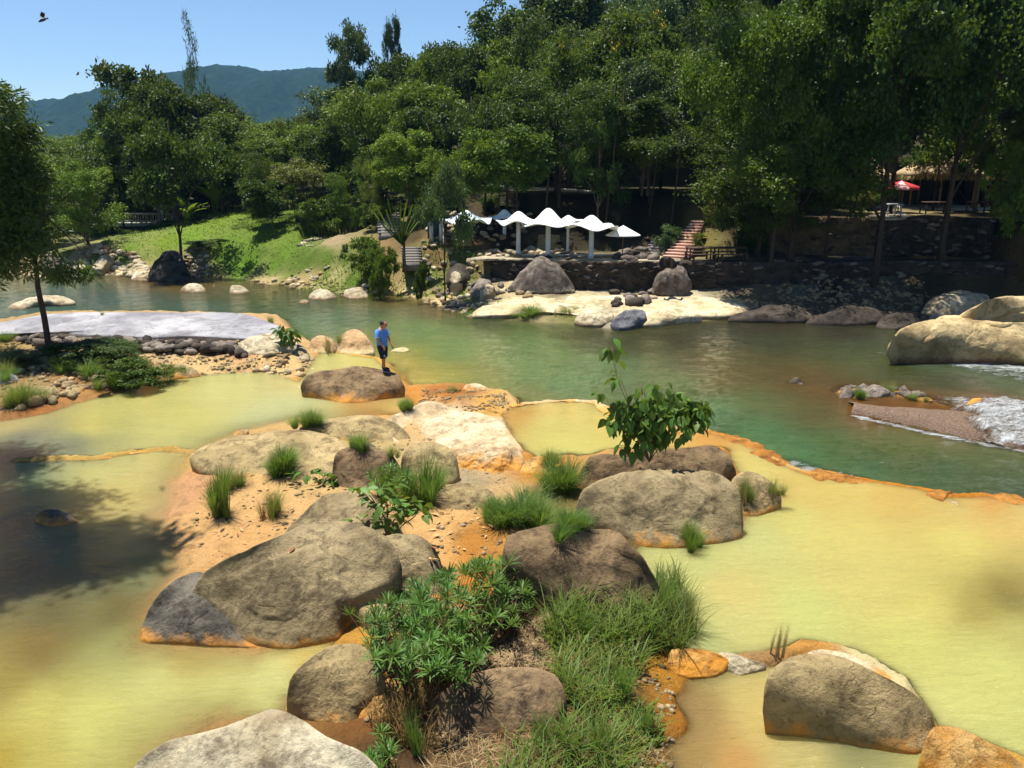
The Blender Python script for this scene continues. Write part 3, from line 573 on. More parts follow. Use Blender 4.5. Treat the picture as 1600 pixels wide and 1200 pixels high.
# --- foreground and middle ground, nearest last
ROCKS = [
 ("boulder", "broad brown boulder under the standing man's feet", [(473, 600), (480, 586), (512, 578), (560, 576), (600, 577), (618, 583), (630, 600), (626, 612), (600, 622), (570, 630), (530, 630), (500, 622), (478, 614)], M_brown, dict(hf=.62, pw=4, bulge=.16, res=1, rough=.07, z0=.33)),
 ("boulder", "rounded pinkish boulder behind the man at the river edge", [(528, 551), (527, 532), (540, 518), (555, 514), (570, 522), (584, 540), (583, 551), (556, 555)], M_pink, dict(hf=.62, bulge=.25, res=1, z0=.3)),
 ("boulder", "small tan boulder half hidden by grass left of the rounded pinkish one", [(484, 549), (486, 532), (500, 524), (518, 529), (527, 546), (510, 552)], M_pink, dict(hf=.6, z0=.35)),
 ("rock_slab", "wide flat bleached grey slab between the river and the left pool", [(-70, 528), (-20, 508), (40, 497), (75, 490), (160, 488), (250, 490), (350, 489), (395, 494), (430, 506), (442, 520), (430, 530), (380, 530), (300, 527), (220, 527), (140, 524), (60, 518), (0, 520), (-50, 534)], M_slab, dict(topz=1.15, pw=5, bulge=.03, res=2, rough=.018, z0=.85, deep=1.2)),
 ("rock_outcrop", "cracked layered outcrop at the right end of the bleached slab", [(360, 556), (372, 538), (395, 526), (425, 520), (445, 532), (462, 548), (455, 560), (420, 562), (385, 562)], M_farp, dict(hf=.55, res=1, ridge=.16, rough=.08, z0=.45)),
 ("rock", "low grey rock shelf sloping right of the layered outcrop", [(440, 530), (470, 540), (482, 552), (480, 562), (455, 562), (440, 548)], M_farp, dict(hf=.4, z0=.45)),
 ("rock", "low flat tan rock on the far edge of the left pool", [(218, 590), (224, 580), (245, 572), (275, 569), (300, 574), (312, 586), (290, 592), (250, 593)], M_bigw, dict(hf=.4, z0=.35)),
 ("rock", "angular tan rock at the pool edge beside the dark green bush", [(92, 610), (98, 602), (118, 600), (132, 606), (126, 618), (104, 618)], M_bigw, dict(hf=.5, z0=.4, ridge=.1)),
 ("rock", "smooth small tan rock at the waterline right of the tall grass tuft", [(90, 625), (96, 620), (108, 619), (115, 624), (104, 629)], M_pale, dict(hf=.5, z0=.36)),
 ("rock", "pale grey rock cut by the left edge of the picture", [(-30, 612), (-20, 592), (8, 583), (26, 588), (30, 600), (10, 612)], M_slab, dict(hf=.5, z0=.5)),
 ("rock", "cream coloured rock on the orange flats beyond the pools", [(728, 612), (724, 605), (733, 600), (748, 601), (760, 606), (775, 614), (755, 618)], M_pale, dict(hf=.5, z0=.36, ridge=.08)),
 ("rock", "flat pale rock awash in the river right of the man", [(611, 549), (618, 545), (630, 543), (640, 547), (630, 550)], M_pink, dict(hf=.4, z0=.02)),
 ("rock_slab", "long low grey boulder crossing the middle sandbank", [(300, 712), (325, 693), (365, 682), (420, 674), (480, 671), (525, 684), (540, 705), (538, 740), (500, 764), (450, 772), (400, 764), (345, 745), (312, 730)], M_bigw, dict(topz=.95, pw=3.5, bulge=.10, res=1, z0=.4)),
 ("rock_slab", "low brown rounded rock beyond the long grey one", [(468, 668), (500, 655), (560, 649), (600, 653), (632, 670), (642, 688), (610, 698), (560, 702), (510, 692), (480, 682)], M_bigw, dict(topz=.9, pw=3, bulge=.10, res=1, z0=.42)),
 ("rock_slab", "broad cream mineral crusted slab in the middle of the stream bank", [(600, 660), (640, 640), (700, 640), (770, 650), (790, 668), (805, 690), (815, 704), (780, 716), (700, 720), (640, 705), (615, 685)], M_pale, dict(topz=.75, pw=5, bulge=.05, res=2, rough=.05, z0=.45, ridge=.03)),
 ("rock", "smooth humped cream rock behind the crusted slab", [(632, 652), (640, 640), (664, 627), (690, 630), (715, 648), (700, 656), (665, 658)], M_pale, dict(hf=.5, z0=.42)),
 ("boulder", "pale boulder with a bright orange underside above the little cascade", [(690, 722), (700, 702), (730, 690), (790, 692), (814, 704), (820, 722), (808, 742), (770, 748), (730, 746), (700, 740)], M_under, dict(hf=.5, pw=3, bulge=.2, res=2, z0=.40, rough=.09, ridge=.05)),
 ("rock", "orange wedge rock right of the little cascade", [(812, 742), (822, 720), (845, 712), (868, 730), (860, 746), (835, 752)], M_org, dict(hf=.45, z0=.4)),
 ("boulder", "squarish grey brown boulder left of the spiky grass tufts", [(520, 745), (522, 715), (534, 702), (568, 697), (600, 702), (622, 722), (628, 752), (600, 768), (565, 772), (530, 764)], M_brown, dict(hf=.62, pw=4, bulge=.2, res=1, z0=.5)),
 ("boulder", "blocky tan boulder with a dark right face behind the grass", [(632, 744), (628, 712), (645, 694), (676, 691), (704, 700), (714, 714), (716, 748), (700, 758), (660, 764)], M_bigw, dict(hf=.62, pw=4, bulge=.2, res=1, z0=.5)),
 ("rock", "small flat dark stone lying behind the squarish boulder", [(558, 700), (566, 694), (580, 693), (588, 700), (574, 704)], M_dark, dict(hf=.4, z0=1.0)),
 ("boulder", "low straw covered grey boulder in front of the little cascade", [(676, 785), (688, 765), (715, 756), (750, 757), (772, 772), (768, 795), (735, 806), (700, 806)], M_bigw, dict(hf=.5, res=1, z0=.45)),
 ("boulder", "knobbly brown boulder carrying the broad leaved bush", [(905, 758), (912, 728), (925, 713), (960, 710), (1010, 712), (1060, 703), (1110, 696), (1135, 706), (1146, 728), (1140, 752), (1080, 768), (980, 772)], M_brown, dict(topz=1.25, pw=3.5, bulge=.10, res=1, z0=.5, rough=.07)),
 ("boulder", "large rounded brown boulder below the broad leaved bush", [(903, 792), (912, 765), (950, 744), (1000, 735), (1070, 733), (1130, 742), (1155, 765), (1160, 800), (1158, 832), (1125, 846), (1060, 855), (1000, 852), (960, 836), (920, 815)], M_big, dict(hf=.60, pw=3.2, bulge=.22, res=2, z0=.38, rough=.05)),
 ("boulder", "small tan boulder with grass on both sides at the pool's edge", [(1142, 780), (1144, 750), (1165, 736), (1195, 745), (1220, 770), (1216, 792), (1185, 806), (1155, 802)], M_bigw, dict(hf=.55, z0=.36, res=1)),
 ("boulder", "smooth oval boulder between the two right hand pools", [(1199, 1078), (1205, 1048), (1235, 1026), (1285, 1021), (1335, 1036), (1395, 1066), (1440, 1094), (1460, 1128), (1457, 1162), (1430, 1176), (1380, 1170), (1310, 1150), (1250, 1120), (1212, 1098)], M_bigw, dict(hf=.60, pw=3, bulge=.25, res=2, z0=.38, rough=.03)),
 ("rock", "cream rock lip showing behind the smooth oval boulder", [(1262, 1024), (1280, 1014), (1320, 1020), (1362, 1038), (1395, 1062), (1380, 1072), (1320, 1048)], M_pale, dict(hf=.3, bulge=.08, z0=.38)),
 ("rock", "orange rock running out of the picture right of the oval boulder", [(1440, 1190), (1448, 1150), (1470, 1132), (1520, 1146), (1580, 1180), (1620, 1215), (1560, 1235), (1480, 1225)], M_org, dict(hf=.45, bulge=.12, z0=.38, res=1)),
 ("rock", "low orange ledge rock between the grass and the two right pools", [(1044, 1030), (1050, 1016), (1090, 1014), (1120, 1020), (1138, 1032), (1120, 1054), (1080, 1058), (1052, 1050)], M_org, dict(hf=.4, bulge=.1, z0=.38, ridge=.1, res=1)),
 ("rock", "white crusted rock tip beside the low orange ledge", [(1122, 1026), (1130, 1018), (1160, 1026), (1196, 1038), (1180, 1048), (1156, 1054), (1136, 1044)], M_farp, dict(hf=.4, bulge=.12, z0=.37, ridge=.14, res=1)),
 ("boulder", "smooth grey boulder back rising behind the largest left boulder", [(452, 822), (480, 795), (505, 775), (545, 767), (580, 775), (602, 800), (628, 828), (620, 850), (570, 862), (500, 862), (440, 850)], M_big, dict(hf=.5, pw=3, bulge=.18, res=1, z0=.55)),
 ("boulder", "largest grey boulder lying in the water left of centre", [(300, 930), (320, 893), (365, 868), (420, 843), (480, 818), (545, 812), (600, 838), (622, 870), (612, 908), (575, 925), (540, 965), (525, 995), (480, 1010), (440, 1014), (395, 1006), (345, 990), (310, 965)], M_big, dict(hf=.62, pw=3.0, bulge=.24, res=2, z0=.36, rough=.05)),
 ("boulder", "dark slate wedge at the left tip of the largest boulder", [(222, 1000), (225, 968), (244, 934), (275, 905), (312, 893), (342, 912), (358, 950), (375, 980), (404, 1010), (345, 1010), (280, 1005)], M_dark, dict(hf=.55, pw=3, bulge=.16, res=2, z0=.36, ridge=.05)),
 ("boulder", "round brown boulder hump at the right of the largest boulder", [(570, 880), (580, 850), (610, 836), (650, 836), (678, 855), (692, 890), (690, 925), (655, 934), (610, 930), (582, 912)], M_big, dict(hf=.62, pw=3, bulge=.25, res=1, z0=.5)),
 ("boulder", "half buried tan boulder under the round brown hump", [(552, 950), (570, 930), (600, 921), (650, 924), (685, 940), (690, 965), (650, 985), (590, 985)], M_bigw, dict(hf=.4, z0=.5, res=1)),
 ("boulder", "angular flat topped brown block in the centre foreground", [(787, 858), (792, 838), (815, 828), (860, 820), (925, 824), (965, 830), (985, 852), (1010, 880), (1030, 915), (1030, 955), (1010, 990), (960, 990), (900, 970), (850, 940), (822, 905), (795, 885)], M_brown, dict(hf=.62, pw=9, bulge=.10, res=2, z0=.5, rough=.045, ridge=.03, sharp=5, fac=5)),
 ("boulder", "rounded tan boulder at the water's edge left of the spiky shrub", [(448, 1085), (455, 1058), (480, 1030), (515, 1010), (555, 1004), (585, 1020), (600, 1055), (590, 1095), (560, 1130), (545, 1152), (512, 1146), (478, 1122), (455, 1105)], M_bigw, dict(hf=.6, pw=3, bulge=.24, res=2, z0=.36)),
 ("rock", "ochre rock between the tan boulder and the spiky shrub", [(560, 1130), (570, 1085), (595, 1060), (625, 1065), (640, 1100), (620, 1140), (585, 1150)], M_org, dict(hf=.4, z0=.42, ridge=.1)),
 ("boulder", "dark brown half buried boulder below the spiky shrub", [(668, 1130), (680, 1090), (715, 1062), (770, 1045), (830, 1042), (868, 1055), (882, 1090), (862, 1130), (800, 1155), (720, 1160)], M_brown, dict(hf=.5, pw=3, bulge=.2, res=2, z0=.5)),
 ("boulder", "pale veined boulder at the bottom edge of the picture", [(200, 1230), (222, 1182), (270, 1155), (320, 1146), (375, 1128), (425, 1107), (462, 1120), (510, 1148), (560, 1172), (600, 1215), (580, 1290), (420, 1330), (260, 1300)], M_farp, dict(hf=.45, pw=3, bulge=.14, res=2, z0=.36)),
 ("rock", "dark wet rock in the shaded left pool", [(56, 812), (62, 800), (85, 796), (108, 805), (122, 815), (100, 822), (74, 824)], M_dark, dict(hf=.4, z0=.33)),
 ("rock", "small grey rock beyond the near left grass tuft", [(364, 680), (370, 673), (388, 671), (384, 679), (372, 684)], M_bigw, dict(hf=.4, z0=.42)),
]
# --- river and far bank
ROCKS += [
 ("rock", "long low pale rock in the river beyond the slab", [(12, 482), (20, 474), (50, 466), (80, 464), (108, 467), (117, 472), (95, 477), (70, 476), (40, 483)], M_farp, dict(hf=.35, z0=0.)),
 ("rock", "pale rounded rock in the river in front of the dark outcrop", [(205, 437), (210, 427), (222, 423), (238, 427), (246, 436), (225, 439)], M_farp, dict(hf=.6, z0=0.)),
 ("rock", "pale pointed rock with a dark base in the river", [(282, 455), (286, 448), (302, 442), (315, 446), (322, 455), (302, 457)], M_farp, dict(hf=.6, z0=0.)),
 ("rock", "small half round pale rock in the river", [(359, 457), (360, 448), (366, 445), (380, 448), (389, 456), (372, 459)], M_farp, dict(hf=.6, z0=0.)),
 ("rock", "grey domed rock in the river left of its flat twin", [(483, 466), (488, 456), (500, 451), (514, 455), (526, 465), (505, 469)], M_farp, dict(hf=.6, z0=0.)),
 ("rock", "flat topped pale rock against the far bank", [(538, 464), (538, 454), (550, 450), (570, 451), (577, 458), (572, 465), (552, 467)], M_farp, dict(hf=.5, z0=0.)),
 ("rock", "tiny rock awash left of the domed grey rock", [(466, 473), (472, 469), (483, 470), (480, 474)], M_farp, dict(hf=.4, z0=0.)),
 ("rock", "pale rock at the far left waterline", [(-10, 432), (0, 422), (18, 420), (28, 428), (20, 433)], M_farp, dict(hf=.5, z0=0.)),
 ("rock", "low pale rock beside the one at the far left waterline", [(38, 434), (50, 427), (75, 425), (90, 430), (78, 435)], M_farp, dict(hf=.5, z0=0.)),
 ("boulder", "black rock outcrop at the foot of the bank tree", [(232, 434), (240, 415), (252, 398), (268, 391), (284, 400), (292, 418), (296, 436), (265, 440)], M_fard, dict(hf=.7, z0=.1, ridge=.14, res=1)),
 ("boulder", "brown boulder on the left bank beyond the leafy crown", [(60, 415), (64, 402), (78, 396), (94, 402), (96, 414), (80, 420)], M_farb, dict(hf=.7, z0=.7)),
 ("rock", "leaning smooth pale rock on the left bank", [(144, 418), (155, 405), (168, 400), (178, 402), (172, 412), (158, 420)], M_farp, dict(hf=.5, z0=.5)),
 ("rock", "low pale rock on the left bank beside the leaning one", [(112, 420), (118, 410), (132, 406), (142, 414), (134, 421)], M_farp, dict(hf=.5, z0=.4)),
 ("rock", "small grey rock at the top of the left gravel beach", [(152, 398), (160, 391), (172, 392), (170, 399)], M_farp, dict(hf=.5, z0=1.)),
 ("boulder", "small dark brown boulder on the terrace edge above the round one", [(1028, 417), (1032, 404), (1040, 400), (1052, 404), (1058, 416), (1044, 416)], M_fard, dict(hf=.85, z0=2.3, deep=.05)),
 ("boulder", "wedge shaped brown boulder left of the grey pyramid", [(735, 458), (738, 444), (750, 435), (765, 438), (772, 450), (768, 458), (750, 461)], M_farb, dict(hf=.7, z0=.6)),
 ("boulder", "small round tan boulder beside the brown wedge", [(750, 460), (752, 450), (762, 444), (772, 448), (774, 457), (763, 461)], M_farp, dict(hf=.7, z0=.7)),
 ("rock", "bluish grey upright stone below the left end of the terrace", [(724, 428), (726, 416), (734, 410), (742, 418), (744, 430), (734, 434)], M_fdark, dict(hf=.7, z0=1.)),
 ("boulder", "dark mossy boulder under the slim bank tree", [(698, 438), (700, 422), (712, 412), (728, 411), (740, 420), (738, 432), (718, 440)], M_fard, dict(hf=.4, z0=1.1)),
 ("rock", "rounded grey stone before the dark mossy boulder", [(702, 438), (704, 428), (712, 424), (722, 430), (722, 438), (712, 441)], M_farp, dict(hf=.7, z0=1.1)),
 ("rock_slab", "pale sunlit slab sloping from the far bank into the river", [(745, 492), (755, 478), (800, 464), (850, 456), (920, 457), (1000, 462), (1090, 463), (1150, 470), (1165, 484), (1130, 492), (1060, 496), (1000, 507), (960, 506), (900, 494), (850, 488), (800, 492)], M_fslab, dict(topz=.55, z0=.08, pw=5, bulge=.025, res=2, rough=.02)),
 ("rock", "blue grey veined rock at the tip of the pale slab", [(955, 506), (962, 494), (985, 484), (1005, 486), (1010, 496), (990, 510), (968, 512)], M_fdark, dict(hf=.5, z0=.15, ridge=.12, res=1)),
 ("rock", "flat whitish rock at the waterline left of the veined rock", [(898, 502), (905, 490), (930, 484), (955, 486), (958, 500), (940, 508), (912, 507)], M_farp, dict(hf=.45, z0=.1, ridge=.1, res=1)),
 ("rock", "low cracked rock at the waterline right of the veined rock", [(1000, 508), (1010, 496), (1040, 488), (1080, 488), (1095, 494), (1060, 502), (1030, 508)], M_fslab, dict(hf=.4, z0=.08, ridge=.1, res=1)),
 ("boulder", "huge cream boulder mass at the right edge of the river", [(1390, 540), (1396, 524), (1412, 511), (1440, 503), (1470, 497), (1510, 499), (1560, 507), (1620, 505), (1680, 520), (1690, 570), (1640, 578), (1600, 568), (1550, 562), (1480, 557), (1430, 549), (1400, 547)], M_cream, dict(hf=.75, z0=0., pw=4, bulge=.15, res=2, rough=.06, ridge=.05)),
 ("boulder", "cream hump on the shoulder of the huge right hand boulder", [(1452, 530), (1456, 505), (1470, 494), (1500, 493), (1530, 500), (1545, 515), (1530, 530), (1490, 535)], M_cream, dict(hf=.65, z0=.75, pw=3, bulge=.25, res=1)),
 ("boulder", "tilted flat topped slab leaning over a dark gap on the right", [(1492, 500), (1520, 480), (1560, 465), (1610, 462), (1660, 465), (1650, 492), (1600, 488), (1560, 496), (1525, 508)], M_cream, dict(hf=.85, z0=1.3, pw=5, bulge=.08, res=1, deep=.5)),
 ("boulder", "dappled grey slab behind the tilted one", [(1440, 488), (1450, 472), (1480, 460), (1515, 458), (1545, 464), (1520, 480), (1490, 494), (1455, 496)], M_farp, dict(hf=.6, z0=.4, pw=4, res=1)),
 ("rock_slab", "long brown ledge at the shaded waterline right of the pale slab", [(1140, 500), (1160, 488), (1220, 482), (1275, 486), (1282, 500), (1220, 504)], M_fard, dict(hf=.55, z0=.05, res=1, ridge=.08)),
 ("rock_slab", "brown ledge in dappled shade midway along the right bank", [(1262, 504), (1280, 490), (1330, 482), (1375, 488), (1385, 503), (1320, 508)], M_fard, dict(hf=.55, z0=.05, res=1, ridge=.08)),
 ("rock_slab", "low brown ledge just left of the huge cream boulder", [(1370, 508), (1385, 492), (1420, 486), (1450, 494), (1440, 508), (1400, 514)], M_fard, dict(hf=.55, z0=.05, res=1, ridge=.08)),
 ("rock", "small brown rock at the water's edge left of the huge boulder", [(1432, 504), (1440, 498), (1455, 497), (1462, 503), (1446, 507)], M_farb, dict(hf=.5, z0=.1)),
 ("boulder", "big flat brown boulder beside the garden terraces on the right", [(1548, 398), (1552, 378), (1566, 362), (1590, 360), (1625, 366), (1625, 392), (1585, 398)], M_bigw, dict(hf=.8, z0=2.35, pw=4, res=1)),
 ("rock", "small dark rock breaking the river surface by itself", [(1235, 598), (1238, 591), (1246, 589), (1252, 595), (1245, 599)], M_fard, dict(hf=.6, z0=0.)),
 ("rock", "tan rock hump on the orange shallows by the rapids", [(1512, 632), (1518, 624), (1535, 622), (1546, 628), (1535, 633)], M_bigw, dict(hf=.4, z0=.02)),
 ("rock", "grey rock left of the green tuft on the weir", [(1312, 620), (1316, 606), (1326, 602), (1334, 614), (1328, 622)], M_farb, dict(hf=.6, z0=.02)),
 ("rock", "broken grey rocks right of the green tuft on the weir", [(1352, 618), (1356, 604), (1372, 602), (1392, 612), (1382, 620), (1366, 621)], M_farb, dict(hf=.5, z0=.02, ridge=.15)),
]
for i, (nm, lab, ol, mt, kw) in enumerate(ROCKS):
    kw = dict(kw); kw.setdefault('fac', 0 if mt in (M_slab, M_fslab) or 'smooth oval' in lab else (9 if kw.get('res', 0) == 2 else 6)); kw['res'] = kw.get('res', 0); rock(nm, lab, ol, mt, seed=i+1, **kw)

def block(name, label, px, pyb, wpx, hpx, z0, mat, seed, peak=0., depth=.8):
    B = W(px, pyb, z0); k = math.hypot(B[1], CAMZ-z0)/F; w, h = wpx*k/2, hpx*k; b = MB(); b.ell((0, 0, 0), (1, 1, 1), 64, 44); V = np.concatenate(b.v); V = np.sign(V)*np.abs(V)**.85; V = V*(1+.16*fbm(V*1.1+seed*5, 4)+.03*fbm(V*4+seed, 3))[:, None]
    up = np.clip(V[:, 2], 0, None); V[:, 0] *= (1-peak*up**1.1); V[:, 1] *= (1-.5*peak*up); V[:, 2] = np.where(V[:, 2] > 0, V[:, 2]*h*.82, V[:, 2]*.5); V[:, 0] *= w; V[:, 1] *= w*depth; V += B+np.array([0, w*depth*.85, h*.12])
    return tag(mesh(name, V, [np.concatenate(v) for v in b.f.values()], mat, smooth=True), label, "rock")
block("boulder", "large grey pyramid boulder on the pale river slab", 848, 460, 100, 56, .6, M_farb, 3, .50, .5)
block("boulder", "rounded brown streaked boulder against the stone wall", 1052, 462, 58, 46, .62, M_farb, 5, .12, .6)
from mathutils.bvhtree import BVHTree
ROCKOBJ = [o for o in COL.objects if o.type == 'MESH' and o.get("category") == "rock"]
BV = []
for o in ROCKOBJ:
    me = o.data; BV.append(BVHTree.FromPolygons([v.co[:] for v in me.vertices], [p.vertices[:] for p in me.polygons]))
_ground_hit = on_ground
def on_ground(px, py):
    g = _ground_hit(px, py); o = Vector((0, 0, CAMZ)); d = Vector(ray(px, py)).normalized(); best = math.dist(g, (0, 0, CAMZ))+.3; P = g
    for b in BV:
        h = b.ray_cast(o, d)
        if h[0] is not None and h[3] < best: best = h[3]; P = np.array(h[0])
    return P
def top_z(x, y):
    z = hz(x, y)
    for b in BV:
        h = b.ray_cast(Vector((x, y, 12)), Vector((0, 0, -1)))
        if h[0] is not None: z = max(z, h[0].z)
    return z
# --- shared small stones
def stone_mesh(name, seed, mat, flat=.6):
    b = MB(); b.ell((0, 0, 0), (1, .8, flat), 12, 8); V = np.concatenate(b.v)
    V = V*(1+.28*fbm(V*1.1+seed*5, 3))[:, None]; V[:, 2] = np.maximum(V[:, 2], -.5*flat)
    return mesh(name, V, [np.concatenate(v) for v in b.f.values()], mat, smooth=True, link=False)
SM = {k: [stone_mesh("stone", s+j*10, m) for s in range(4)] for j, (k, m) in enumerate((("t", M_farp), ("b", M_farb), ("d", M_fard), ("w", M_stn), ("p", M_pink)))}
def stones_on(parent, n, area, sizes, keys, zl, rng, lift=.2):
    """n stones as parts of parent, inside the outline area"""
    poly = np.array(PW(area, zl)); lo, hi = poly.min(0), poly.max(0); k = 0
    while k < n:
        X = rng.uniform(lo[0], hi[0], 64); Y = rng.uniform(lo[1], hi[1], 64); ok = sdist(X, Y, poly) > 0; H = height(X, Y)
        for x, y, h in zip(X[ok], Y[ok], H[ok]):
            if k >= n: break
            s = rng.uniform(*sizes); me = SM[rng.choice(list(keys))][rng.integers(4)]
            o = place("stone", me, parent); o.location = (x, y, h+s*lift); o.scale = (s, s*rng.uniform(.7, 1), s*rng.uniform(.7, 1.1)); o.rotation_euler = (rng.uniform(-.3, .3), rng.uniform(-.3, .3), rng.uniform(0, 6.3)); k += 1
rg = np.random.default_rng(11)
t = thing("rubble_bank", "sloping bank of heaped tan stones behind the white mushroom canopies", "stone bank")
stones_on(t, 210, [(655, 400), (660, 372), (700, 362), (740, 372), (830, 366), (835, 396), (760, 398)], (.16, .34), "tbwt", 3.0, rg)
stones_on(t, 60, [(838, 392), (838, 372), (870, 372), (900, 380), (900, 394)], (.16, .3), "tbd", 3.0, rg)
t = thing("rubble_bank", "dark rocky rubble under the small cone parasol", "stone bank"); stones_on(t, 70, [(960, 400), (965, 376), (1015, 372), (1030, 398)], (.2, .5), "dbb", 3.1, rg)
t = thing("gravel_beach", "pale gravel and cobbles at the foot of the left grassy slope", "gravel"); stones_on(t, 120, [(110, 428), (130, 415), (210, 416), (238, 424), (236, 434), (190, 426)], (.15, .45), "ttp", .2, rg)
t = thing("cobble_patch", "patch of loose cobbles right of the black rock outcrop", "gravel"); stones_on(t, 70, [(280, 434), (290, 422), (325, 416), (332, 430)], (.12, .3), "twb", .2, rg)
t = thing("cobble_shore", "line of shore cobbles below the grass of the far bank", "gravel"); stones_on(t, 90, [(340, 436), (400, 434), (520, 436), (480, 450), (600, 452), (600, 464), (540, 460), (450, 448), (390, 440)], (.1, .32), "ttwp", .2, rg)
t = thing("broken_rubble", "dark broken stones along the front of the bleached slab", "rubble"); stones_on(t, 190, [(20, 534), (140, 537), (250, 540), (372, 543), (385, 556), (200, 551), (60, 546)], (.12, .36), "bddb", .7, rg, .45)
t = thing("pebble_flat", "scattered stones on the sandy flat between slab and pool", "pebbles"); stones_on(t, 70, [(380, 570), (440, 548), (520, 556), (510, 575), (440, 582), (330, 578)], (.06, .22), "twp", .6, rg)
t = thing("stone_heap", "scattered stones below the pyramid boulder on the far bank", "stones"); stones_on(t, 60, [(690, 470), (740, 462), (790, 458), (760, 478), (740, 490), (700, 480)], (.12, .3), "tbt", .6, rg)
t = thing("edge_stones", "orange brown stones along the edge of the left pool", "stones"); stones_on(t, 60, [(0, 652), (60, 636), (130, 614), (190, 600), (170, 588), (80, 612), (0, 636)], (.10, .32), "wpw", .45, rg, .1)
t = thing("stone_scatter", "tumbled stones along the shaded right bank of the river", "stones"); stones_on(t, 110, [(1160, 492), (1200, 478), (1400, 478), (1440, 492), (1390, 500), (1200, 494)], (.10, .30), "bbdw", .5, rg)
t = thing("gravel_patch", "stones under the lush tufts in the left corner of the bank", "stones"); stones_on(t, 40, [(0, 560), (60, 552), (120, 556), (60, 580), (0, 590)], (.1, .3), "tw", .7, rg)
# mineral ridges that hold the pools
def ridge(label, pts, z, w, mat, seed, n=150):
    P = catmull_open(np.array([W(a, b, z) for a, b in pts]), n); P = P+.10*np.stack([perlin(P*1.1+seed), perlin(P*1.1+seed+5), P[:, 2]*0], 1); b = MB(); rad = w*(.9+1.1*perlin(P*1.0+seed)+.6*perlin(P*3.3+seed)); b.tube(P, np.clip(rad, .02, None), 12)
    V = np.concatenate(b.v); V[:, 2] = z-.02+(V[:, 2]-z)*.22; V += .06*np.stack([perlin(V*4+seed), perlin(V*4+9), .5*perlin(V*5+4)], 1)
    return tag(mesh("mineral_ridge", V, [np.concatenate(v) for v in b.f.values()], mat, smooth=True), label, "mineral ridge")
def catmull_open(P, n):
    m = len(P)-1; Q = np.concatenate([[2*P[0]-P[1]], P, [2*P[-1]-P[-2]]]); t = np.linspace(0, m-1e-6, n); i = t.astype(int); f = (t-i)[:, None]
    a, b, c, d = Q[i], Q[i+1], Q[i+2], Q[i+3]; return .5*((2*b)+(-a+c)*f+(2*a-5*b+4*c-d)*f*f+(-a+3*b-3*c+d)*f**3)
ridge("curved cream mineral rim round the small yellow pool", [(800, 634), (830, 630), (870, 626), (910, 627), (940, 634), (958, 646)], .38, .17, M_pale, 1)
ridge("thin yellow ridge across the shaded left water", [(28, 720), (70, 716), (120, 717), (175, 714)], .36, .07, M_org, 2)
ridge("short pale ridge meeting the long grey boulder", [(205, 707), (240, 703), (275, 702), (305, 706)], .36, .07, M_pale, 3)
ridge("orange rim between the big yellow pool and the river", [(1090, 672), (1130, 680), (1165, 694), (1205, 718), (1245, 737), (1300, 746), (1370, 754), (1440, 765), (1478, 776)], .33, .26, M_rim, 4, 260)
ridge("orange rim running off to the right of the big pool", [(1484, 777), (1530, 774), (1590, 782), (1680, 800)], .33, .24, M_rim, 5)

def gravel(name, label, areas, n, smin, smax, mat, seed, zl=.45):
    g = np.random.default_rng(seed); V0 = np.concatenate([[[0, 0, 1.]], [[math.cos(a), math.sin(a)*.8, .25] for a in np.arange(6)*1.047], [[math.cos(a)*.8, math.sin(a)*.7, -.5] for a in np.arange(6)*1.047]]); k = np.arange(6); F3 = np.stack([k*0, 1+k, 1+(k+1) % 6], 1); F4 = np.stack([1+k, 7+k, 7+(k+1) % 6, 1+(k+1) % 6], 1); Vs = []; T3 = []; T4 = []; c = 0
    for area, wgt in areas:
        poly = np.array(PW(area, zl)); lo, hi = poly.min(0), poly.max(0); m = int(n*wgt); X = g.uniform(lo[0], hi[0], m*4); Y = g.uniform(lo[1], hi[1], m*4); ok = (sdist(X, Y, poly) > 0) & (n2(X, Y, 1.4, 3, seed) > -.1); X, Y = X[ok][:m], Y[ok][:m]; Z = height(X, Y); m = len(X)
        s = smin*(smax/smin)**(g.uniform(0, 1, m)**2.2); V = V0[None]*s[:, None, None]*np.stack([g.uniform(.7, 1.2, m), g.uniform(.7, 1.2, m), g.uniform(.4, .8, m)], 1)[:, None, :]*g.uniform(.8, 1.2, (m, 13, 1)); a = g.uniform(0, 6.28, m)[:, None]; x = V[:, :, 0]*np.cos(a)-V[:, :, 1]*np.sin(a); y = V[:, :, 0]*np.sin(a)+V[:, :, 1]*np.cos(a)
        V = np.stack([x+X[:, None], y+Y[:, None], V[:, :, 2]+Z[:, None]+s[:, None]*.15], 2).reshape(-1, 3); o = np.arange(m)[:, None, None]*13+c; Vs.append(V); T3.append((F3[None]+o).reshape(-1, 3)); T4.append((F4[None]+o).reshape(-1, 4)); c += m*13
    return tag(mesh(name, np.concatenate(Vs), [np.concatenate(T3), np.concatenate(T4)], mat), label, "gravel", kind='stuff')
gravel("loose_gravel", "loose tan grit and pebbles on the sandy middle ground", [([(300, 720), (480, 690), (640, 650), (800, 690), (850, 740), (780, 900), (600, 900), (300, 880)], .35), ([(520, 1000), (700, 1050), (860, 980), (1050, 1020), (1060, 1200), (600, 1200)], .35), ([(640, 610), (790, 612), (800, 640), (660, 650)], .3)], 3600, .012, .075, M_stn, 3)
gravel("bank_gravel", "fine gravel along the left bank between slab and pool", [([(0, 545), (440, 545), (520, 560), (440, 582), (220, 590), (0, 650)], 1.)], 3000, .02, .13, M_stn, 5)
gravel("shore_gravel", "gravel along the far shoreline", [([(100, 432), (130, 414), (240, 420), (340, 430), (470, 440), (620, 455), (760, 470), (800, 490), (660, 466), (480, 452), (330, 434)], .6), ([(1160, 494), (1200, 466), (1440, 470), (1440, 498)], .4)], 4200, .04, .22, M_stn, 7, .2)
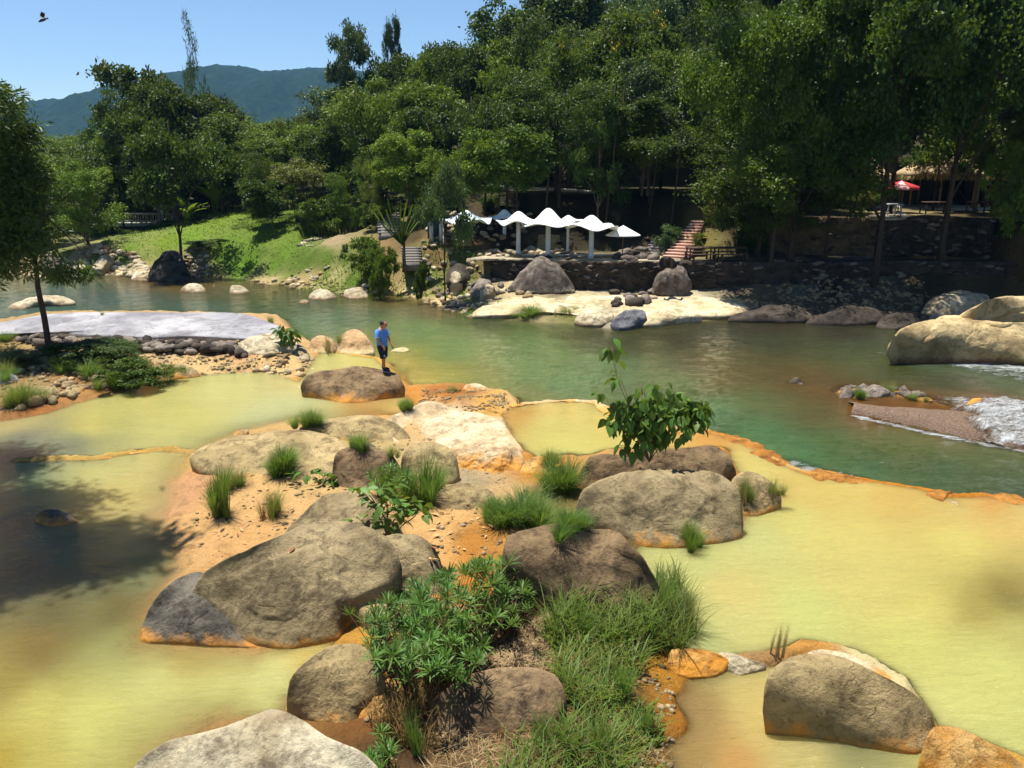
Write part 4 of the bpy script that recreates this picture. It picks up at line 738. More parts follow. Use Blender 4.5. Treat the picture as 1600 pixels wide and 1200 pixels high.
gravel("weir_gravel", "broken stones along the shoal behind the weir", [([(1250, 606), (1310, 602), (1400, 606), (1500, 626), (1420, 632), (1320, 622)], 1.)], 260, .05, .28, M_farb, 9, .0)
# ------------------------------------------------------------------ vegetation
L_dark = leaf_mat("dark_foliage", (.016, .038, .006), (.056, .100, .012), .22, .5, .2)
L_mid = leaf_mat("mid_foliage", (.028, .066, .008), (.105, .165, .016), .27, .5, .2)
L_lite = leaf_mat("light_foliage", (.060, .120, .010), (.165, .225, .022), .32, .5, .2)
L_yel = leaf_mat("yellow_green_foliage", (.110, .135, .018), (.180, .190, .030), .35, .5)
L_blue = leaf_mat("grey_green_foliage", (.040, .072, .022), (.085, .130, .045), .22, .45, .3)
L_grass = leaf_mat("tuft_grass", (.075, .160, .028), (.190, .300, .060), .4, .5, .25)
L_grassy = leaf_mat("yellowish_tuft_grass", (.120, .160, .030), (.240, .250, .070), .35, .55)
L_straw = leaf_mat("dead_straw", (.32, .22, .11), (.50, .36, .20), .25, .8, .1)
L_reddish = leaf_mat("dry_reddish_stems", (.16, .08, .035), (.30, .17, .08), .2, .8, .1)
L_spiky = leaf_mat("spiky_shrub_leaf", (.040, .105, .018), (.110, .200, .035), .3, .5, .25)
L_broad = leaf_mat("broad_bush_leaf", (.040, .105, .016), (.110, .195, .030), .3, .5, .25)
L_flower = leaf_mat("orange_yellow_blossom", (.55, .30, .02), (.75, .48, .04), .3, .6, .2)
M_bark = plain("grey_brown_bark", (.14, .11, .08), .9, .1, .4, 5.)
M_barkd = plain("dark_bark", (.06, .045, .032), .9, .1, .4, 5.)
M_stem = plain("bush_twig_bark", (.20, .14, .08), .85, .1, .3, 20.)

def unit(v): return v/(np.linalg.norm(v, axis=-1, keepdims=True)+1e-9)
def leaves(C, Dv, L, Wd, rng, fold=.15):
    """diamond leaves: centres C, long directions Dv, length L, width Wd"""
    n = len(C); Dv = unit(Dv); s = unit(np.cross(Dv, unit(rng.normal(size=(n, 3))))); up = np.cross(s, Dv)
    L = np.broadcast_to(L, (n,))[:, None]; Wd = np.broadcast_to(Wd, (n,))[:, None]
    m = C+Dv*L*.45
    V = np.stack([C, m+s*Wd*.5+up*Wd*fold, C+Dv*L, m-s*Wd*.5+up*Wd*fold], 1).reshape(-1, 3)
    k = np.arange(n)[:, None]*4
    return V, np.concatenate([k+[0, 1, 2], k+[0, 2, 3]])
def crown_mesh(name, kind, seed, mat):
    g = np.random.default_rng(seed); n = 19000; Lf, Wf = .027, .014
    if kind == 'broad':
        nl = 14; lc = np.stack([g.uniform(-.34, .34, nl), g.uniform(-.34, .34, nl), g.uniform(.38, .90, nl)], 1); lr = np.stack([g.uniform(.10, .20, nl), g.uniform(.10, .20, nl), g.uniform(.07, .13, nl)], 1)
        lc = np.concatenate([lc, [[0, 0, .68]]]); lr = np.concatenate([lr, [[.24, .24, .22]]]); droop = -.3
    elif kind == 'wide':
        nl = 12; a = g.uniform(0, 6.3, nl); rr_ = g.uniform(.15, .36, nl); lc = np.stack([rr_*np.cos(a), rr_*np.sin(a), g.uniform(.3, .8, nl)], 1); lr = np.stack([g.uniform(.13, .22, nl), g.uniform(.13, .22, nl), g.uniform(.10, .2, nl)], 1); droop = -.45; n = 30000; Lf = .019; Wf = .011
    elif kind == 'big':
        nl = 24; lc = np.stack([g.uniform(-.38, .38, nl), g.uniform(-.38, .38, nl), g.uniform(.45, .92, nl)], 1); lr = np.stack([g.uniform(.08, .15, nl), g.uniform(.08, .15, nl), g.uniform(.045, .085, nl)], 1); droop = .15; n = 56000; Lf = .015; Wf = .012
    elif kind == 'tall':
        nl = 10; z = np.linspace(.32, .92, nl); lc = np.stack([g.uniform(-.3, .3, nl)*(1.15-z), g.uniform(-.3, .3, nl)*(1.15-z), z], 1); lr = np.stack([g.uniform(.16, .3, nl), g.uniform(.16, .3, nl), g.uniform(.055, .10, nl)], 1); droop = -.2; n = 14000; Lf = .030; Wf = .014
    elif kind == 'open':
        nl = 11; lc = np.stack([g.uniform(-.34, .34, nl), g.uniform(-.3, .3, nl), g.uniform(.42, .92, nl)], 1); lr = np.stack([g.uniform(.10, .19, nl), g.uniform(.10, .19, nl), g.uniform(.045, .09, nl)], 1); droop = 0.; n = 12000; Lf = .024; Wf = .014
    elif kind == 'bush':
        nl = 8; lc = np.stack([g.uniform(-.26, .26, nl), g.uniform(-.26, .26, nl), g.uniform(.25, .7, nl)], 1); lr = np.stack([g.uniform(.16, .25, nl)]*2+[g.uniform(.18, .28, nl)], 1); droop = -.1; n = 8000; Lf = .045; Wf = .024
    elif kind == 'bamboo':
        nl = 10; lc = np.stack([g.uniform(-.28, .28, nl), g.uniform(-.28, .28, nl), g.uniform(.2, .8, nl)], 1); lr = np.stack([g.uniform(.14, .24, nl)]*2+[g.uniform(.14, .24, nl)], 1); droop = -1.1; n = 17000; Lf = .030; Wf = .007
    elif kind == 'spire':
        nl = 26; z = np.linspace(.3, .98, nl); lc = np.stack([g.uniform(-.5, .5, nl)*(1.05-z), g.uniform(-.5, .5, nl)*(1.05-z), z], 1); lr = np.stack([.30*(1.08-z)]*2+[np.full(nl, .02)], 1); droop = .3; n = 2600; Lf = .06; Wf = .010
    elif kind == 'willowy':
        nl = 13; lc = np.stack([g.uniform(-.33, .33, nl), g.uniform(-.33, .33, nl), g.uniform(.18, .82, nl)], 1); lr = np.stack([g.uniform(.12, .2, nl)]*2+[g.uniform(.10, .18, nl)], 1); droop = -.9; n = 15000; Lf = .040; Wf = .010
    vol = (lr.prod(1))**.67; pick = g.choice(len(lc), size=max(60, n//(150 if kind != 'big' else 260) if kind not in ('bush',) else n//100), p=vol/vol.sum())
    d = unit(g.normal(size=(len(pick), 3))); d[:, 2] = np.abs(d[:, 2])*g.choice([1, 1, 1, -1], len(pick)); cc = lc[pick]+d*lr[pick]*g.uniform(.68, 1.05, len(pick))[:, None]
    ci = g.integers(0, len(cc), n); cs = g.uniform(.020, .046, len(cc)) if kind not in ('spire',) else np.full(len(cc), .03)
    if kind == 'tall' or kind == 'open': cs *= .9
    off = g.normal(size=(n, 3))*cs[ci][:, None]*np.array([1, 1, .6]); C = cc[ci]+off
    C[:, 2] = np.clip(C[:, 2], .02, None)
    D_ = unit(off)*.6+unit(g.normal(size=(n, 3)))*.8+np.array([0, 0, droop])
    sz = g.uniform(.7, 1.3, n)
    D_[:, 2] *= (.55 if kind == 'big' else 1)
    V, Fc = leaves(C, D_, Lf*sz, Wf*sz, g, .2)
    me = mesh(name, V, Fc, mat, link=False)
    # trunk and limbs
    b = MB(); t0 = {'broad': .011, 'wide': .016, 'big': .012, 'tall': .012, 'open': .010, 'bush': .006, 'bamboo': .005, 'spire': .008, 'willowy': .008}[kind]
    top = np.array([g.uniform(-.03, .03), g.uniform(-.03, .03), .78])
    z = np.linspace(-.03, 1, 9)[:, None]; P = np.concatenate([top[:2]*z+.014*np.stack([perlin(np.concatenate([z*3, z*0, z*0+seed], 1)), perlin(np.concatenate([z*3, z*0+9, z*0+seed], 1))], 1), z*top[2]], 1)
    if kind in ('bush', 'bamboo', 'willowy'):
        for j in range(9 if kind != 'bush' else 5):
            e = lc[j % len(lc)]; q = np.linspace(0, 1, 7)[:, None]; b.tube(np.concatenate([e[:2]*q**1.3+g.uniform(-.03, .03, 2), q*e[2]-.02], 1), np.linspace(t0, t0*.4, 7), 5)
    else:
        b.tube(P, np.linspace(t0*1.25, t0*.35, 9)*np.array([1.5]+[1]*8), 9)
        for j in range(min(9, len(lc))):
            e = lc[j]; s0 = P[int(np.clip((e[2]-.22)/.78*8, 2, 7))]; q = np.linspace(0, 1, 6)[:, None]
            b.tube(s0*(1-q)+e*q+np.array([0, 0, .04])*np.sin(q*math.pi), np.linspace(t0*.5, t0*.14, 6), 6)
    tm = b.build("trunk", M_bark, link=False, smooth=True)
    fl = None
    return me, tm, cc
CROWN = {}
for k, seeds in (('broad', (1, 2, 3)), ('wide', (4, 5)), ('big', (21,)), ('tall', (6, 7)), ('open', (8,)), ('bush', (9, 10)), ('bamboo', (11, 12)), ('spire', (13,)), ('willowy', (14,))):
    CROWN[k] = [crown_mesh("crown", k, s, L_mid) for s in seeds]
def setmat(o, m):
    o.material_slots[0].link = 'OBJECT'; o.material_slots[0].material = m
def blossoms(cc, seed):
    g = np.random.default_rng(seed); c = cc[cc[:, 2] > .62]; c = c[g.choice(len(c), min(len(c), 26), replace=False)]
    ci = g.integers(0, len(c), 700); C = c[ci]+g.normal(size=(700, 3))*.016+np.array([0, 0, .035]); V, Fc = leaves(C, g.normal(size=(700, 3))+[0, 0, 1.], .016, .013, g); return mesh("blossoms", V, Fc, L_flower, link=False)
BLOS = blossoms(CROWN['broad'][0][2], 5)
TREES = []
def tree(px, top, Y, wpx, kind, v, mat, label, cat="tree", name="tree", group=None, bark=None, flower=False, base=None, rz=None, lean=None):
    T = WD(px, top, Y); gz = hz(T[0], T[1]) if base is None else base; h = T[2]-gz; w = wpx/F*Y
    o = thing(name, label, cat, (T[0], T[1], gz-.05), random.uniform(0, 6.28) if rz is None else rz, group); o.scale = (w, w, h)
    me, tm, cc = CROWN[kind][v % len(CROWN[kind])]
    c = place("crown", me, o); setmat(c, mat); t = place("trunk", tm, o); setmat(t, bark or M_bark)
    if flower: place("blossoms", BLOS, o)
    if lean: 
        o.rotation_mode = 'XYZ'; o.rotation_euler = (lean[0], lean[1], o.rotation_euler.z)
    TREES.append((T[0], T[1])); return o

# named trees and bushes, left to right
tree(252, 118, 57.5, 205, 'open', 0, L_dark, "slender dark trunked tree rising from the black rock outcrop on the left bank", bark=M_barkd, name="bank_tree", rz=.4)
tree(243, 44, 76, 225, 'open', 0, L_dark, "tall ragged tree with layered crown standing above the left bank", name="tall_tree", rz=1.)
tree(225, 120, 72, 150, 'broad', 2, L_dark, "dark round tree filling the gap below the tall ragged tree", name="dark_tree")
tree(290, 12, 92, 58, 'spire', 0, L_blue, "thin wispy spire shaped conifer poking above the tall ragged tree", name="pine_tree", cat="pine tree")
tree(545, 42, 84, 105, 'tall', 1, L_blue, "tall feathery tree topping the skyline left of its slim neighbour", name="tall_tree", rz=.3)
tree(613, 30, 90, 42, 'tall', 0, L_blue, "slim columnar tree alone on the skyline", name="slim_tree", rz=2.)
tree(120, 245, 62, 130, 'willowy', 0, L_lite, "light green leafy tree leaning over the left beach", name="leafy_tree")
tree(40, 235, 66, 140, 'broad', 1, L_mid, "mid green tree behind the near left crown", name="leafy_tree")
tree(455, 168, 78, 70, 'bamboo', 0, L_yel, "yellow green bamboo plume rising behind the grassy slope", name="bamboo", cat="bamboo")
tree(385, 232, 67, 110, 'bamboo', 1, L_mid, "rounded bamboo clump at the top of the grassy slope", name="bamboo", cat="bamboo")
tree(455, 242, 64, 130, 'willowy', 0, L_yel, "drooping yellowish thicket right of the rounded bamboo clump", name="willowy_tree", cat="shrub")
tree(420, 268, 62, 100, 'bush', 0, L_dark, "dark dense bush in front of the drooping thicket", name="dense_bush", cat="shrub")
tree(540, 262, 62, 90, 'bamboo', 0, L_mid, "shaggy bamboo left of the fan leaved palm", name="bamboo", cat="bamboo")
tree(578, 238, 60, 60, 'bamboo', 1, L_yel, "narrow bright bamboo clump behind the fan leaved palm", name="bamboo", cat="bamboo")
tree(498, 300, 60, 80, 'bush', 1, L_mid, "low bush at the foot of the shaggy bamboo", name="dense_bush", cat="shrub")
tree(690, 198, 45.5, 108, 'open', 0, L_blue, "slim bank tree with a thin dark trunk before the left canopy", bark=M_barkd, name="bank_tree", rz=2.4)
tree(560, 358, 50, 84, 'bush', 0, L_mid, "rounded bush on the bank left of the fan leaved palm", name="round_bush", cat="shrub")
tree(597, 372, 47.5, 54, 'bush', 1, L_lite, "small bright bush just left of the fan leaved palm's trunk", name="round_bush", cat="shrub")
tree(657, 398, 46, 28, 'bush', 0, L_mid, "small upright bush beside the slim bank tree", name="round_bush", cat="shrub")
tree(318, 372, 60, 62, 'bush', 1, L_dark, "dark shrub on the slope above the black rock outcrop", name="slope_shrub", cat="shrub")
tree(347, 372, 61, 34, 'bush', 0, L_dark, "small dark shrub alone on the grassy slope", name="slope_shrub", cat="shrub")
tree(1042, 342, 50, 50, 'bush', 1, L_blue, "rounded shrub growing left of the red brown steps", name="round_bush", cat="shrub")
tree(1085, 356, 49.5, 34, 'bush', 0, L_yel, "yellowish shrub in the bank below the leaning tree", name="round_bush", cat="shrub")
tree(1258, 150, 46.8, 268, 'wide', 0, L_mid, "spreading tree with low dense crown before the ivy covered wall", bark=M_barkd, name="spreading_tree", rz=.5)
tree(1200, 205, 48.6, 200, 'wide', 1, L_dark, "spreading tree with rounded crown above the red brown steps", bark=M_barkd, name="spreading_tree", rz=1.5)
tree(1335, -40, 47.5, 200, 'open', 0, L_mid, "high crowned tree between the spreading tree and the thatched hut", bark=M_barkd, name="high_tree", rz=3.)
tree(1440, -170, 45.2, 330, 'big', 0, L_dark, "very tall dark tree shading the right bank between hut and river", bark=M_barkd, name="tall_shade_tree")
tree(1245, -60, 46., 250, 'big', 0, L_mid, "very tall tree standing over the spreading one on the right bank", bark=M_barkd, name="tall_shade_tree")
tree(1478, 182, 57.2, 120, 'open', 0, L_dark, "slim leafy tree half hiding the thatched roof", bark=M_barkd, name="slim_tree", rz=2.)
o = tree(1020, 150, 56., 200, 'broad', 2, L_dark, "leaning tree whose trunk slants up to the left beside the steps", bark=M_bark, name="leaning_tree", rz=0.)
tree(1555, -190, 46.5, 330, 'big', 0, L_dark, "tall dark tree standing in front of the thatched hut", bark=M_barkd, name="dark_tree", rz=1.)
tree(1590, 190, 47.5, 100, 'bush', 0, L_lite, "bright leafy bush at the right edge of the picture", name="leafy_bush", cat="shrub", base=2.35)
tree(1640, 120, 49, 220, 'broad', 0, L_mid, "leafy tree cut by the right edge of the picture", name="leafy_tree")
tree(1340, 272, 57, 60, 'bush', 1, L_yel, "yellowish bush between the hut and the spreading tree", name="leafy_bush", cat="shrub")
for px, tp, w_, Y_, kd, m_, lab in [(112, 532, 130, 28., 'bush', L_dark, "dark dense shrub at the foot of the near tree"), (188, 556, 116, 26.6, 'bush', L_mid, "dense green shrub overhanging the left pool"), (160, 528, 130, 29., 'willowy', L_dark, "brownish green scrub behind the near tree's trunk"), (258, 566, 70, 27.4, 'willowy', L_yel, "thin yellowish scrub trailing right of the overhanging shrub"), (22, 543, 120, 28.6, 'willowy', L_yel, "straggly yellow green scrub at the far left of the bank")]:
    tree(px, tp, Y_, w_, kd, 0, m_, lab, name="bank_shrub", cat="shrub")
# big trees with orange blossom and the canopy wall
fl = [(965, 5, 66, 190, 'broad', 0, L_mid, True, "orange flowering tree rising out of the canopy above the white canopies"), (1430, -20, 66, 220, 'broad', 0, L_mid, True, "orange flowering tree above the thatched hut"),
      (1500, -40, 70, 200, 'broad', 0, L_lite, True, "orange tinged flowering tree high in the upper right corner")]
for px, tp, Y, w, k, v, m, f, lab in fl: tree(px, tp, Y, w, k, v, m, lab, flower=f, name="flowering_tree")
mats = [L_dark, L_dark, L_mid, L_dark, L_mid, L_lite, L_blue]
gt = random.Random(5)
TONE = {}
def flabel(px, top, kind, m):
    tone = {L_dark.name: "dark green", L_mid.name: "mid green", L_lite.name: "bright green", L_blue.name: "grey green"}[m.name]; shp = {"broad": "round crowned", "tall": "tall narrow", "wide": "spreading", "open": "open crowned", "willowy": "drooping"}[kind]
    col = "left of the white canopies" if px < 690 else ("above the white canopies" if px < 1010 else ("above the red brown steps" if px < 1160 else ("above the tall brown wall" if px < 1380 else ("around the thatched hut" if px < 1560 else "by the right edge"))))
    row = "on the hilltop" if top < 30 else ("high on the hillside" if top < 110 else ("halfway up the hillside" if top < 190 else "low in the forest front"))
    return f"{tone} {shp} forest tree {row} {col}"
# skyline heights the forest follows
sx = [60, 165, 240, 330, 420, 500, 540, 640, 700, 790, 830, 900, 1000, 1100, 1300, 1700]; sy = [205, 185, 140, 140, 195, 180, 120, 90, 70, 45, -30, -10, -30, -60, -90, -100]
def sk(px): return float(np.interp(px, sx, sy))
rows = [(55.5, 92, 185), (60.5, 92, 120), (67, 92, 75), (75, 94, 34), (85, 92, 4), (97, 90, -14), (118, 90, -8)]
for ri, (Y, step, drop) in enumerate(rows):
    px = 610+gt.uniform(0, 40) if ri < 2 else (520 if ri == 2 else -40)
    while px < 1750:
        top = sk(px)+max(drop, 0)*(.55 if px < 800 else 1.0)+gt.uniform(-18, 22) if px > 620 else sk(px)+gt.uniform(5, 45)
        if ri >= 3 and px < 560: top = sk(px)+gt.uniform(8, 35)
        if ri >= 5 and px > 560: top = sk(px)+gt.uniform(-6, 22)
        if not (ri < 3 and 1370 < px < 1550) and not (ri < 1 and 1020 < px < 1120):
            kd = gt.choice(['broad', 'open', 'tall', 'wide', 'broad', 'willowy', 'tall']); mm = gt.choice(mats)
            tree(px, top, Y+gt.uniform(-2.5, 2.5), step*gt.uniform(1.35, 2.3)*(.75 if kd == 'tall' else 1), kd, gt.randrange(3), mm, flabel(px, top, kd, mm), group="forest trees on the far hillside", name="forest_tree", bark=gt.choice([M_bark, M_barkd]))
        px += step*gt.uniform(.65, 1.0)
# left valley trees behind the footbridge
for px, top, Y, w, k, m in [(170, 215, 84, 120, 'broad', L_mid), (110, 220, 96, 110, 'broad', L_mid), (60, 225, 90, 110, 'broad', L_lite), (210, 170, 88, 130, 'broad', L_dark), (300, 190, 86, 130, 'broad', L_dark), (350, 150, 92, 110, 'broad', L_dark), (330, 230, 80, 120, 'wide', L_mid), (240, 250, 82, 120, 'bush', L_mid), (180, 278, 81, 110, 'bush', L_yel), (400, 210, 84, 90, 'broad', L_mid),
                           (290, 262, 80, 90, 'bush', L_dark), (355, 255, 78, 90, 'bush', L_mid), (500, 215, 78, 110, 'broad', L_mid), (130, 300, 80, 90, 'bush', L_lite), (60, 290, 78, 110, 'bush', L_mid), (0, 240, 80, 140, 'broad', L_dark), (560, 180, 74, 130, 'broad', L_dark), (640, 150, 70, 130, 'broad', L_mid), (420, 240, 74, 90, 'bush', L_dark)]:
    tone = {L_dark.name: "dark", L_mid.name: "mid green", L_lite.name: "bright green", L_yel.name: "yellowish"}[m.name]; pl = "far left behind the near tree" if px < 100 else ("behind the footbridge's left end" if px < 190 else ("behind the slender bank tree" if px < 290 else ("behind the grassy slope's crest" if px < 430 else "where the valley meets the hillside")))
    tree(px, top, Y, w, k, gt.randrange(3), m, f"{tone} {'bushy' if k == 'bush' else 'round'} tree {pl}, {'reaching the skyline' if top < 200 else ('below the skyline' if top < 245 else 'low down')}", group="trees in the wooded valley on the left", name="valley_tree")
for i in range(34):                                                          # understorey along the foot of the forest
    px = 600+i*30+gt.uniform(-12, 12)
    if 1390 < px < 1540: continue
    tree(px, gt.uniform(288, 325), gt.uniform(57, 63), gt.uniform(30, 70), 'bush', gt.randrange(2), gt.choice([L_dark, L_dark, L_mid]), "shadowy undergrowth bush at the forest foot "+("left of the canopies" if px < 700 else ("behind the left canopies" if px < 800 else ("behind the tallest canopy" if px < 900 else ("behind the right canopies" if px < 1010 else ("above the red brown steps" if px < 1160 else ("above the tall brown wall" if px < 1390 else "right of the thatched hut")))))), group="undergrowth below the forest", name="undergrowth_bush", cat="shrub")
for i in range(16):                                                          # shrubs at the gully under the footbridge
    px = 90+i*15+gt.uniform(-6, 6); tree(px, 352+gt.uniform(-6, 8)-max(0, px-230)*.12, 72+gt.uniform(-2, 2), gt.uniform(28, 46), 'bush', gt.randrange(2), gt.choice([L_dark, L_mid]), "dark bush in the gully beneath the footbridge", group="bushes beneath the footbridge", name="gully_bush", cat="shrub")
# slim trunks and saplings in front of the dark understorey
b = MB(); b.tube(np.array([[0, 0, -.1], [.02, 0, .3], [-.01, .01, .6], [.02, 0, 1.]]), [.07, .06, .05, .035], 7); SLIM = b.build("bare_sapling", M_barkd, link=False, smooth=True)
for i in range(26):
    px = gt.choice([gt.uniform(735, 1010), gt.uniform(1000, 1180), gt.uniform(1330, 1400)]); Y = gt.uniform(53, 58); T = WD(px, 300, Y); gz = hz(T[0], Y)
    o = tag(place("bare_sapling", SLIM), "slim bare trunk in the dark understorey "+("behind the left canopies" if px < 800 else ("behind the tallest canopy" if px < 900 else ("behind the right hand canopies" if px < 1010 else ("near the red brown steps" if px < 1180 else "left of the red parasol")))), "sapling", "bare saplings below the canopy"); o.location = (T[0], Y, gz); s = gt.uniform(.8, 2.0); o.scale = (s, s, gt.uniform(5, 8)); o.rotation_euler = (gt.uniform(-.08, .08), gt.uniform(-.1, .1), gt.uniform(0, 6))
# the near left tree: trunk at the foot of the bushes, drooping dark crown
def near_tree():
    B = W(78, 556, .8); o = thing("near_tree", "near tree with dark drooping leaves and a thin crooked trunk at the left", "tree", B); b = MB(); g = np.random.default_rng(21)
    def at(px, py, dy=0): return WD(px, py, B[1]+dy)-B
    P = catmull_open(np.array([[0, 0, -.2], at(70, 500), at(60, 452), at(56, 415), at(48, 360, .2), at(35, 300, .3), at(20, 240, .2)]), 24); b.tube(P, np.linspace(.12, .04, 24)*np.array([1.3]+[1]*23), 9)
    ends = [(110, 425), (150, 418), (10, 420), (-40, 400), (90, 350), (60, 250), (-20, 250), (-60, 330), (20, 160), (110, 300), (60, 180), (-80, 220)]
    lob = []
    for px, py in ends:
        e = at(px, py, g.uniform(-1.3, 1.3)); s0 = P[g.integers(12, 23)]; q = np.linspace(0, 1, 7)[:, None]; Q = s0*(1-q)+e*q+np.array([0, 0, .25])*np.sin(q*math.pi); b.tube(Q, np.linspace(.04, .012, 7), 6); lob.append(Q[3]); lob.append(Q[6])
    b.build("trunk", M_barkd, o, smooth=True)
    # crown lobes (px, py, rx px, rz px, depth)
    C = []; S = []
    for px, py, rx, rz_, dy, n in [(15, 185, 70, 48, 0, 75), (45, 235, 48, 48, .4, 50), (0, 290, 90, 60, 0, 100), (-50, 250, 90, 100, 0, 80), (15, 350, 95, 62, -.3, 110), (70, 290, 40, 45, .3, 30), (80, 355, 48, 42, .5, 32), (-30, 390, 90, 50, 0, 70), (40, 400, 85, 32, -.2, 60), (125, 422, 42, 10, 0, 12), (10, 148, 50, 20, 0, 24), (150, 428, 22, 6, 0, 5), (5, 440, 40, 14, 0, 8)]:
        c = at(px-30, py, dy); rx = rx*.86; k = B[1]/F*.99; d = unit(g.normal(size=(n, 3)))*g.uniform(.3, 1, (n, 1))**.5; C.append(c+d*np.array([rx*k, rx*k*.8, rz_*k]))
    C = np.concatenate(C); n = len(C)*46; ci = g.integers(0, len(C), n); off = g.normal(size=(n, 3))*np.array([.17, .17, .12]); D_ = unit(off)*1.0+g.normal(size=(n, 3))*.35+np.array([0, 0, -.45])
    s = g.uniform(.7, 1.25, n); V, Fc = leaves(C[ci]+off, D_, .26*s, .06*s, g, .25); mesh("crown", V, Fc, L_near, o)
L_near = leaf_mat("near_tree_leaf", (.018, .045, .008), (.085, .140, .018), .25, .45, .3)
near_tree()
# a tall tree standing outside the picture on the left; its crown shades the left pool
def shade_tree():
    o = thing("riverside_tree", "tall riverside tree beyond the left edge whose crown shades the left pool", "tree", (-17.6, 20.6, .3)); b = MB(); g = np.random.default_rng(5)
    b.tube(catmull_open(np.array([[0, 0, -.3], [.2, 0, 4], [.5, -.5, 9], [1.0, -1.2, 15]]), 16), np.linspace(.34, .15, 16), 10)
    C = []
    for c, r, n in [((3.0, -.8, 15.6), (2.0, 1.1, 1.0), 50), ((5.2, -3.2, 14.8), (2.5, 1.7, 1.1), 90), ((3.4, -4.6, 15.2), (2.6, 1.8, 1.2), 90), ((1.0, -2.0, 15.6), (2.6, 2.2, 1.5), 90), ((2.6, -6.6, 14.6), (1.6, 1.4, 1.0), 34), ((.3, 1.6, 16.), (2.6, 1.6, 1.2), 50)]:
        d = unit(g.normal(size=(n, 3)))*g.uniform(.2, 1, (n, 1))**.5; C.append(np.array(c)+d*np.array(r))
        q = np.linspace(0, 1, 6)[:, None]; b.tube(np.array([.8, -.9, 12.])*(1-q)+np.array(c)*q, np.linspace(.12, .03, 6), 7)
    b.build("trunk", M_bark, o, smooth=True); C = np.concatenate(C); n = len(C)*64; ci = g.integers(0, len(C), n)
    off = g.normal(size=(n, 3))*.30; V, Fc = leaves(C[ci]+off, g.normal(size=(n, 3))+[0, 0, -.3], .26, .15, g); mesh("crown", V, Fc, L_mid, o)
shade_tree()

# --- grass tufts
def tuft_mesh(name, n, h, spread, width, droop, seed, mat, erect=.5, link=False):
    g = np.random.default_rng(seed); a = g.uniform(0, 6.283, n); r0 = g.uniform(0, .22, n)*spread; lean = g.uniform(.05, 1, n)**.75*spread*(1.75-erect); H = h*g.uniform(.45, 1., n)
    S = 6; q = np.linspace(0, 1, S)[None, :, None]; dr = np.stack([np.cos(a), np.sin(a), a*0], 1)[:, None, :]; sd = np.stack([-np.sin(a), np.cos(a), a*0], 1)[:, None, :]
    tw = g.normal(0, .5, n); sd = sd*np.cos(tw)[:, None, None]+dr*np.sin(tw)[:, None, None]
    P = dr*r0[:, None, None]+dr*(lean[:, None, None]*q**1.3)+np.array([0, 0, 1.])*(H[:, None, None]*(q-droop*q**2.6)); P = P+g.normal(0, .015*h, (n, 1, 3))*q
    w = width*g.uniform(.6, 1.2, n)[:, None, None]*(1-q**1.6)*.5+.0004; V = np.stack([P-sd*w, P+sd*w], 2).reshape(-1, 3)
    k = (np.arange(n)[:, None]*S*2+np.arange(S-1)[None, :]*2).reshape(-1, 1); return mesh(name, V, np.concatenate([k+[0, 1, 3, 2]]), mat, link=link)
TUFT = {'soft': tuft_mesh("blades", 210, .6, .62, .016, .40, 1, L_grass, .45), 'fine': tuft_mesh("blades", 250, .55, .66, .012, .30, 2, L_grass, .45), 'reed': tuft_mesh("blades", 75, 1., .50, .026, .18, 3, L_grass, .8),
        'yel': tuft_mesh("blades", 130, .6, .62, .014, .30, 4, L_grassy, .45), 'dry': tuft_mesh("blades", 80, .6, .30, .010, .05, 5, L_straw, .8), 'thin': tuft_mesh("blades", 45, .8, .5, .012, .2, 6, L_grassy, .6), 'dryred': tuft_mesh("blades", 90, .45, .5, .010, .3, 7, L_reddish)}
def tuft(px, py, wpx, hpx, kinds, label, z=None, group=None, name="grass_tuft"):
    B = on_ground(px, py) if z is None and not (590 < py < 660 and px > 1300) else W(px, py, z or .04); k = math.hypot(B[1], CAMZ-B[2])/F
    o = thing(name, label, "grass tuft", B-np.array([0, 0, .03]), random.uniform(0, 6), group)
    q = 0
    for i, kd in enumerate(kinds):
        me = TUFT[kd]; hh = .6 if kd not in ('reed', 'thin') else (1. if kd == 'reed' else .8)
        for j in range(3 if wpx > 30 else 2):
            f = random.uniform(.55, 1.0) if q else 1.0; s = (wpx*k)*.60*f; r = 0 if q == 0 else random.uniform(.10, .40)*wpx*k; a = random.uniform(0, 6.28); c = place("blades", me, o)
            c.location = (r*math.cos(a), r*math.sin(a)*.7, -.05*r); c.scale = (s, s, hpx*k/hh*1.40*f*random.uniform(.85, 1.1)); c.rotation_euler = (random.uniform(-.16, .16), random.uniform(-.16, .16), random.uniform(0, 6.28)); q += 1
    return o
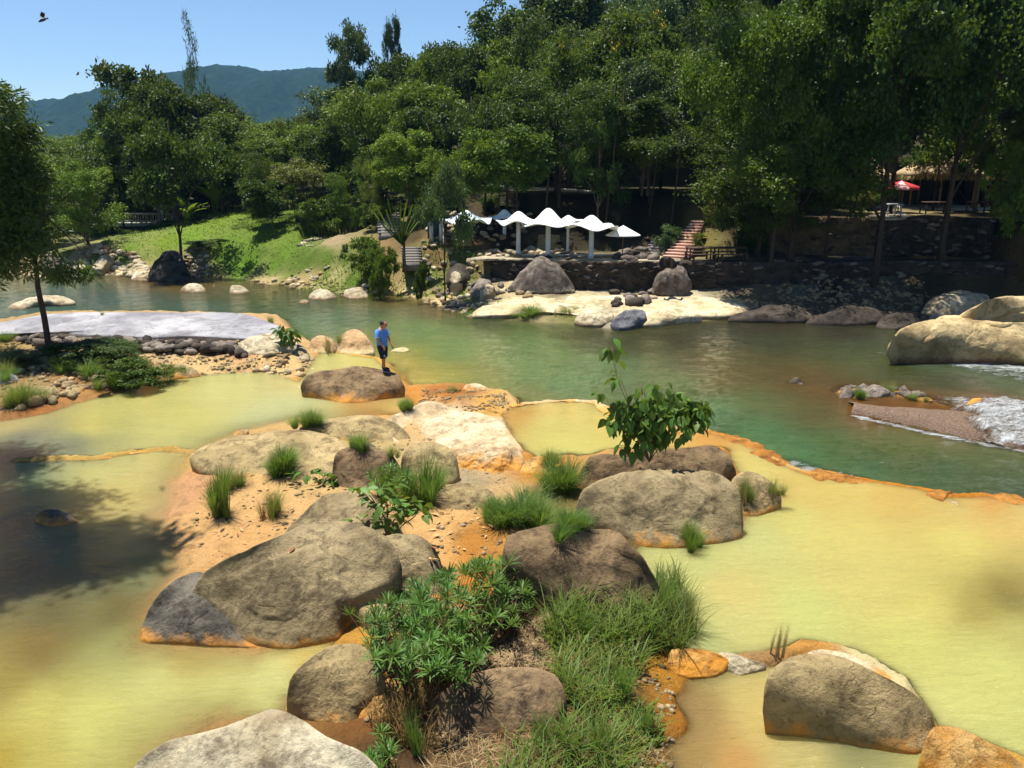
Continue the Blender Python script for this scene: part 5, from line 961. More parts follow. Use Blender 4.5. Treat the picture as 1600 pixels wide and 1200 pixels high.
TF = [
 (480, 664, 62, 34, ('fine', 'soft'), "bushy green tuft at the near end of the left pool"), (638, 640, 34, 26, ('fine', 'soft'), "small green tuft in the orange channel right of the man's boulder"),
 (440, 742, 78, 62, ('soft', 'fine', 'soft'), "thick dark green tuft on the long grey boulder"), (345, 800, 72, 92, ('reed', 'soft', 'reed'), "tall dark reedy tuft on the orange sand"), (362, 770, 60, 40, ('yel', 'fine'), "olive tuft behind the tall reedy one"),
 (425, 810, 66, 60, ('yel', 'thin', 'dryred'), "thin yellowish tuft right of the tall reedy one"), (560, 700, 50, 36, ('yel', 'soft'), "bright yellow green tuft behind the squarish boulder"), (612, 712, 36, 24, ('yel',), "small pale tuft between two brown boulders"),
 (660, 785, 85, 92, ('reed', 'soft', 'fine'), "tall bright grass spray in front of the blocky tan boulder"), (600, 775, 62, 60, ('fine', 'reed'), "stiff dark grass behind the small shrub"), (815, 822, 120, 60, ('fine', 'soft', 'fine', 'soft'), "broad lush green tuft behind the flat topped brown block"), (770, 812, 60, 50, ('fine', 'soft'), "left shoulder of the lush green grass by the sand"),
 (885, 830, 80, 46, ('fine', 'soft', 'fine'), "lush low grass left of the largest right boulder"),
 (872, 772, 95, 62, ('fine', 'soft', 'soft'), "lush green tuft left of the knobbly bush boulder"), (858, 725, 55, 36, ('yel', 'fine'), "loose pale tuft at the corner of the small yellow pool"), (1165, 782, 36, 46, ('thin', 'dry', 'fine'), "dark stringy tuft between two right hand boulders"), (1207, 770, 40, 30, ('yel', 'thin'), "yellowish tuft at the tip of the pool ledge"),
 (1078, 852, 58, 54, ('soft', 'fine'), "grass sprig growing in front of the largest right boulder"), (1212, 1040, 34, 56, ('dry', 'dry'), "dry upright tuft at the tip of the smooth oval boulder"), (40, 632, 78, 44, ('yel', 'fine', 'yel'), "wide yellow green tuft at the near edge of the left bank"),
 (175, 606, 62, 44, ('fine', 'soft', 'fine'), "dense green tuft hanging over the left pool"), (140, 590, 70, 40, ('soft', 'dryred'), "dark brownish grass clump below the near tree"), (95, 580, 60, 32, ('soft', 'fine'), "low dark grass at the foot of the near tree"), (225, 575, 44, 22, ('yel', 'dryred'), "thin grass trailing right of the dense green tuft"),
 (20, 560, 60, 26, ('yel', 'yel'), "yellow grass at the far left of the bank"), (10, 590, 50, 34, ('yel', 'fine'), "olive grass cut by the left edge"), (12, 535, 50, 18, ('yel', 'fine'), "green grass beside the left end of the bleached slab"), (422, 503, 22, 15, ('yel',), "small pale tuft on the river side of the bleached slab"), (160, 492, 16, 8, ('yel',), "tiny tuft on the far edge of the bleached slab"),
 (296, 568, 10, 14, ('dry',), "tiny dry tuft standing on the tan flat"), (515, 548, 44, 28, ('dry', 'dryred', 'thin'), "reddish dry tuft among the rocks behind the man"), (530, 535, 30, 18, ('yel',), "green sprigs beside the rounded pinkish boulder"), (455, 558, 14, 26, ('dry',), "thin dry stalks right of the layered outcrop"), (498, 580, 30, 14, ('yel', 'fine'), "low grass left behind the man's boulder"),
 (708, 613, 34, 14, ('yel',), "sparse grass line left of the cream rock on the flats"), (812, 632, 18, 18, ('dry', 'thin'), "wispy sprig at the left end of the cream rim"), (895, 627, 8, 8, ('dryred',), "tiny reddish sprig on the curved cream rim"),
 (1340, 622, 26, 26, ('fine', 'soft'), "rounded bright green tuft on the weir"), (1388, 612, 34, 20, ('yel', 'thin'), "yellowish grass right of the green tuft on the weir"), (1425, 624, 34, 16, ('yel',), "sparse grass midway along the weir"), (1448, 628, 24, 14, ('yel',), "thin grass near the white water end of the weir"), (1484, 632, 14, 22, ('thin',), "lone wispy stalks beside the white water"),
 (905, 1010, 60, 70, ('reed', 'thin'), "tall green sprout standing up in the thick grass below the brown block"), (965, 1095, 64, 66, ('reed', 'yel'), "bright leafy sprout in the middle of the thick grass"), (930, 1185, 70, 80, ('reed', 'thin'), "long bladed sprout at the bottom edge of the thick grass"), (1010, 1150, 60, 56, ('reed', 'dryred'), "reddish stemmed sprout at the right edge of the thick grass"), (850, 1175, 56, 54, ('yel', 'reed'), "yellow green sprout at the left edge of the thick grass"), (1030, 975, 56, 78, ('reed', 'thin'), "tall arching grass at the right corner of the brown block"), (1066, 1000, 40, 84, ('reed', 'thin', 'dry'), "tall seeding grass leaning over the big yellow pool"),
 (650, 1190, 60, 80, ('reed',), "stiff grass sprout at the bottom edge below the spiky shrub"), (830, 495, 60, 20, ('fine', 'soft'), "green grass strip at the river edge of the pale slab"), (880, 492, 44, 18, ('yel', 'dry'), "olive tuft at the river edge of the pale slab"), (805, 497, 30, 16, ('soft',), "small green clump at the left of the grass strip by the slab"),
]
for a in TF: tuft(*a[:5], a[5])
# thick grass between the block and the bottom edge: countless blades
def thicket(name, label, cat, areas, mats_n, seed):
    g = np.random.default_rng(seed); parent = thing(name, label, cat)
    for (nm, mat, n, hmin, hmax, w, lean, area) in mats_n:
        poly = np.array(PW(area, .5)); lo, hi = poly.min(0), poly.max(0); X = g.uniform(lo[0], hi[0], n*3); Y = g.uniform(lo[1], hi[1], n*3); dens = n2(X, Y, 1.8, 3, seed)
        ok = (sdist(X, Y, poly)+.40*n2(X, Y, 1.1, 3, 3.+seed) > 0) & (dens+g.uniform(-.6, .9, len(X)) > 0); X, Y = X[ok][:n], Y[ok][:n]; n = len(X); Z = height(X, Y)+.0
        a = g.uniform(0, 6.283, n); H = g.uniform(hmin, hmax, n)*(1+.4*n2(X, Y, .9, 2, 8.)); ln = lean*g.uniform(.3, 1, n)*H
        S = 5; q = np.linspace(0, 1, S)[None, :, None]; dr = np.stack([np.cos(a), np.sin(a), a*0], 1)[:, None, :]; sd = np.stack([-np.sin(a), np.cos(a), a*0], 1)[:, None, :]
        P = np.stack([X, Y, Z], 1)[:, None, :]+dr*(ln[:, None, None]*q**1.5)+np.array([0, 0, 1.])*(H[:, None, None]*(q-.35*q**2.4)); wd = w*g.uniform(.6, 1.3, n)[:, None, None]*(1-q**1.5)*.5+.0005
        V = np.stack([P-sd*wd, P+sd*wd], 2).reshape(-1, 3); k = (np.arange(n)[:, None]*S*2+np.arange(S-1)[None, :]*2).reshape(-1, 1)
        tag(mesh(nm, V, k+[0, 1, 3, 2], mat, parent), kind='stuff')
    return parent
areaG = [(835, 925), (900, 900), (1000, 950), (1050, 905), (1080, 940), (1070, 1000), (1030, 1030), (985, 1060), (1010, 1110), (1030, 1150), (1000, 1200), (1020, 1290), (760, 1290), (800, 1180), (880, 1130), (870, 1080), (860, 1040), (860, 980)]
areaE = [(1000, 985), (1030, 930), (1062, 905), (1085, 940), (1078, 1000), (1040, 1020)]
areaL = [(840, 920), (1080, 930), (1070, 1010), (960, 1020), (870, 1000)]
areaS = [(760, 1040), (800, 985), (850, 940), (900, 980), (920, 1060), (870, 1060), (800, 1040)]
areaS2 = [(660, 1170), (700, 1150), (860, 1130), (980, 1100), (1040, 1180), (1040, 1260), (680, 1260)]
thicket("grass_thicket", "thick tangle of long green grass filling the lower centre of the picture", "grass", None,
    [("green_blades", L_grass, 6200, .12, .55, .018, 1.0, areaG), ("long_blades", L_grass, 1500, .5, 1.05, .020, .7, areaL), ("broad_blades", L_lite, 1300, .3, .75, .032, 1.0, areaG), ("yellow_blades", L_grassy, 1900, .15, .55, .014, 1.1, areaG), ("dry_stems", L_reddish, 3600, .12, .5, .010, 1.0, areaG), ("edge_blades", L_grassy, 500, .5, 1.2, .016, .5, areaE)], 31)
thicket("dry_grass_mat", "mat of dead pinkish straw on the earth left of the thick grass", "dead grass", None, [("straw", L_straw, 1500, .05, .14, .008, 3.0, areaS), ("straw", L_straw, 1300, .05, .16, .008, 3.0, areaS2), ("dry_stems", L_reddish, 500, .1, .25, .008, 1.5, areaS2)], 41)
thicket("bank_grass", "short green grass covering the far left slope and shore", "grass", None,
    [("slope_grass", leaf_mat("bank_grass_leaf", (.13, .24, .02), (.24, .36, .04), .4, .6), 12000, .08, .22, .09, .8, [(150, 414), (205, 380), (300, 352), (345, 335), (440, 340), (500, 360), (550, 395), (520, 420), (450, 428), (330, 424), (290, 420), (200, 412)]),
     ("shore_grass", leaf_mat("shore_grass_leaf", (.11, .18, .02), (.20, .27, .04), .35, .6), 3500, .10, .28, .07, .7, [(460, 440), (520, 428), (600, 440), (700, 432), (770, 440), (745, 470), (690, 455), (600, 450), (520, 448)]),
     ("shore_grass", L_grass, 900, .15, .35, .06, .7, [(700, 478), (740, 470), (800, 466), (760, 484)])], 51)

# --- spiky shrub in the foreground: whorls of narrow leaves on dark stems
def whorl_mesh(seed):
    g = np.random.default_rng(seed); n = 20; a = np.arange(n)*2.4+g.normal(0, .2, n); el = np.linspace(.05, 1.25, n)+g.normal(0, .08, n); L = g.uniform(.75, 1.1, n)
    V = []; Fc = []
    for i in range(n):
        d = np.array([math.cos(a[i])*math.cos(el[i]), math.sin(a[i])*math.cos(el[i]), math.sin(el[i])]); s = np.array([-math.sin(a[i]), math.cos(a[i]), 0]); w = .052
        m1, m2 = d*L[i]*.4+[0, 0, .03], d*L[i]*.75+[0, 0, .0]; tip = d*L[i]+[0, 0, -.07]; k = len(V)
        V += [d*.02, m1-s*w, m1+s*w, m2-s*w*.75, m2+s*w*.75, tip]; Fc += [(k, k+1, k+2), (k+1, k+3, k+2), (k+2, k+3, k+4), (k+3, k+5, k+4)]
    return mesh("leaf_whorl", V, np.array(Fc), L_spiky, link=False)
WH = [whorl_mesh(s) for s in range(4)]
def spiky(label, outline, n, seed, hlo, hhi, size, basep):
    g = np.random.default_rng(seed); B = on_ground(*basep); o = thing("spiky_shrub", label, "shrub", B); b = MB(); C2 = np.array(outline, float); lo, hi = C2.min(0), C2.max(0); k = 0
    while k < n:
        px, py = g.uniform(lo[0], hi[0]), g.uniform(lo[1], hi[1])
        if sdist(np.array([px]), np.array([py]), C2)[0] < 0: continue
        z = g.uniform(hlo, hhi); w = W(px, py, z); t = w-B; c = place("leaf_whorl", WH[g.integers(4)], o); s = size*g.uniform(.75, 1.2); c.location = t; c.scale = (s, s, s); c.rotation_euler = (g.uniform(-.5, .5), g.uniform(-.5, .5), g.uniform(0, 6.3))
        gd = hz(w[0]+g.normal(0, .15), w[1]+g.normal(0, .1)); f = t*np.array([.45, .45, 0])+np.array([0, 0, min(0., gd-B[2])]); q = np.linspace(0, 1, 6)[:, None]; b.tube(f*(1-q)+t*q+np.array([0, 0, .05])*np.sin(q*3.14), np.linspace(.009, .005, 6), 5); k += 1
    b.build("stems", M_reds, o)
M_reds = plain("dark_red_stem_bark", (.07, .035, .022), .85, .1, .4, 30.)
spiky("large spiky leaved shrub with dark stems in the lower centre", [(545, 940), (560, 985), (610, 925), (690, 900), (760, 880), (815, 885), (825, 935), (790, 960), (760, 990), (745, 1040), (700, 1062), (640, 1070), (585, 1045), (550, 1000)], 215, 3, .70, 1.6, .25, (660, 1110))
spiky("spiky shrub sprouting over the dark hollow beside the brown block", [(770, 880), (800, 872), (828, 905), (826, 955), (790, 985), (765, 950)], 40, 4, .7, 1.25, .19, (790, 985))
spiky("low spiky sprouts at the bottom edge beside the pale veined boulder", [(580, 1150), (610, 1140), (625, 1180), (600, 1210), (575, 1190)], 9, 5, .6, .9, .22, (605, 1195))
spiky("single star shaped sprout above the dark half buried boulder", [(712, 1062), (732, 1062), (732, 1076), (712, 1076)], 1, 6, 1.15, 1.2, .22, (722, 1090))
spiky("spiky leaved sprouts at the foot of the small shrub's grass", [(575, 725), (640, 735), (640, 770), (580, 765)], 16, 7, .9, 1.3, .24, (610, 785))
# dry roots under the shrub
thicket("dry_roots", "tangle of dark dry roots below the large spiky shrub", "roots", None, [("root_fibres", L_reddish, 1500, .25, .6, .010, .5, [(585, 1090), (640, 1080), (700, 1065), (735, 1060), (690, 1110), (680, 1180), (620, 1190), (590, 1150)]), ("root_fibres", L_reddish, 500, .2, .45, .010, .5, [(780, 960), (830, 930), (860, 960), (820, 1010), (770, 1010)])], 61)

# --- broad leaved bushes with separate leaves
def bleaf_mesh(seed, asp=.62):
    g = np.random.default_rng(seed); q = np.array([0, .18, .42, .7, 1.]); w = np.array([.03, .38, .5, .33, 0.])*asp; V = []; Fc = []
    for i, (a, b_) in enumerate(zip(q, w)):
        zz = -.22*a*a; V += [(a, -b_, zz+b_*.25), (a, 0, zz), (a, b_, zz+b_*.25)]
    for i in range(4): k = i*3; Fc += [(k, k+3, k+4, k+1), (k+1, k+4, k+5, k+2)]
    return mesh("leaf", V, np.array(Fc), L_broad, link=False, smooth=True)
BL = [bleaf_mesh(1), bleaf_mesh(2, .5)]
def leafbush(name, label, base, z0, lobes, nleaf, L, seed, droop, twigs, mats_=None, stemr=.02):
    g = np.random.default_rng(seed); B = W(*base, z0); o = thing(name, label, "bush", B); b = MB(); k_ = math.hypot(B[1], CAMZ)/F; tot = sum(l[4] for l in lobes)
    for px, py, rx, ry, wgt in lobes:
        T = WD(px, py, B[1]); c = T-B; q = np.linspace(0, 1, 8)[:, None]; P = catmull_open(np.array([[0, 0, -.15], c*.35+g.normal(0, .04, 3), c*.7+g.normal(0, .04, 3), c]), 8); b.tube(P, np.linspace(stemr, stemr*.3, 8), 6)
        for j in range(int(round(nleaf*wgt/tot))):
            d = unit(g.normal(size=3)); p = c+d*np.array([rx*k_, rx*k_*.8, ry*k_])*g.uniform(.35, 1)**.6
            if j % 4 == 0:
                s0 = P[g.integers(4, 8)]; qq = np.linspace(0, 1, 4)[:, None]; b.tube(s0*(1-qq)+p*qq, [stemr*.25, stemr*.2, stemr*.15, stemr*.12], 4, cap=False)
            lf = place("leaf", BL[g.integers(2)], o); out = d*np.array([1, 1, .2]); yaw = math.atan2(out[1], out[0])+g.normal(0, .5); s = L*g.uniform(.7, 1.2); lf.location = p; lf.scale = (s, s, s); lf.rotation_euler = Euler((g.normal(0, .5), droop+g.normal(0, .4), yaw)); 
    if nleaf > 200:
        C = []; 
        for px, py, rx, ry, wgt in lobes[:3]+lobes[4:5]: d = unit(g.normal(size=(130, 3)))*g.uniform(.1, .95, (130, 1)); C.append(WD(px, py, B[1])-B+d*np.array([rx*k_, rx*k_*.8, ry*k_]))
        C = np.concatenate(C); V, Fc = leaves(C, g.normal(size=(len(C), 3))*.6+[0, 0, -.9], L*.85, L*.5, g, .2); tag(mesh("inner_leaves", V, Fc, L_broad, o), kind='stuff')
    b.build("stems", M_stem, o, smooth=True)
leafbush("broad_leaved_bush", "broad leaved bush with two tall shoots growing on the knobbly boulder", (1015, 712), 1.5, [(995, 645, 46, 30, 60), (1045, 640, 44, 30, 60), (1085, 645, 26, 28, 34), (1030, 612, 36, 18, 30), (1010, 675, 42, 24, 55), (965, 660, 22, 14, 14), (1060, 668, 36, 16, 30), (955, 542, 9, 14, 9), (966, 580, 7, 24, 7), (938, 613, 12, 4, 5), (990, 700, 24, 10, 12)], 300, .29, 8, .9, 12, stemr=.013)
leafbush("small_leafy_shrub", "small glossy leaved shrub growing between the left boulders and the sand", (612, 832), .85, [(600, 775, 30, 22, 30), (625, 790, 26, 22, 30), (575, 770, 12, 10, 7), (563, 765, 8, 8, 5), (655, 795, 14, 12, 9), (610, 810, 22, 14, 16), (565, 812, 14, 8, 7)], 110, .27, 9, .3, 6)
leafbush("river_bush", "dark green shrub at the right end of the bleached slab", (455, 538), .9, [(445, 515, 14, 10, 12), (455, 525, 14, 10, 14)], 60, .32, 10, .5, 4)
leafbush("creeping_plant", "low creeping leafy plant at the foot of the long grey boulder", (500, 755), .6, [(480, 742, 26, 5, 12), (510, 748, 22, 5, 12), (530, 745, 10, 6, 6)], 60, .20, 11, .2, 3)

# --- palms and banana plants
def frond_mesh(seed, kind):
    g = np.random.default_rng(seed); V = []; Fc = []
    if kind == 'palm':                                     # long arching leaf with leaflets
        for i in range(22):
            t = i/21; p = np.array([t, 0, .35*t-.55*t*t]); l = .30*math.sin(math.pi*min(1, t+.12))+.03
            for s in (-1, 1):
                d = np.array([.5, s, -.25]); d /= np.linalg.norm(d); k = len(V); V += [p, p+d*l*.5+[.02, 0, 0], p+d*l, p+d*l*.5-[.02, 0, 0]]; Fc.append((k, k+1, k+2, k+3))
    else:                                                  # banana blade
        for i in range(8):
            t = i/7; w = .13*math.sin(math.pi*min(1, t*.85+.15))**.6*(1 if t < 1 else .1); z = .55*t-.6*t*t if kind == 'arch' else .04*math.sin(t*3); V += [(t, -w, z+.03), (t, 0, z), (t, w, z+.03)]
        for i in range(7): k = i*3; Fc += [(k, k+3, k+4, k+1), (k+1, k+4, k+5, k+2)]
    return mesh("frond", V, np.array(Fc), L_lite if kind != 'palm' else L_mid, link=False, smooth=True)
FR = {k: frond_mesh(1, k) for k in ('palm', 'arch', 'fan')}
def palm(name, label, base, z, n, Lpx, kind, trunk=0., fan=False, seed=1):
    g = np.random.default_rng(seed); B = on_ground(*base) if z is None else W(*base, z); k = math.hypot(B[1], CAMZ)/F; o = thing(name, label, "palm", B); h = trunk*k; b = MB(); b.tube(np.array([[0, 0, -.2], [0, 0, h*.5], [.03, 0, h+.2]]), [.13, .10, .07], 8); b.build("trunk", M_bark, o, smooth=True)
    for i in range(n):
        if fan: el = math.radians(90-40*(2*i/(n-1)-1)); yaw = 0.15; c = place("frond", FR['fan'], o); d = Lpx*k*g.uniform(.85, 1.1); c.rotation_euler = Euler((0, -el, yaw)); c.scale = (d, d*.8, d)
        else: c = place("frond", FR[kind], o); yaw = i*2.4; c.rotation_euler = Euler((0, -g.uniform(.5, 1.25), yaw)); d = Lpx*k*g.uniform(.8, 1.15); c.scale = (d, d, d)
        c.location = (0, 0, h+.1)
palm("fan_palm", "fan shaped traveller's palm with upright blades on the far bank", (632, 420), 1.5, 11, 66, 'fan', 34, True, 1)
palm("banana_plant", "banana plant with arching leaves on the crest of the grassy slope", (338, 335), None, 13, 50, 'arch', 6, seed=2)
palm("banana_plant", "banana plant beside the right end of the footbridge", (294, 352), None, 9, 40, 'arch', 4, seed=3)
palm("feather_palm", "feathery palm crown above the left valley bushes", (210, 330), 3., 12, 34, 'palm', 20, seed=4)
# fallen leaves and twigs on the sand
lg = random.Random(3); LITL = "dry fallen leaf lying on the orange sand"
LITM = [mesh("fallen_leaf", [(0, 0, 0), (.4, .2, .06), (1, 0, .02), (.45, -.22, .08)], np.array([[0, 1, 2, 3]]), plain(n_, c_, .8, .2), link=False) for n_, c_ in (("brown_dead_leaf", (.20, .08, .03)), ("tan_dead_leaf", (.45, .27, .12)), ("dark_dead_leaf", (.07, .04, .025)))]
for i in range(110):
    px, py = lg.choice([(lg.uniform(660, 780), lg.uniform(780, 880)), (lg.uniform(300, 470), lg.uniform(760, 870)), (lg.uniform(690, 780), lg.uniform(790, 830))]); p = on_ground(px, py)
    o = tag(place("fallen_leaf", lg.choice(LITM)), LITL, "leaf", "fallen leaves on the sand"); s = lg.uniform(.08, .24); o.location = p+np.array([0, 0, .02]); o.scale = (s, s*lg.uniform(.3, 1), s); o.rotation_euler = (lg.uniform(-.2, .2), lg.uniform(-.2, .2), lg.uniform(0, 6))
# ------------------------------------------------------------------ mountains
def mountain(name, label, pts, Y, depth, seed):
    """wooded ridge: skyline points (px, py) at distance Y"""
    n = 260; m = 46; px = np.linspace(pts[0][0], pts[-1][0], n); py = np.interp(px, [p[0] for p in pts], [p[1] for p in pts]); top = np.array([WD(a, b, Y) for a, b in zip(px, py)])
    t = np.linspace(0, 1, m)[:, None]; X = top[None, :, 0]*(1-.25*(1-t))*1.0; Yv = Y-depth*(1-t)+0*X; Z = -20+(top[None, :, 2]+20)*sstep(t)**.8
    P = np.stack([X, Yv, Z], 2).reshape(-1, 3); P = np.concatenate([P, np.stack([top[:, 0]*1.05, top[:, 1]+depth*.4, np.full(n, -20.)], 1)])
    gul = ridged(np.stack([P[:, 0]/160, P[:, 1]/420, P[:, 2]*0+seed], 1), 4); wt = np.concatenate([np.repeat((np.sin(np.clip(t[:, 0], 0, 1)*math.pi)), n), np.zeros(n)])
    P[:, 2] += (gul-.5)*26*wt; P[:, 2] += 3.2*np.abs(perlin(P/np.array([11., 11., 11.])))+2.2*perlin(P/5.)
    k = (np.arange(m)[:, None]*n+np.arange(n-1)[None, :]).ravel(); q = np.stack([k, k+1, k+1+n, k+n], 1)
    return tag(mesh(name, P, q, M_mount, smooth=False), label, kind='structure')
tm_ = NT("distant_forest_cover"); P_ = tm_.pos(); v_ = tm_.noise(.09, 5, .75, P_); M_mount = tm_.base(tm_.ramp(v_, [(.3, (.004, .012, .008)), (.55, (.011, .026, .014)), (.75, (.026, .046, .022))]), .95, .05)
mountain("mountain", None, [(-300, 215), (-60, 195), (40, 176), (64, 163), (90, 158), (120, 156), (150, 150), (175, 144), (215, 135), (260, 126), (300, 118), (345, 104), (380, 104), (410, 113), (440, 112), (470, 109), (515, 108), (560, 112), (620, 122), (760, 140)], 1500, 700, 3)
# ------------------------------------------------------------------ walls and steps
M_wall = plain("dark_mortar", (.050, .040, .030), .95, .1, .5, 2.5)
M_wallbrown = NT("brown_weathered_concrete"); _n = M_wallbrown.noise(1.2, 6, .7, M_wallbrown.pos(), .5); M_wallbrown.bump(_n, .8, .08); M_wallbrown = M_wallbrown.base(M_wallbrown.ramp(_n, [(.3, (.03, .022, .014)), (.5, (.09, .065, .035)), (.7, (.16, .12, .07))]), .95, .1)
M_conc = plain("pale_concrete", (.42, .40, .35), .9, .2, .2, 3.)
def wall(name, label, cat, pts, zt, zb, thick, mat, nst, sizes, keys, seed, battens=0):
    o = thing(name, label, cat); P = catmull_open(np.array([W(a, b, zt) for a, b in pts]), 90); n = len(P); T = np.gradient(P, axis=0); N = np.stack([T[:, 1], -T[:, 0], T[:, 2]*0], 1); N = unit(N)
    if N[n//2][1] > 0: N = -N
    V = []; zs = np.linspace(zb, zt+.03, 9)
    for z in zs:
        F_ = P+N*(.30+.10*(1-(z-zb)/(zt-zb))); F_ = F_.copy(); F_[:, 2] = z; F_ = F_+N*(.12*perlin(F_*1.6+seed))[:, None]; V.append(F_)
    for z in (zt+.03, zb): B_ = P-N*thick; B_ = B_.copy(); B_[:, 2] = z; V.append(B_)
    m = len(V); V = np.concatenate(V); k = (np.arange(m-1)[:, None]*n+np.arange(n-1)[None, :]).ravel(); q = np.stack([k, k+1, k+1+n, k+n], 1)
    mesh("wall_core", V, q, mat, o); g = np.random.default_rng(seed)
    for i in range(nst):
        j = g.integers(0, n); z = g.uniform(zb+.05, zt); s = g.uniform(*sizes); st = place("stone", SM[g.choice(list(keys))][g.integers(4)], o); p = P[j]+N[j]*(.34+.10*(1-(z-zb)/(zt-zb)))+T[j]*g.uniform(-.5, .5)
        st.location = (p[0], p[1], z); st.scale = (s*1.2, s*.6, s*.8); st.rotation_euler = (g.uniform(-.4, .4), g.uniform(-.3, .3), g.uniform(-.4, .4)+math.atan2(T[j][1], T[j][0]))
    for i in range(battens):
        j = int((i+.5)/battens*n); z = (zb+zt)/2; b = MB(); p = P[j]+N[j]*.45; b.box((p[0], p[1], z), (.16, .12, (zt-zb)*.96)); b.build("buttress", mat, o)
    return o
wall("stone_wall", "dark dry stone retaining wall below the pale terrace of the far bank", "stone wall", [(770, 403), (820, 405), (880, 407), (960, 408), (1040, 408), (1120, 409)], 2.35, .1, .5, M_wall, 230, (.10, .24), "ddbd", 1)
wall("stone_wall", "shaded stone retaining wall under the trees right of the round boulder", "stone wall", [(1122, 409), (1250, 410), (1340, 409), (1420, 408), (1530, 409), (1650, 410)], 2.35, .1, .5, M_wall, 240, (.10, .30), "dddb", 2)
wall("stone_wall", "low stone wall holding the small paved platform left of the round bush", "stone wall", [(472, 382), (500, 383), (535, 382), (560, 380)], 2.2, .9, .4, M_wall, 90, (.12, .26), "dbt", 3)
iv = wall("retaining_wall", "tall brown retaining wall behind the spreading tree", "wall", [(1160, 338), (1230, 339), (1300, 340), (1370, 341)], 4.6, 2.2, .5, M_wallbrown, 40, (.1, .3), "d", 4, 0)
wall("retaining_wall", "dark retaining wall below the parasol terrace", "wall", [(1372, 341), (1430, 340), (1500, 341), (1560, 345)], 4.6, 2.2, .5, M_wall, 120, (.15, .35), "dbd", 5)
def ivy():
    g = np.random.default_rng(4); a, b = W(1152, 339, 4.6), W(1198, 339, 4.6); n = 6000; u = g.uniform(0, 1, n); z = g.uniform(2.3, 4.7, n); C = a+(b-a)*u[:, None]; C[:, 1] -= .45+g.uniform(0, .15, n); C[:, 2] = z
    V, Fc = leaves(C, g.normal(size=(n, 3))*.6+[0, -.3, -.8], .16, .12, g); return tag(mesh("ivy", V, Fc, L_dark), "dark ivy hanging over the left end of the tall brown wall", "ivy", kind='stuff')
ivy()
M_step = plain("red_brown_step_tile", (.55, .34, .26), .85, .2, .2, 6.); M_stepg = plain("grey_step_stone", (.22, .20, .18), .9, .2, .3, 6.); M_stepy = plain("ochre_step_stone", (.36, .28, .14), .9, .2, .3, 6.); M_riser = plain("dark_riser", (.13, .07, .05), .9, .1, .3, 6.)
for (A0_, A1_, w0, w1, n), (lab, m1) in zip(STEPS, (("long flight of red brown steps climbing the bank right of the cone parasol", M_step), ("short flight of grey steps behind the fan leaved palm's trunk", M_stepg), ("short ochre steps seen between two white canopies", M_stepy), ("shaded steps climbing under the trees behind the bamboo", M_stepg), ("worn stone steps beside the rounded shrub left of the red brown ones", M_stepg))):
    a = W(*A0_); b_ = WD(*A1_); o = thing("garden_steps", lab, "steps", a); d = b_-a; u = d[:2]/np.hypot(*d[:2]); yaw = math.atan2(u[1], u[0])-math.pi/2
    for i in range(n):
        f = (i+.5)/n; w = (w0+(w1-w0)*f)*2; run = np.hypot(*d[:2])/n; rise = d[2]/n; c = d*f; mb = MB(); mb.box((0, 0, 0), (w, run*1.02, .07)); s = mb.build("step", m1, o); s.location = (c[0], c[1], c[2]+rise*.5-.035); s.rotation_euler = (0, 0, yaw)
        mb = MB(); mb.box((0, .03, -rise*.5-.25), (w*.985, run*.9, rise+.4)); r_ = mb.build("riser", M_riser if m1 is M_step else m1, s)
# pale paving on the terrace and at the parasol
def patch(name, label, outline, z, mat, thick=.12, cat="paving"):
    C2 = catmull(outline, 60); R_ = np.array([W(a, b, z) for a, b in C2]); n = len(R_); c = R_.mean(0); V = np.concatenate([[c], R_, R_-np.array([0, 0, thick])]); k = np.arange(n)
    return tag(mesh(name, V, [np.stack([np.zeros(n, int), 1+k, 1+(k+1) % n], 1), np.stack([1+k, 1+n+k, 1+n+(k+1) % n, 1+(k+1) % n], 1)], mat), label, cat)
M_flag = rock_mat("pale_flagstone", A((235, 220, 190)), A((205, 188, 155)), A((150, 132, 105)), None, 0, 1.2, grain=.2)
patch("rock_floor", "pale sunlit rock floor in front of the mushroom canopies", [(735, 404), (770, 398), (840, 397), (930, 399), (1030, 401), (1062, 404), (1055, 408), (960, 407), (860, 406), (790, 404)], 2.39, M_flag)
patch("platform_paving", "pale paving on the small walled platform left of the round bush", [(468, 378), (490, 371), (530, 370), (545, 374), (530, 381), (480, 383)], 2.24, M_flag)
patch("terrace_paving", "pale paved corner of the terrace below the red parasol", [(1352, 340), (1372, 332), (1410, 331), (1420, 338), (1400, 341)], 4.66, M_flag)
patch("garden_bed", "ochre garden terrace at the right below the parasol level", [(1460, 392), (1475, 384), (1545, 382), (1560, 392)], 2.42, plain("ochre_bed_soil", (.42, .33, .14), .9, .1, .3, 3.), .3)
mbk = MB(); P = catmull_open(np.array([WD(742, 291, 59), WD(820, 294, 59.2), WD(900, 298, 59.2), WD(962, 304, 59), WD(1080, 306, 59)]), 40); mbk.tube(P, .13, 6); tag(mbk.build("road_kerb", M_conc), "thin pale road kerb glimpsed between trunks above the canopies", "kerb")

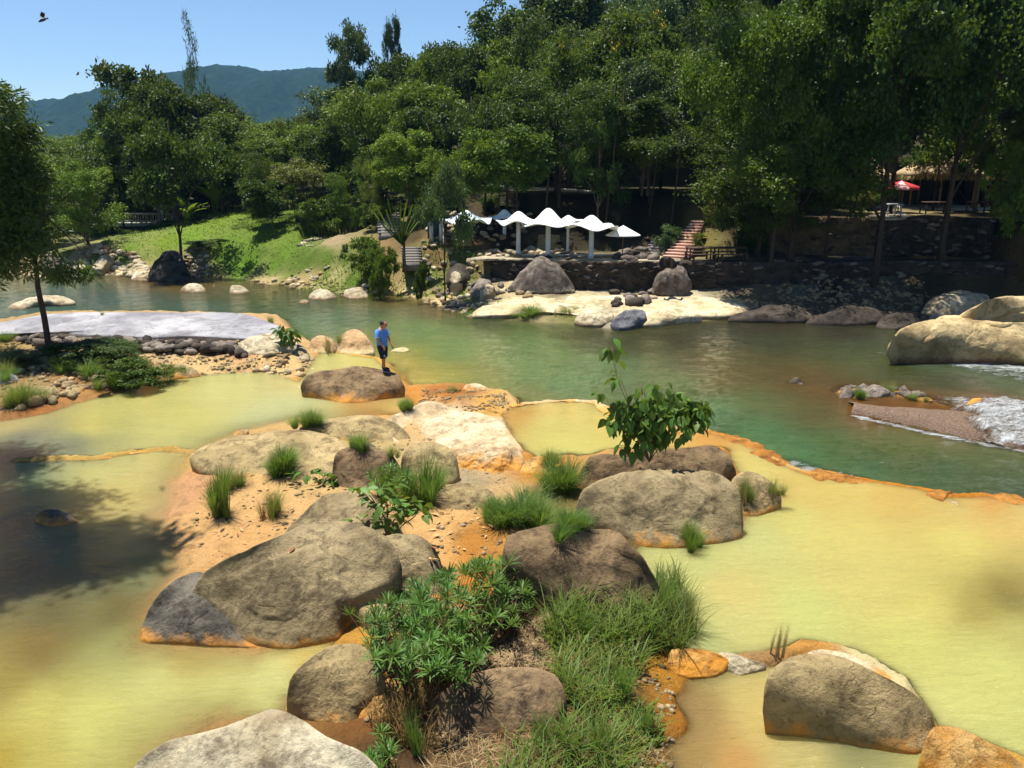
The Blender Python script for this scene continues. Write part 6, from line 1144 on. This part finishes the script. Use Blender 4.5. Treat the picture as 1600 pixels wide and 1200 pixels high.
# ------------------------------------------------------------------ white canopies
M_can = plain("white_canopy_membrane", (.86, .87, .86), .5, .3, .03, 2.); M_canb = plain("pale_blue_canopy_membrane", (.66, .78, .80), .5, .3, .04, 2.); M_post = plain("white_post_paint", (.62, .63, .60), .6, .3, .08, 3.); M_postb = plain("brown_timber_post", (.20, .12, .07), .8, .2, .2, 6.)
def canopy(label, cx, ytop, yedge, wpx, pbase, Y, mat, posts, seed, hump=1.0, wave=.10, cone=False, tilt=(0, 0), group="white canopies on the far terrace"):
    top = WD(cx, ytop, Y); ed = WD(cx, yedge, Y); zb = hz(top[0], Y) if pbase is None else WD(cx, pbase, Y)[2]; o = thing("mushroom_canopy" if not cone else "cone_parasol", label, "canopy" if not cone else "parasol", (top[0], Y, zb), 0, group); Rr = wpx/F*Y/2; Hh = top[2]-ed[2]; z0 = ed[2]-zb
    n, m = 56, 16; r = np.linspace(0, 1, m)[:, None]; a = np.linspace(0, 2*math.pi, n, endpoint=False)[None, :]
    if cone: sq = 1+0*a; Z = z0+Hh*(1-r)*(1+0*a)
    else: sq = 1/np.maximum(np.abs(np.cos(a+seed*.3)), np.abs(np.sin(a+seed*.3)))**.55; Z = z0+Hh*hump*np.exp(-(r/.42)**2)+Hh*(1-hump)*(1-r)+wave*Rr*np.cos(4*(a+seed*.3))*-1*r**2+.06*Rr*r**3
    Z = Z+tilt[0]*r*np.cos(a)*Rr; X = r*sq*np.cos(a)*Rr; Yy = r*sq*np.sin(a)*Rr*.8; V = np.stack([X, Yy, Z], 2).reshape(-1, 3); V2 = V-np.array([0, 0, .05]); k = (np.arange(m-1)[:, None]*n+np.arange(n)[None, :]).ravel(); k2 = (np.arange(m-1)[:, None]*n+(np.arange(n)+1)[None, :] % n).ravel()
    q = np.stack([k, k2, k2+n, k+n], 1); N_ = len(V); e = np.arange(n)+(m-1)*n; e2 = (np.arange(n)+1) % n+(m-1)*n; mesh("membrane", np.concatenate([V, V2]), [q, q[:, ::-1]+N_, np.stack([e, e2, e2+N_, e+N_], 1)], mat, o, smooth=True)
    for dx, w_, pm in posts:
        b = MB(); b.lathe([(w_*1.25, -.35), (w_*1.2, .02), (w_, .06), (w_*.95, z0+Hh*.35), (0, z0+Hh*.35)], 14); p = b.build("post", pm, o, smooth=True); p.location = (dx*Rr, 0, 0)
        if not cone:
            b = MB(); b.lathe([(w_*1.4, -.02), (w_*1.4, .05), (w_, .07)], 14); b.build("base_collar", pm, p)
canopy("leftmost canopy, pale bluish, half hidden by the slim bank tree", 728, 328, 347, 74, 372, 51., M_canb, [(-.93, .06, M_post), (-.22, .08, M_postb), (.12, .08, M_postb)], 1, .7, .12)
canopy("small bluish canopy behind, second from the left", 788, 327, 341, 42, 374, 53.5, M_canb, [(0, .12, M_post)], 2, .8, .10)
canopy("third canopy from the left, white mushroom with drooping left side", 810, 330, 348, 58, 396, 49., M_can, [(0, .13, M_post)], 3, .85, .12, tilt=(.05, 0))
canopy("tallest white mushroom canopy with a pointed hump in the middle of the row", 857, 325, 352, 78, 397, 48.4, M_can, [(0, .15, M_post)], 4, .9, .07)
canopy("white canopy wing tucked behind the tallest one", 888, 336, 347, 44, 392, 50.5, M_can, [(0, .09, M_post)], 6, .5, .10)
canopy("broad white mushroom canopy right of the tallest one", 925, 336, 356, 80, 399, 48., M_can, [(0, .15, M_post)], 5, .85, .10, tilt=(-.05, 0))
canopy("small white cone parasol at the right end of the row", 974, 352, 367, 54, 398, 48.3, M_can, [(0, .03, M_postb)], 7, cone=True)
mb = MB(); a0, a1 = W(800, 399, 2.42), W(1000, 403, 2.42); mb.box(((a0+a1)/2+[0, .1, .08]), (a1[0]-a0[0], .12, .1)); tag(mb.build("low_kerb", M_conc), "low concrete kerb running along the feet of the canopy posts", "kerb")
# small cabin left of the canopies
T = WD(681, 335, 52.5); zb = hz(T[0], 52.5); o = thing("changing_cabin", "small cabin with two white columns under the slim bank tree", "cabin", (T[0], 52.5, zb)); hC = T[2]-zb
for dx in (-.32, .32): b = MB(); b.box((0, 0, hC/2), (.24, .24, hC)); p = b.build("column", M_post, o); p.location = (dx, 0, 0)
b = MB(); b.box((0, .9, hC/2), (1.3, .15, hC)); b.build("back_wall", plain("dark_blue_cabin_wall", (.04, .06, .09), .8), o); b = MB(); b.box((0, .4, hC+.1), (1.7, 1.5, .16)); b.build("roof", plain("ochre_cabin_roof", (.25, .20, .08), .8), o)
# ------------------------------------------------------------------ footbridge and the people on it
M_rail = plain("pale_metal_rail", (.45, .46, .38), .5, .4, .1, 5.)
def bridge():
    A0 = WD(118, 350, 77); A1 = WD(292, 348, 77); zt = WD(200, 335, 77)[2]; zd = WD(200, 348, 77)[2]; L = A1[0]-A0[0]; o = thing("footbridge", "pale railed footbridge crossing the gully behind the left slope", "bridge", (A0[0], 77, zd)); h = zt-zd
    b = MB(); b.box((L/2, .8, -.09), (L+.6, 1.8, .14)); b.build("deck", M_rail, o); b = MB(); b.box((L/2, -.08, -.22), (L+.6, .12, .22)); b.build("side_beam", M_rail, o)
    for y in (0, 1.6):
        b = MB(); b.box((L/2, y, h), (L+.6, .09, .09)); b.build("top_rail", M_rail, o); b = MB(); b.box((L/2, y, h*.12), (L+.6, .06, .06)); b.build("bottom_rail", M_rail, o)
        for i in range(23): b = MB(); b.box((0, 0, h/2), (.06, .06, h)); p = b.build("baluster", M_rail, o); p.location = (L*i/22, y, 0)
    for i in range(11): b = MB(); b.tube([(0, -.05, -.3), (.22, -.05, .16)], .05, 6); p = b.build("brace", M_rail, o); p.location = (L*(i+.5)/11, -.12, 0)
    return o, zd, A0[0]
br, zdeck, bx0 = bridge()

# ------------------------------------------------------------------ people
M_skin = plain("tanned_skin", (.36, .17, .09), .55, .35, .06, 20.); M_hair = plain("black_hair", (.012, .010, .009), .6, .3)
def skin_body(parent, J, E, R_, root, mat, name="body", sub=1):
    me = bpy.data.meshes.new(name); me.from_pydata([tuple(p) for p in J], E, []); me.materials.append(mat); o = place(name, me, parent); m = o.modifiers.new("skin", 'SKIN'); m.use_smooth_shade = True
    sv = me.skin_vertices[0].data if len(me.skin_vertices) else None
    if sv:
        for i, r in enumerate(R_): sv[i].radius = (r, r) if not hasattr(r, '__len__') else r
        for i in range(len(J)): sv[i].use_root = (i == root)
    s = o.modifiers.new("sub", 'SUBSURF'); s.levels = sub; s.render_levels = sub; return o
def loft(rings, n=20):
    """rings: (cx, cy, cz, rx, ry)"""
    b = MB(); a = np.arange(n)*2*math.pi/n; V = np.concatenate([np.stack([cx+rx*np.cos(a), cy+ry*np.sin(a), np.full(n, cz)], 1) for cx, cy, cz, rx, ry in rings]); k = np.arange(n); q = np.concatenate([np.stack([i*n+k, i*n+(k+1) % n, (i+1)*n+(k+1) % n, (i+1)*n+k], 1) for i in range(len(rings)-1)]); b.add(V, q); return b
def man():
    ft = on_ground(599, 579); z = ft[2]; o = thing("person", "man in a blue polo shirt and dark shorts looking down from the boulder", "person", (ft[0], ft[1], z+.0), math.radians(-28)); o.scale = (1.12, 1.08, 1.0)
    J = [(0, 0, .93), (-.02, 0, 1.10), (-.03, 0, 1.28), (-.015, 0, 1.41), (.02, 0, 1.49), (.065, 0, 1.575), (.085, 0, 1.655)]; Rr = [.115, .13, .135, .10, .055, .085, .075]; E = [(i, i+1) for i in range(6)]
    def chain(start, pts, rs):
        p = start
        for q, r in zip(pts, rs): J.append(q); Rr.append(r); E.append((p, len(J)-1)); p = len(J)-1
        return p
    for s, kx, ax in ((-1, .10, .13), (1, -.01, -.07)):
        chain(0, [(.0, s*.095, .86), ((kx)*.55, s*.105, .66), (kx, s*.105, .48), ((kx+ax)/2-.02, s*.105, .30), (ax, s*.105, .09), (ax+.02, s*.107, .05), (ax+.13, s*.125, .035)], [.095, .078, .058, .056, .038, .040, .032])
    for s in (-1, 1):
        e = .0 if s < 0 else .05
        w = chain(3, [(-.02, s*.13, 1.405), (-.02, s*.195, 1.37), (.0+e, s*.225, 1.24), (.03+e, s*.235, 1.11), (.10+e, s*.215, 1.00), (.165+e, s*.19, .905), (.185+e, s*.182, .87)], [.07, .058, .047, .040, .036, .027, .030])
        wx, wy, wz = J[w]
        for k, (dx, L) in enumerate(((-.018, .066), (-.006, .078), (.007, .074), (.019, .058))):
            chain(w, [(wx+.012+dx*.6, wy+dx*.8, wz-.035), (wx+.026+dx*.7, wy+dx*.9, wz-.035-L*.55), (wx+.022+dx*.7, wy+dx*.9, wz-.035-L)], [.0105, .009, .008])
        chain(w, [(wx+.035, wy-s*.012, wz-.015), (wx+.052, wy-s*.018, wz-.045)], [.011, .009])
    J.append((.185, 0, 1.60)); Rr.append(.014); E.append((5, len(J)-1))
    body = skin_body(o, J, E, Rr, 0, M_skin, sub=2)
    b = MB(); b.ell((.095, 0, 1.605), (.100, .078, .122), 20, 14, np.array(Euler((0, .45, 0)).to_matrix())); b.ell((.190, 0, 1.578), (.022, .016, .026), 8, 6); hd = b.build("face", M_skin, o, smooth=True)
    for s in (-1, 1):
        b = MB(); b.ell((.085, s*.078, 1.59), (.026, .012, .036), 8, 6); b.build("ear", M_skin, hd, smooth=True); b = MB(); b.ell((.183, s*.030, 1.605), (.010, .015, .008), 8, 6); b.build("eye", M_hair, hd, smooth=True)
    b = MB(); b.ell((.182, 0, 1.535), (.010, .026, .006), 8, 6); b.build("mouth", plain("lips", (.22, .07, .05), .6), hd, smooth=True)
    b = MB(); b.ell((.062, 0, 1.648), (.112, .090, .102), 20, 12, np.array(Euler((0, .35, 0)).to_matrix())); b.build("hair", M_hair, o, smooth=True)
    M_sh = NT("blue_polo_cloth"); n_ = M_sh.noise(9., 4, .6, M_sh.obj(), .6); M_sh.bump(n_, .6, .03); M_sh = M_sh.base(M_sh.ramp(n_, [(.3, (.05, .17, .52)), (.7, (.11, .30, .72))]), .85, .2)
    t = loft([(.005, 0, .86, .145, .185), (-.005, 0, .92, .150, .188), (.0, 0, 1.02, .165, .185), (-.01, 0, 1.14, .168, .182), (-.025, 0, 1.26, .158, .192), (-.03, 0, 1.36, .135, .205), (-.02, 0, 1.43, .105, .165), (.0, 0, 1.475, .072, .085)], 28)
    for s in (-1, 1):
        e = .0 if s < 0 else .04; t.tube([(-.02, s*.12, 1.40), (-.02, s*.19, 1.375), (-.008+e*.5, s*.225, 1.28), (.006+e, s*.238, 1.20)], [.085, .082, .074, .078], 14, cap=False)
    V = np.concatenate(t.v); V = V+.010*np.stack([perlin(V*9), perlin(V*9+5), 0*V[:, 0]], 1); sh = mesh("polo_shirt", V, [np.concatenate(v) for v in t.f.values()], M_sh, o, smooth=True)
    b = MB(); b.tube([(.085, -.05, 1.455), (.05, -.075, 1.475), (-.03, -.06, 1.49), (-.06, 0, 1.495), (-.03, .06, 1.49), (.05, .075, 1.475), (.085, .05, 1.455)], .016, 8); b.build("collar", plain("pale_blue_collar", (.35, .5, .75), .8), sh, smooth=True)
    for s in (-1, 1):
        e = .0 if s < 0 else .04; b = MB(); b.tube([(.004+e, s*.237, 1.212), (.008+e, s*.239, 1.192)], .081, 14, cap=False); b.build("sleeve_band", plain("pale_sleeve_band", (.5, .6, .75), .8), sh)
    M_so = plain("dark_navy_shorts_cloth", (.012, .016, .035), .8, .2, .3, 12.); t = loft([(.0, 0, .62+.22, .125, .185), (.0, 0, .90, .142, .178), (.0, 0, .97, .145, .175)], 24)
    for s, kx in ((-1, .10), (1, -.01)): t.tube([(.0, s*.085, .90), (kx*.4, s*.10, .74), (kx*.75, s*.105, .60), (kx*.98, s*.106, .47)], [.118, .112, .100, .094], 16, cap=False)
    so = t.build("shorts", M_so, o, smooth=True); b = MB(); b.ell((.16, -.135, .56), (.035, .03, .05), 8, 6); b.build("shorts_print", plain("pale_blue_print", (.35, .42, .65), .8), so, smooth=True)
    M_shoe = plain("black_shoe", (.015, .015, .017), .6, .3); M_sole = plain("grey_sole", (.45, .44, .42), .7)
    for s, ax in ((-1, .13), (1, -.07)):
        b = MB(); b.ell((ax+.075, s*.115, .055), (.150, .050, .045), 16, 8); b.ell((ax+.01, s*.107, .085), (.065, .046, .055), 12, 8); b.tube([(ax, s*.106, .07), (ax-.003, s*.106, .145)], .047, 12); h = b.build("shoe", M_shoe, o, smooth=True)
        b = MB(); b.ell((ax+.075, s*.115, .014), (.158, .054, .020), 16, 6); b.build("sole", M_sole, h, smooth=True)
man()
def far_person(label, x, y, z, top, bot, bend, seed):
    o = thing("person", label, "person", (x, y, z)); J = [(0, 0, .9), (bend*.3, 0, 1.15), (bend, 0, 1.38), (bend*1.3, 0, 1.48), (bend*1.6, 0, 1.6)]; Rr = [.12, .13, .13, .05, .10]; E = [(0, 1), (1, 2), (2, 3), (3, 4)]
    def chain(s, pts, rs):
        p = s
        for q, r in zip(pts, rs): J.append(q); Rr.append(r); E.append((p, len(J)-1)); p = len(J)-1
    for s in (-1, 1):
        chain(0, [(0, s*.1, .82), (.04*s, s*.11, .48), (0, s*.11, .08), (.12, s*.12, .04)], [.085, .06, .04, .035]); chain(2, [(bend, s*.19, 1.36), (bend+.06, s*.23, 1.12), (bend+.2, s*.2, .98), (bend+.24, s*.2, .93)], [.055, .04, .03, .028])
    skin_body(o, J, E, Rr, 0, M_skin)
    t = loft([(.0, 0, .84, .15, .18), (bend*.15, 0, 1.0, .155, .18), (bend*.5, 0, 1.2, .155, .19), (bend*.9, 0, 1.36, .13, .2), (bend*1.1, 0, 1.45, .07, .08)], 16); 
    for s in (-1, 1): t.tube([(bend, s*.13, 1.38), (bend+.03, s*.22, 1.22)], .07, 10, cap=False)
    t.build("shirt", top, o, smooth=True); t = loft([(0, 0, .8, .12, .18), (0, 0, .95, .14, .17)], 16)
    for s in (-1, 1): t.tube([(0, s*.09, .86), (.04*s, s*.11, .5), (0, s*.11, .12)], [.11, .085, .065], 12, cap=False)
    t.build("trousers", bot, o, smooth=True); b = MB(); b.ell((bend*1.55, 0, 1.63), (.11, .10, .11), 12, 8); b.build("hair", M_hair, o, smooth=True); return o
M_ws = plain("white_shirt_cloth", (.75, .68, .70), .85); M_wt = plain("pale_trouser_cloth", (.6, .58, .55), .85); M_rd = plain("red_cloth", (.45, .02, .03), .8)
X1 = WD(254, 340, 77.6)[0]; far_person("person in a white shirt bending over on the footbridge", X1, 77.6, zdeck, M_ws, M_wt, .22, 1)
X2 = WD(270, 340, 77.8)[0]; p2_ = far_person("person in pale clothes on the footbridge just right of the bank tree's trunk", X2, 77.8, zdeck-.35, M_ws, M_wt, .05, 2); p2_.scale = (.85, .85, .85)

# ------------------------------------------------------------------ hut, parasol, furniture
M_thatch = NT("thatch"); O_ = M_thatch.obj(); mp_ = M_thatch.new("ShaderNodeMapping"); mp_.inputs["Scale"].default_value = (9, 9, 1.2); M_thatch.link(O_, mp_.inputs[0]); n_ = M_thatch.noise(2., 6, .75, mp_.outputs[0], .4); M_thatch.bump(n_, 1., .12); M_thatch = M_thatch.base(M_thatch.ramp(n_, [(.3, (.20, .14, .07)), (.5, (.46, .34, .20)), (.7, (.62, .48, .30))]), .95, .1)
def hut(label, cx, ytop, yeave, wpx, Y, seed):
    T = WD(cx, ytop, Y); E_ = WD(cx, yeave, Y); gz = hz(T[0], Y); o = thing("thatched_hut", label, "hut", (T[0], Y, gz)); r = wpx/F*Y/2; zt, ze = T[2]-gz, E_[2]-gz; n = 48; prof = np.linspace(0, 1, 14); a = np.arange(n)*2*math.pi/n; g = np.random.default_rng(seed); V = []
    for t in prof:
        rad = r*(t*.92+.08*t**3); z = zt-(zt-ze)*(t**.92); V.append(np.stack([rad*np.cos(a)*(1+.02*g.normal(size=n)*t), rad*np.sin(a)*(1+.02*g.normal(size=n)*t), z+.05*g.normal(size=n)*t+0*a], 1))
    V.append(V[-1]*np.array([.93, .93, 1])+np.array([0, 0, -.12])); m = len(V); k = np.arange(n); q = np.concatenate([np.stack([i*n+k, (i+1)*n+k, (i+1)*n+(k+1) % n, i*n+(k+1) % n], 1) for i in range(m-1)]); mesh("thatched_roof", np.concatenate(V), q, M_thatch, o, smooth=False)
    V = []; nn = 700; aa = g.uniform(0, 6.28, nn); C = np.stack([r*np.cos(aa), r*np.sin(aa), np.full(nn, ze)], 1); Vv, Fc = leaves(C, np.stack([np.cos(aa)*.4, np.sin(aa)*.4, -np.ones(nn)], 1)+g.normal(0, .15, (nn, 3)), .45, .06, g); tag(mesh("thatch_fringe", Vv, Fc, L_straw, o), kind='stuff')
    for i in range(8): an = i*math.pi/4+.2; b = MB(); b.tube([(0, 0, 0), (0, 0, ze+.2)], .08, 8); p = b.build("post", M_postb, o, smooth=True); p.location = (r*.78*math.cos(an), r*.78*math.sin(an), 0)
    b = MB(); b.lathe([(0, .12), (r*.85, .12), (r*.85, -.3)], 32); b.build("floor", M_conc, o)
hut("thatched hut with a conical straw roof seen through the trees on the right", 1490, 205, 272, 150, 60, 1)
hut("smaller thatched roof half hidden behind the spreading tree left of the big one", 1362, 245, 274, 66, 61, 2)
M_red = plain("red_parasol_cloth", (.60, .06, .07), .7, .2, .08, 4.); M_pinkc = plain("pinkish_parasol_panel", (.80, .42, .42), .7, .2, .05, 4.)
T = WD(1409, 282, 54.5); E_ = WD(1409, 292, 54.5); gz = 4.6; o = thing("red_parasol", "red parasol standing on the terrace before the thatched hut", "parasol", (T[0], 54.5, gz)); r = 27/F*54.5; n = 8; zt, ze = T[2]-gz, E_[2]-gz
for i in range(n):
    a0, a1 = i*2*math.pi/n, (i+1)*2*math.pi/n; am = (a0+a1)/2; V = [(0, 0, zt), (r*math.cos(a0), r*math.sin(a0), ze), (r*.94*math.cos(am), r*.94*math.sin(am), ze+.04), (r*math.cos(a1), r*math.sin(a1), ze), (r*math.cos(a0), r*math.sin(a0), ze-.18), (r*.94*math.cos(am), r*.94*math.sin(am), ze-.15), (r*math.cos(a1), r*math.sin(a1), ze-.18)]
    mesh("canopy_panel", V, [np.array([(0, 1, 2), (0, 2, 3)]), np.array([(1, 4, 5, 2), (2, 5, 6, 3)])], M_pinkc if i == 5 else M_red, o)
b = MB(); b.tube([(0, 0, 0), (0, 0, zt+.12)], .035, 8); b.build("pole", M_postb, o); b = MB(); b.lathe([(.3, 0), (.3, .08), (.05, .12)], 16); b.build("foot", M_conc, o)
M_grey = plain("pale_grey_metal", (.42, .46, .48), .5, .4, .1); M_tab = plain("dark_timber", (.07, .045, .03), .8, .2)
def table(label, px, py, z, w, mat, seats=True, Y=None, name="picnic_table", cat="table"):
    B = W(px, py, z); o = thing(name, label, cat, B, .1); b = MB(); b.box((0, 0, .74), (w, .8, .06)); b.build("table_top", mat, o)
    for sx in (-1, 1):
        for sy in (-1, 1): b = MB(); b.box((0, 0, .355), (.07, .07, .71)); p = b.build("leg", mat, o); p.location = (sx*(w/2-.08), sy*.32, 0)
    if seats:
        for sy in (-1, 1): b = MB(); b.box((0, sy*.75, .43), (w, .28, .05)); b.box((-w*.4, sy*.75, .2), (.06, .2, .41)); b.box((w*.4, sy*.75, .2), (.06, .2, .41)); b.build("bench_seat", mat, o)
table("dark picnic table under the leaning tree, nearest the steps", 1094, 407, 2.35, 1.6, M_tab); table("dark picnic table right of the leaning tree's trunk", 1140, 407, 2.35, 1.8, M_tab)
table("pale table on the terrace below the red parasol", 1392, 338, 4.6, 1.0, M_grey, False, name="terrace_table")
table("low dark table in the shade right of the red parasol", 1460, 334, 4.6, 1.8, M_tab, False, name="terrace_table"); table("low dark table further right under the thatched hut", 1528, 334, 4.6, 1.4, M_tab, False, name="terrace_table")
B = W(1282, 446, .6); o = thing("red_bucket", "small red bucket in the deep shade of the right bank", "bucket", B); b = MB(); b.lathe([(0, 0), (.13, 0), (.20, .42), (.21, .43), (.185, .42), (.12, .03), (0, .03)], 16); b.build("pail", M_rd, o, smooth=True); b = MB(); a = np.linspace(0, math.pi, 12); b.tube(np.stack([.2*np.cos(a), 0*a, .42+.16*np.sin(a)], 1), .010, 6); b.build("handle", M_grey, o)
P = []; g = np.random.default_rng(2); c = W(949, 431, 1.45)+np.array([0, -.5, .05]); a = np.linspace(0, 2*math.pi*4.3, 120); P = c+np.stack([(.62+.10*np.sin(a*.37))*np.cos(a), .05*np.sin(a*1.7), (.26+.07*np.cos(a*.53))*np.sin(a)], 1); b = MB(); b.tube(P, .025, 6); tag(b.build("hose", plain("pale_hose_rubber", (.6, .6, .56), .6), smooth=True), "coil of pale hose hanging against the dark stone wall", "hose")
# ------------------------------------------------------------------ weir, insect
M_peb = NT("pebbled_concrete"); _v = M_peb.vor(14., M_peb.pos()); _n = M_peb.noise(5., 5, .7, M_peb.pos()); M_peb.bump(_v, 1., .05); M_peb = M_peb.base(M_peb.mix(M_peb.mapr(_v, 0, .6), (.26, .17, .11), (.10, .06, .035)), .7, .4)
P0 = np.array([W(a, b_, .0) for a, b_ in [(1331, 645), (1380, 655), (1440, 668), (1500, 684), (1560, 695), (1680, 715)]]); P1 = np.array([W(a, b_, .16) for a, b_ in [(1333, 632), (1380, 637), (1440, 641), (1500, 646), (1560, 650), (1680, 662)]]); P2 = P1+np.array([.3, 1.2, -.25])
C0, C1, C2_ = catmull_open(P0, 60), catmull_open(P1, 60), catmull_open(P2, 60); Cb = C0-np.array([0, 0, .4]); V = np.concatenate([Cb, C0, C1, C2_]); V[60:240] += .10*np.stack([perlin(V[60:240]*.8), perlin(V[60:240]*.8+4), .5*perlin(V[60:240]*1.2+8)], 1); V[60:180] += .05*np.stack([perlin(V[60:180]*2), perlin(V[60:180]*2+4), perlin(V[60:180]*3+8)], 1); k = (np.arange(3)[:, None]*60+np.arange(59)[None, :]).ravel()
tag(mesh("weir", V, np.stack([k, k+1, k+61, k+60], 1), M_peb, smooth=True), "pebbly concrete weir lip slanting across the river at the right", "weir")
B = WD(67, 31, 20.); o = thing("flying_insect", "small dark insect flying in the open sky at the upper left", "insect", B, .5); M_ins = plain("dark_insect_shell", (.03, .012, .03), .4, .4)
b = MB(); b.tube([(-.09, 0, -.05), (-.04, 0, -.02), (.02, 0, .01), (.07, 0, .03)], [.012, .03, .035, .02], 10); b.build("insect_body", M_ins, o, smooth=True); b = MB(); b.ell((.095, 0, .04), (.022, .022, .022), 10, 8); b.build("head", M_ins, o, smooth=True)
for s in (-1, 1): b = MB(); b.add([(.03, s*.02, .03), (.06, s*.12, .12), (-.01, s*.17, .15), (-.05, s*.10, .08)], np.array([[0, 1, 2, 3]])); b.build("wing", plain("smoky_insect_wing", (.03, .02, .035), .6, .1), o)

# ------------------------------------------------------------------ haze
hm = bpy.data.materials.new("haze_air"); hm.use_nodes = True; hn = hm.node_tree; hn.nodes.remove(hn.nodes["Principled BSDF"]); pv = hn.nodes.new("ShaderNodeVolumePrincipled")
pv.inputs["Color"].default_value = (.20, .52, 1., 1); pv.inputs["Density"].default_value = .00011; pv.inputs["Anisotropy"].default_value = .2; hn.links.new(pv.outputs[0], hn.nodes["Material Output"].inputs["Volume"])
b = MB(); b.box((0, 850, 127), (3600, 2700, 258)); tag(b.build("haze", hm), kind='stuff')
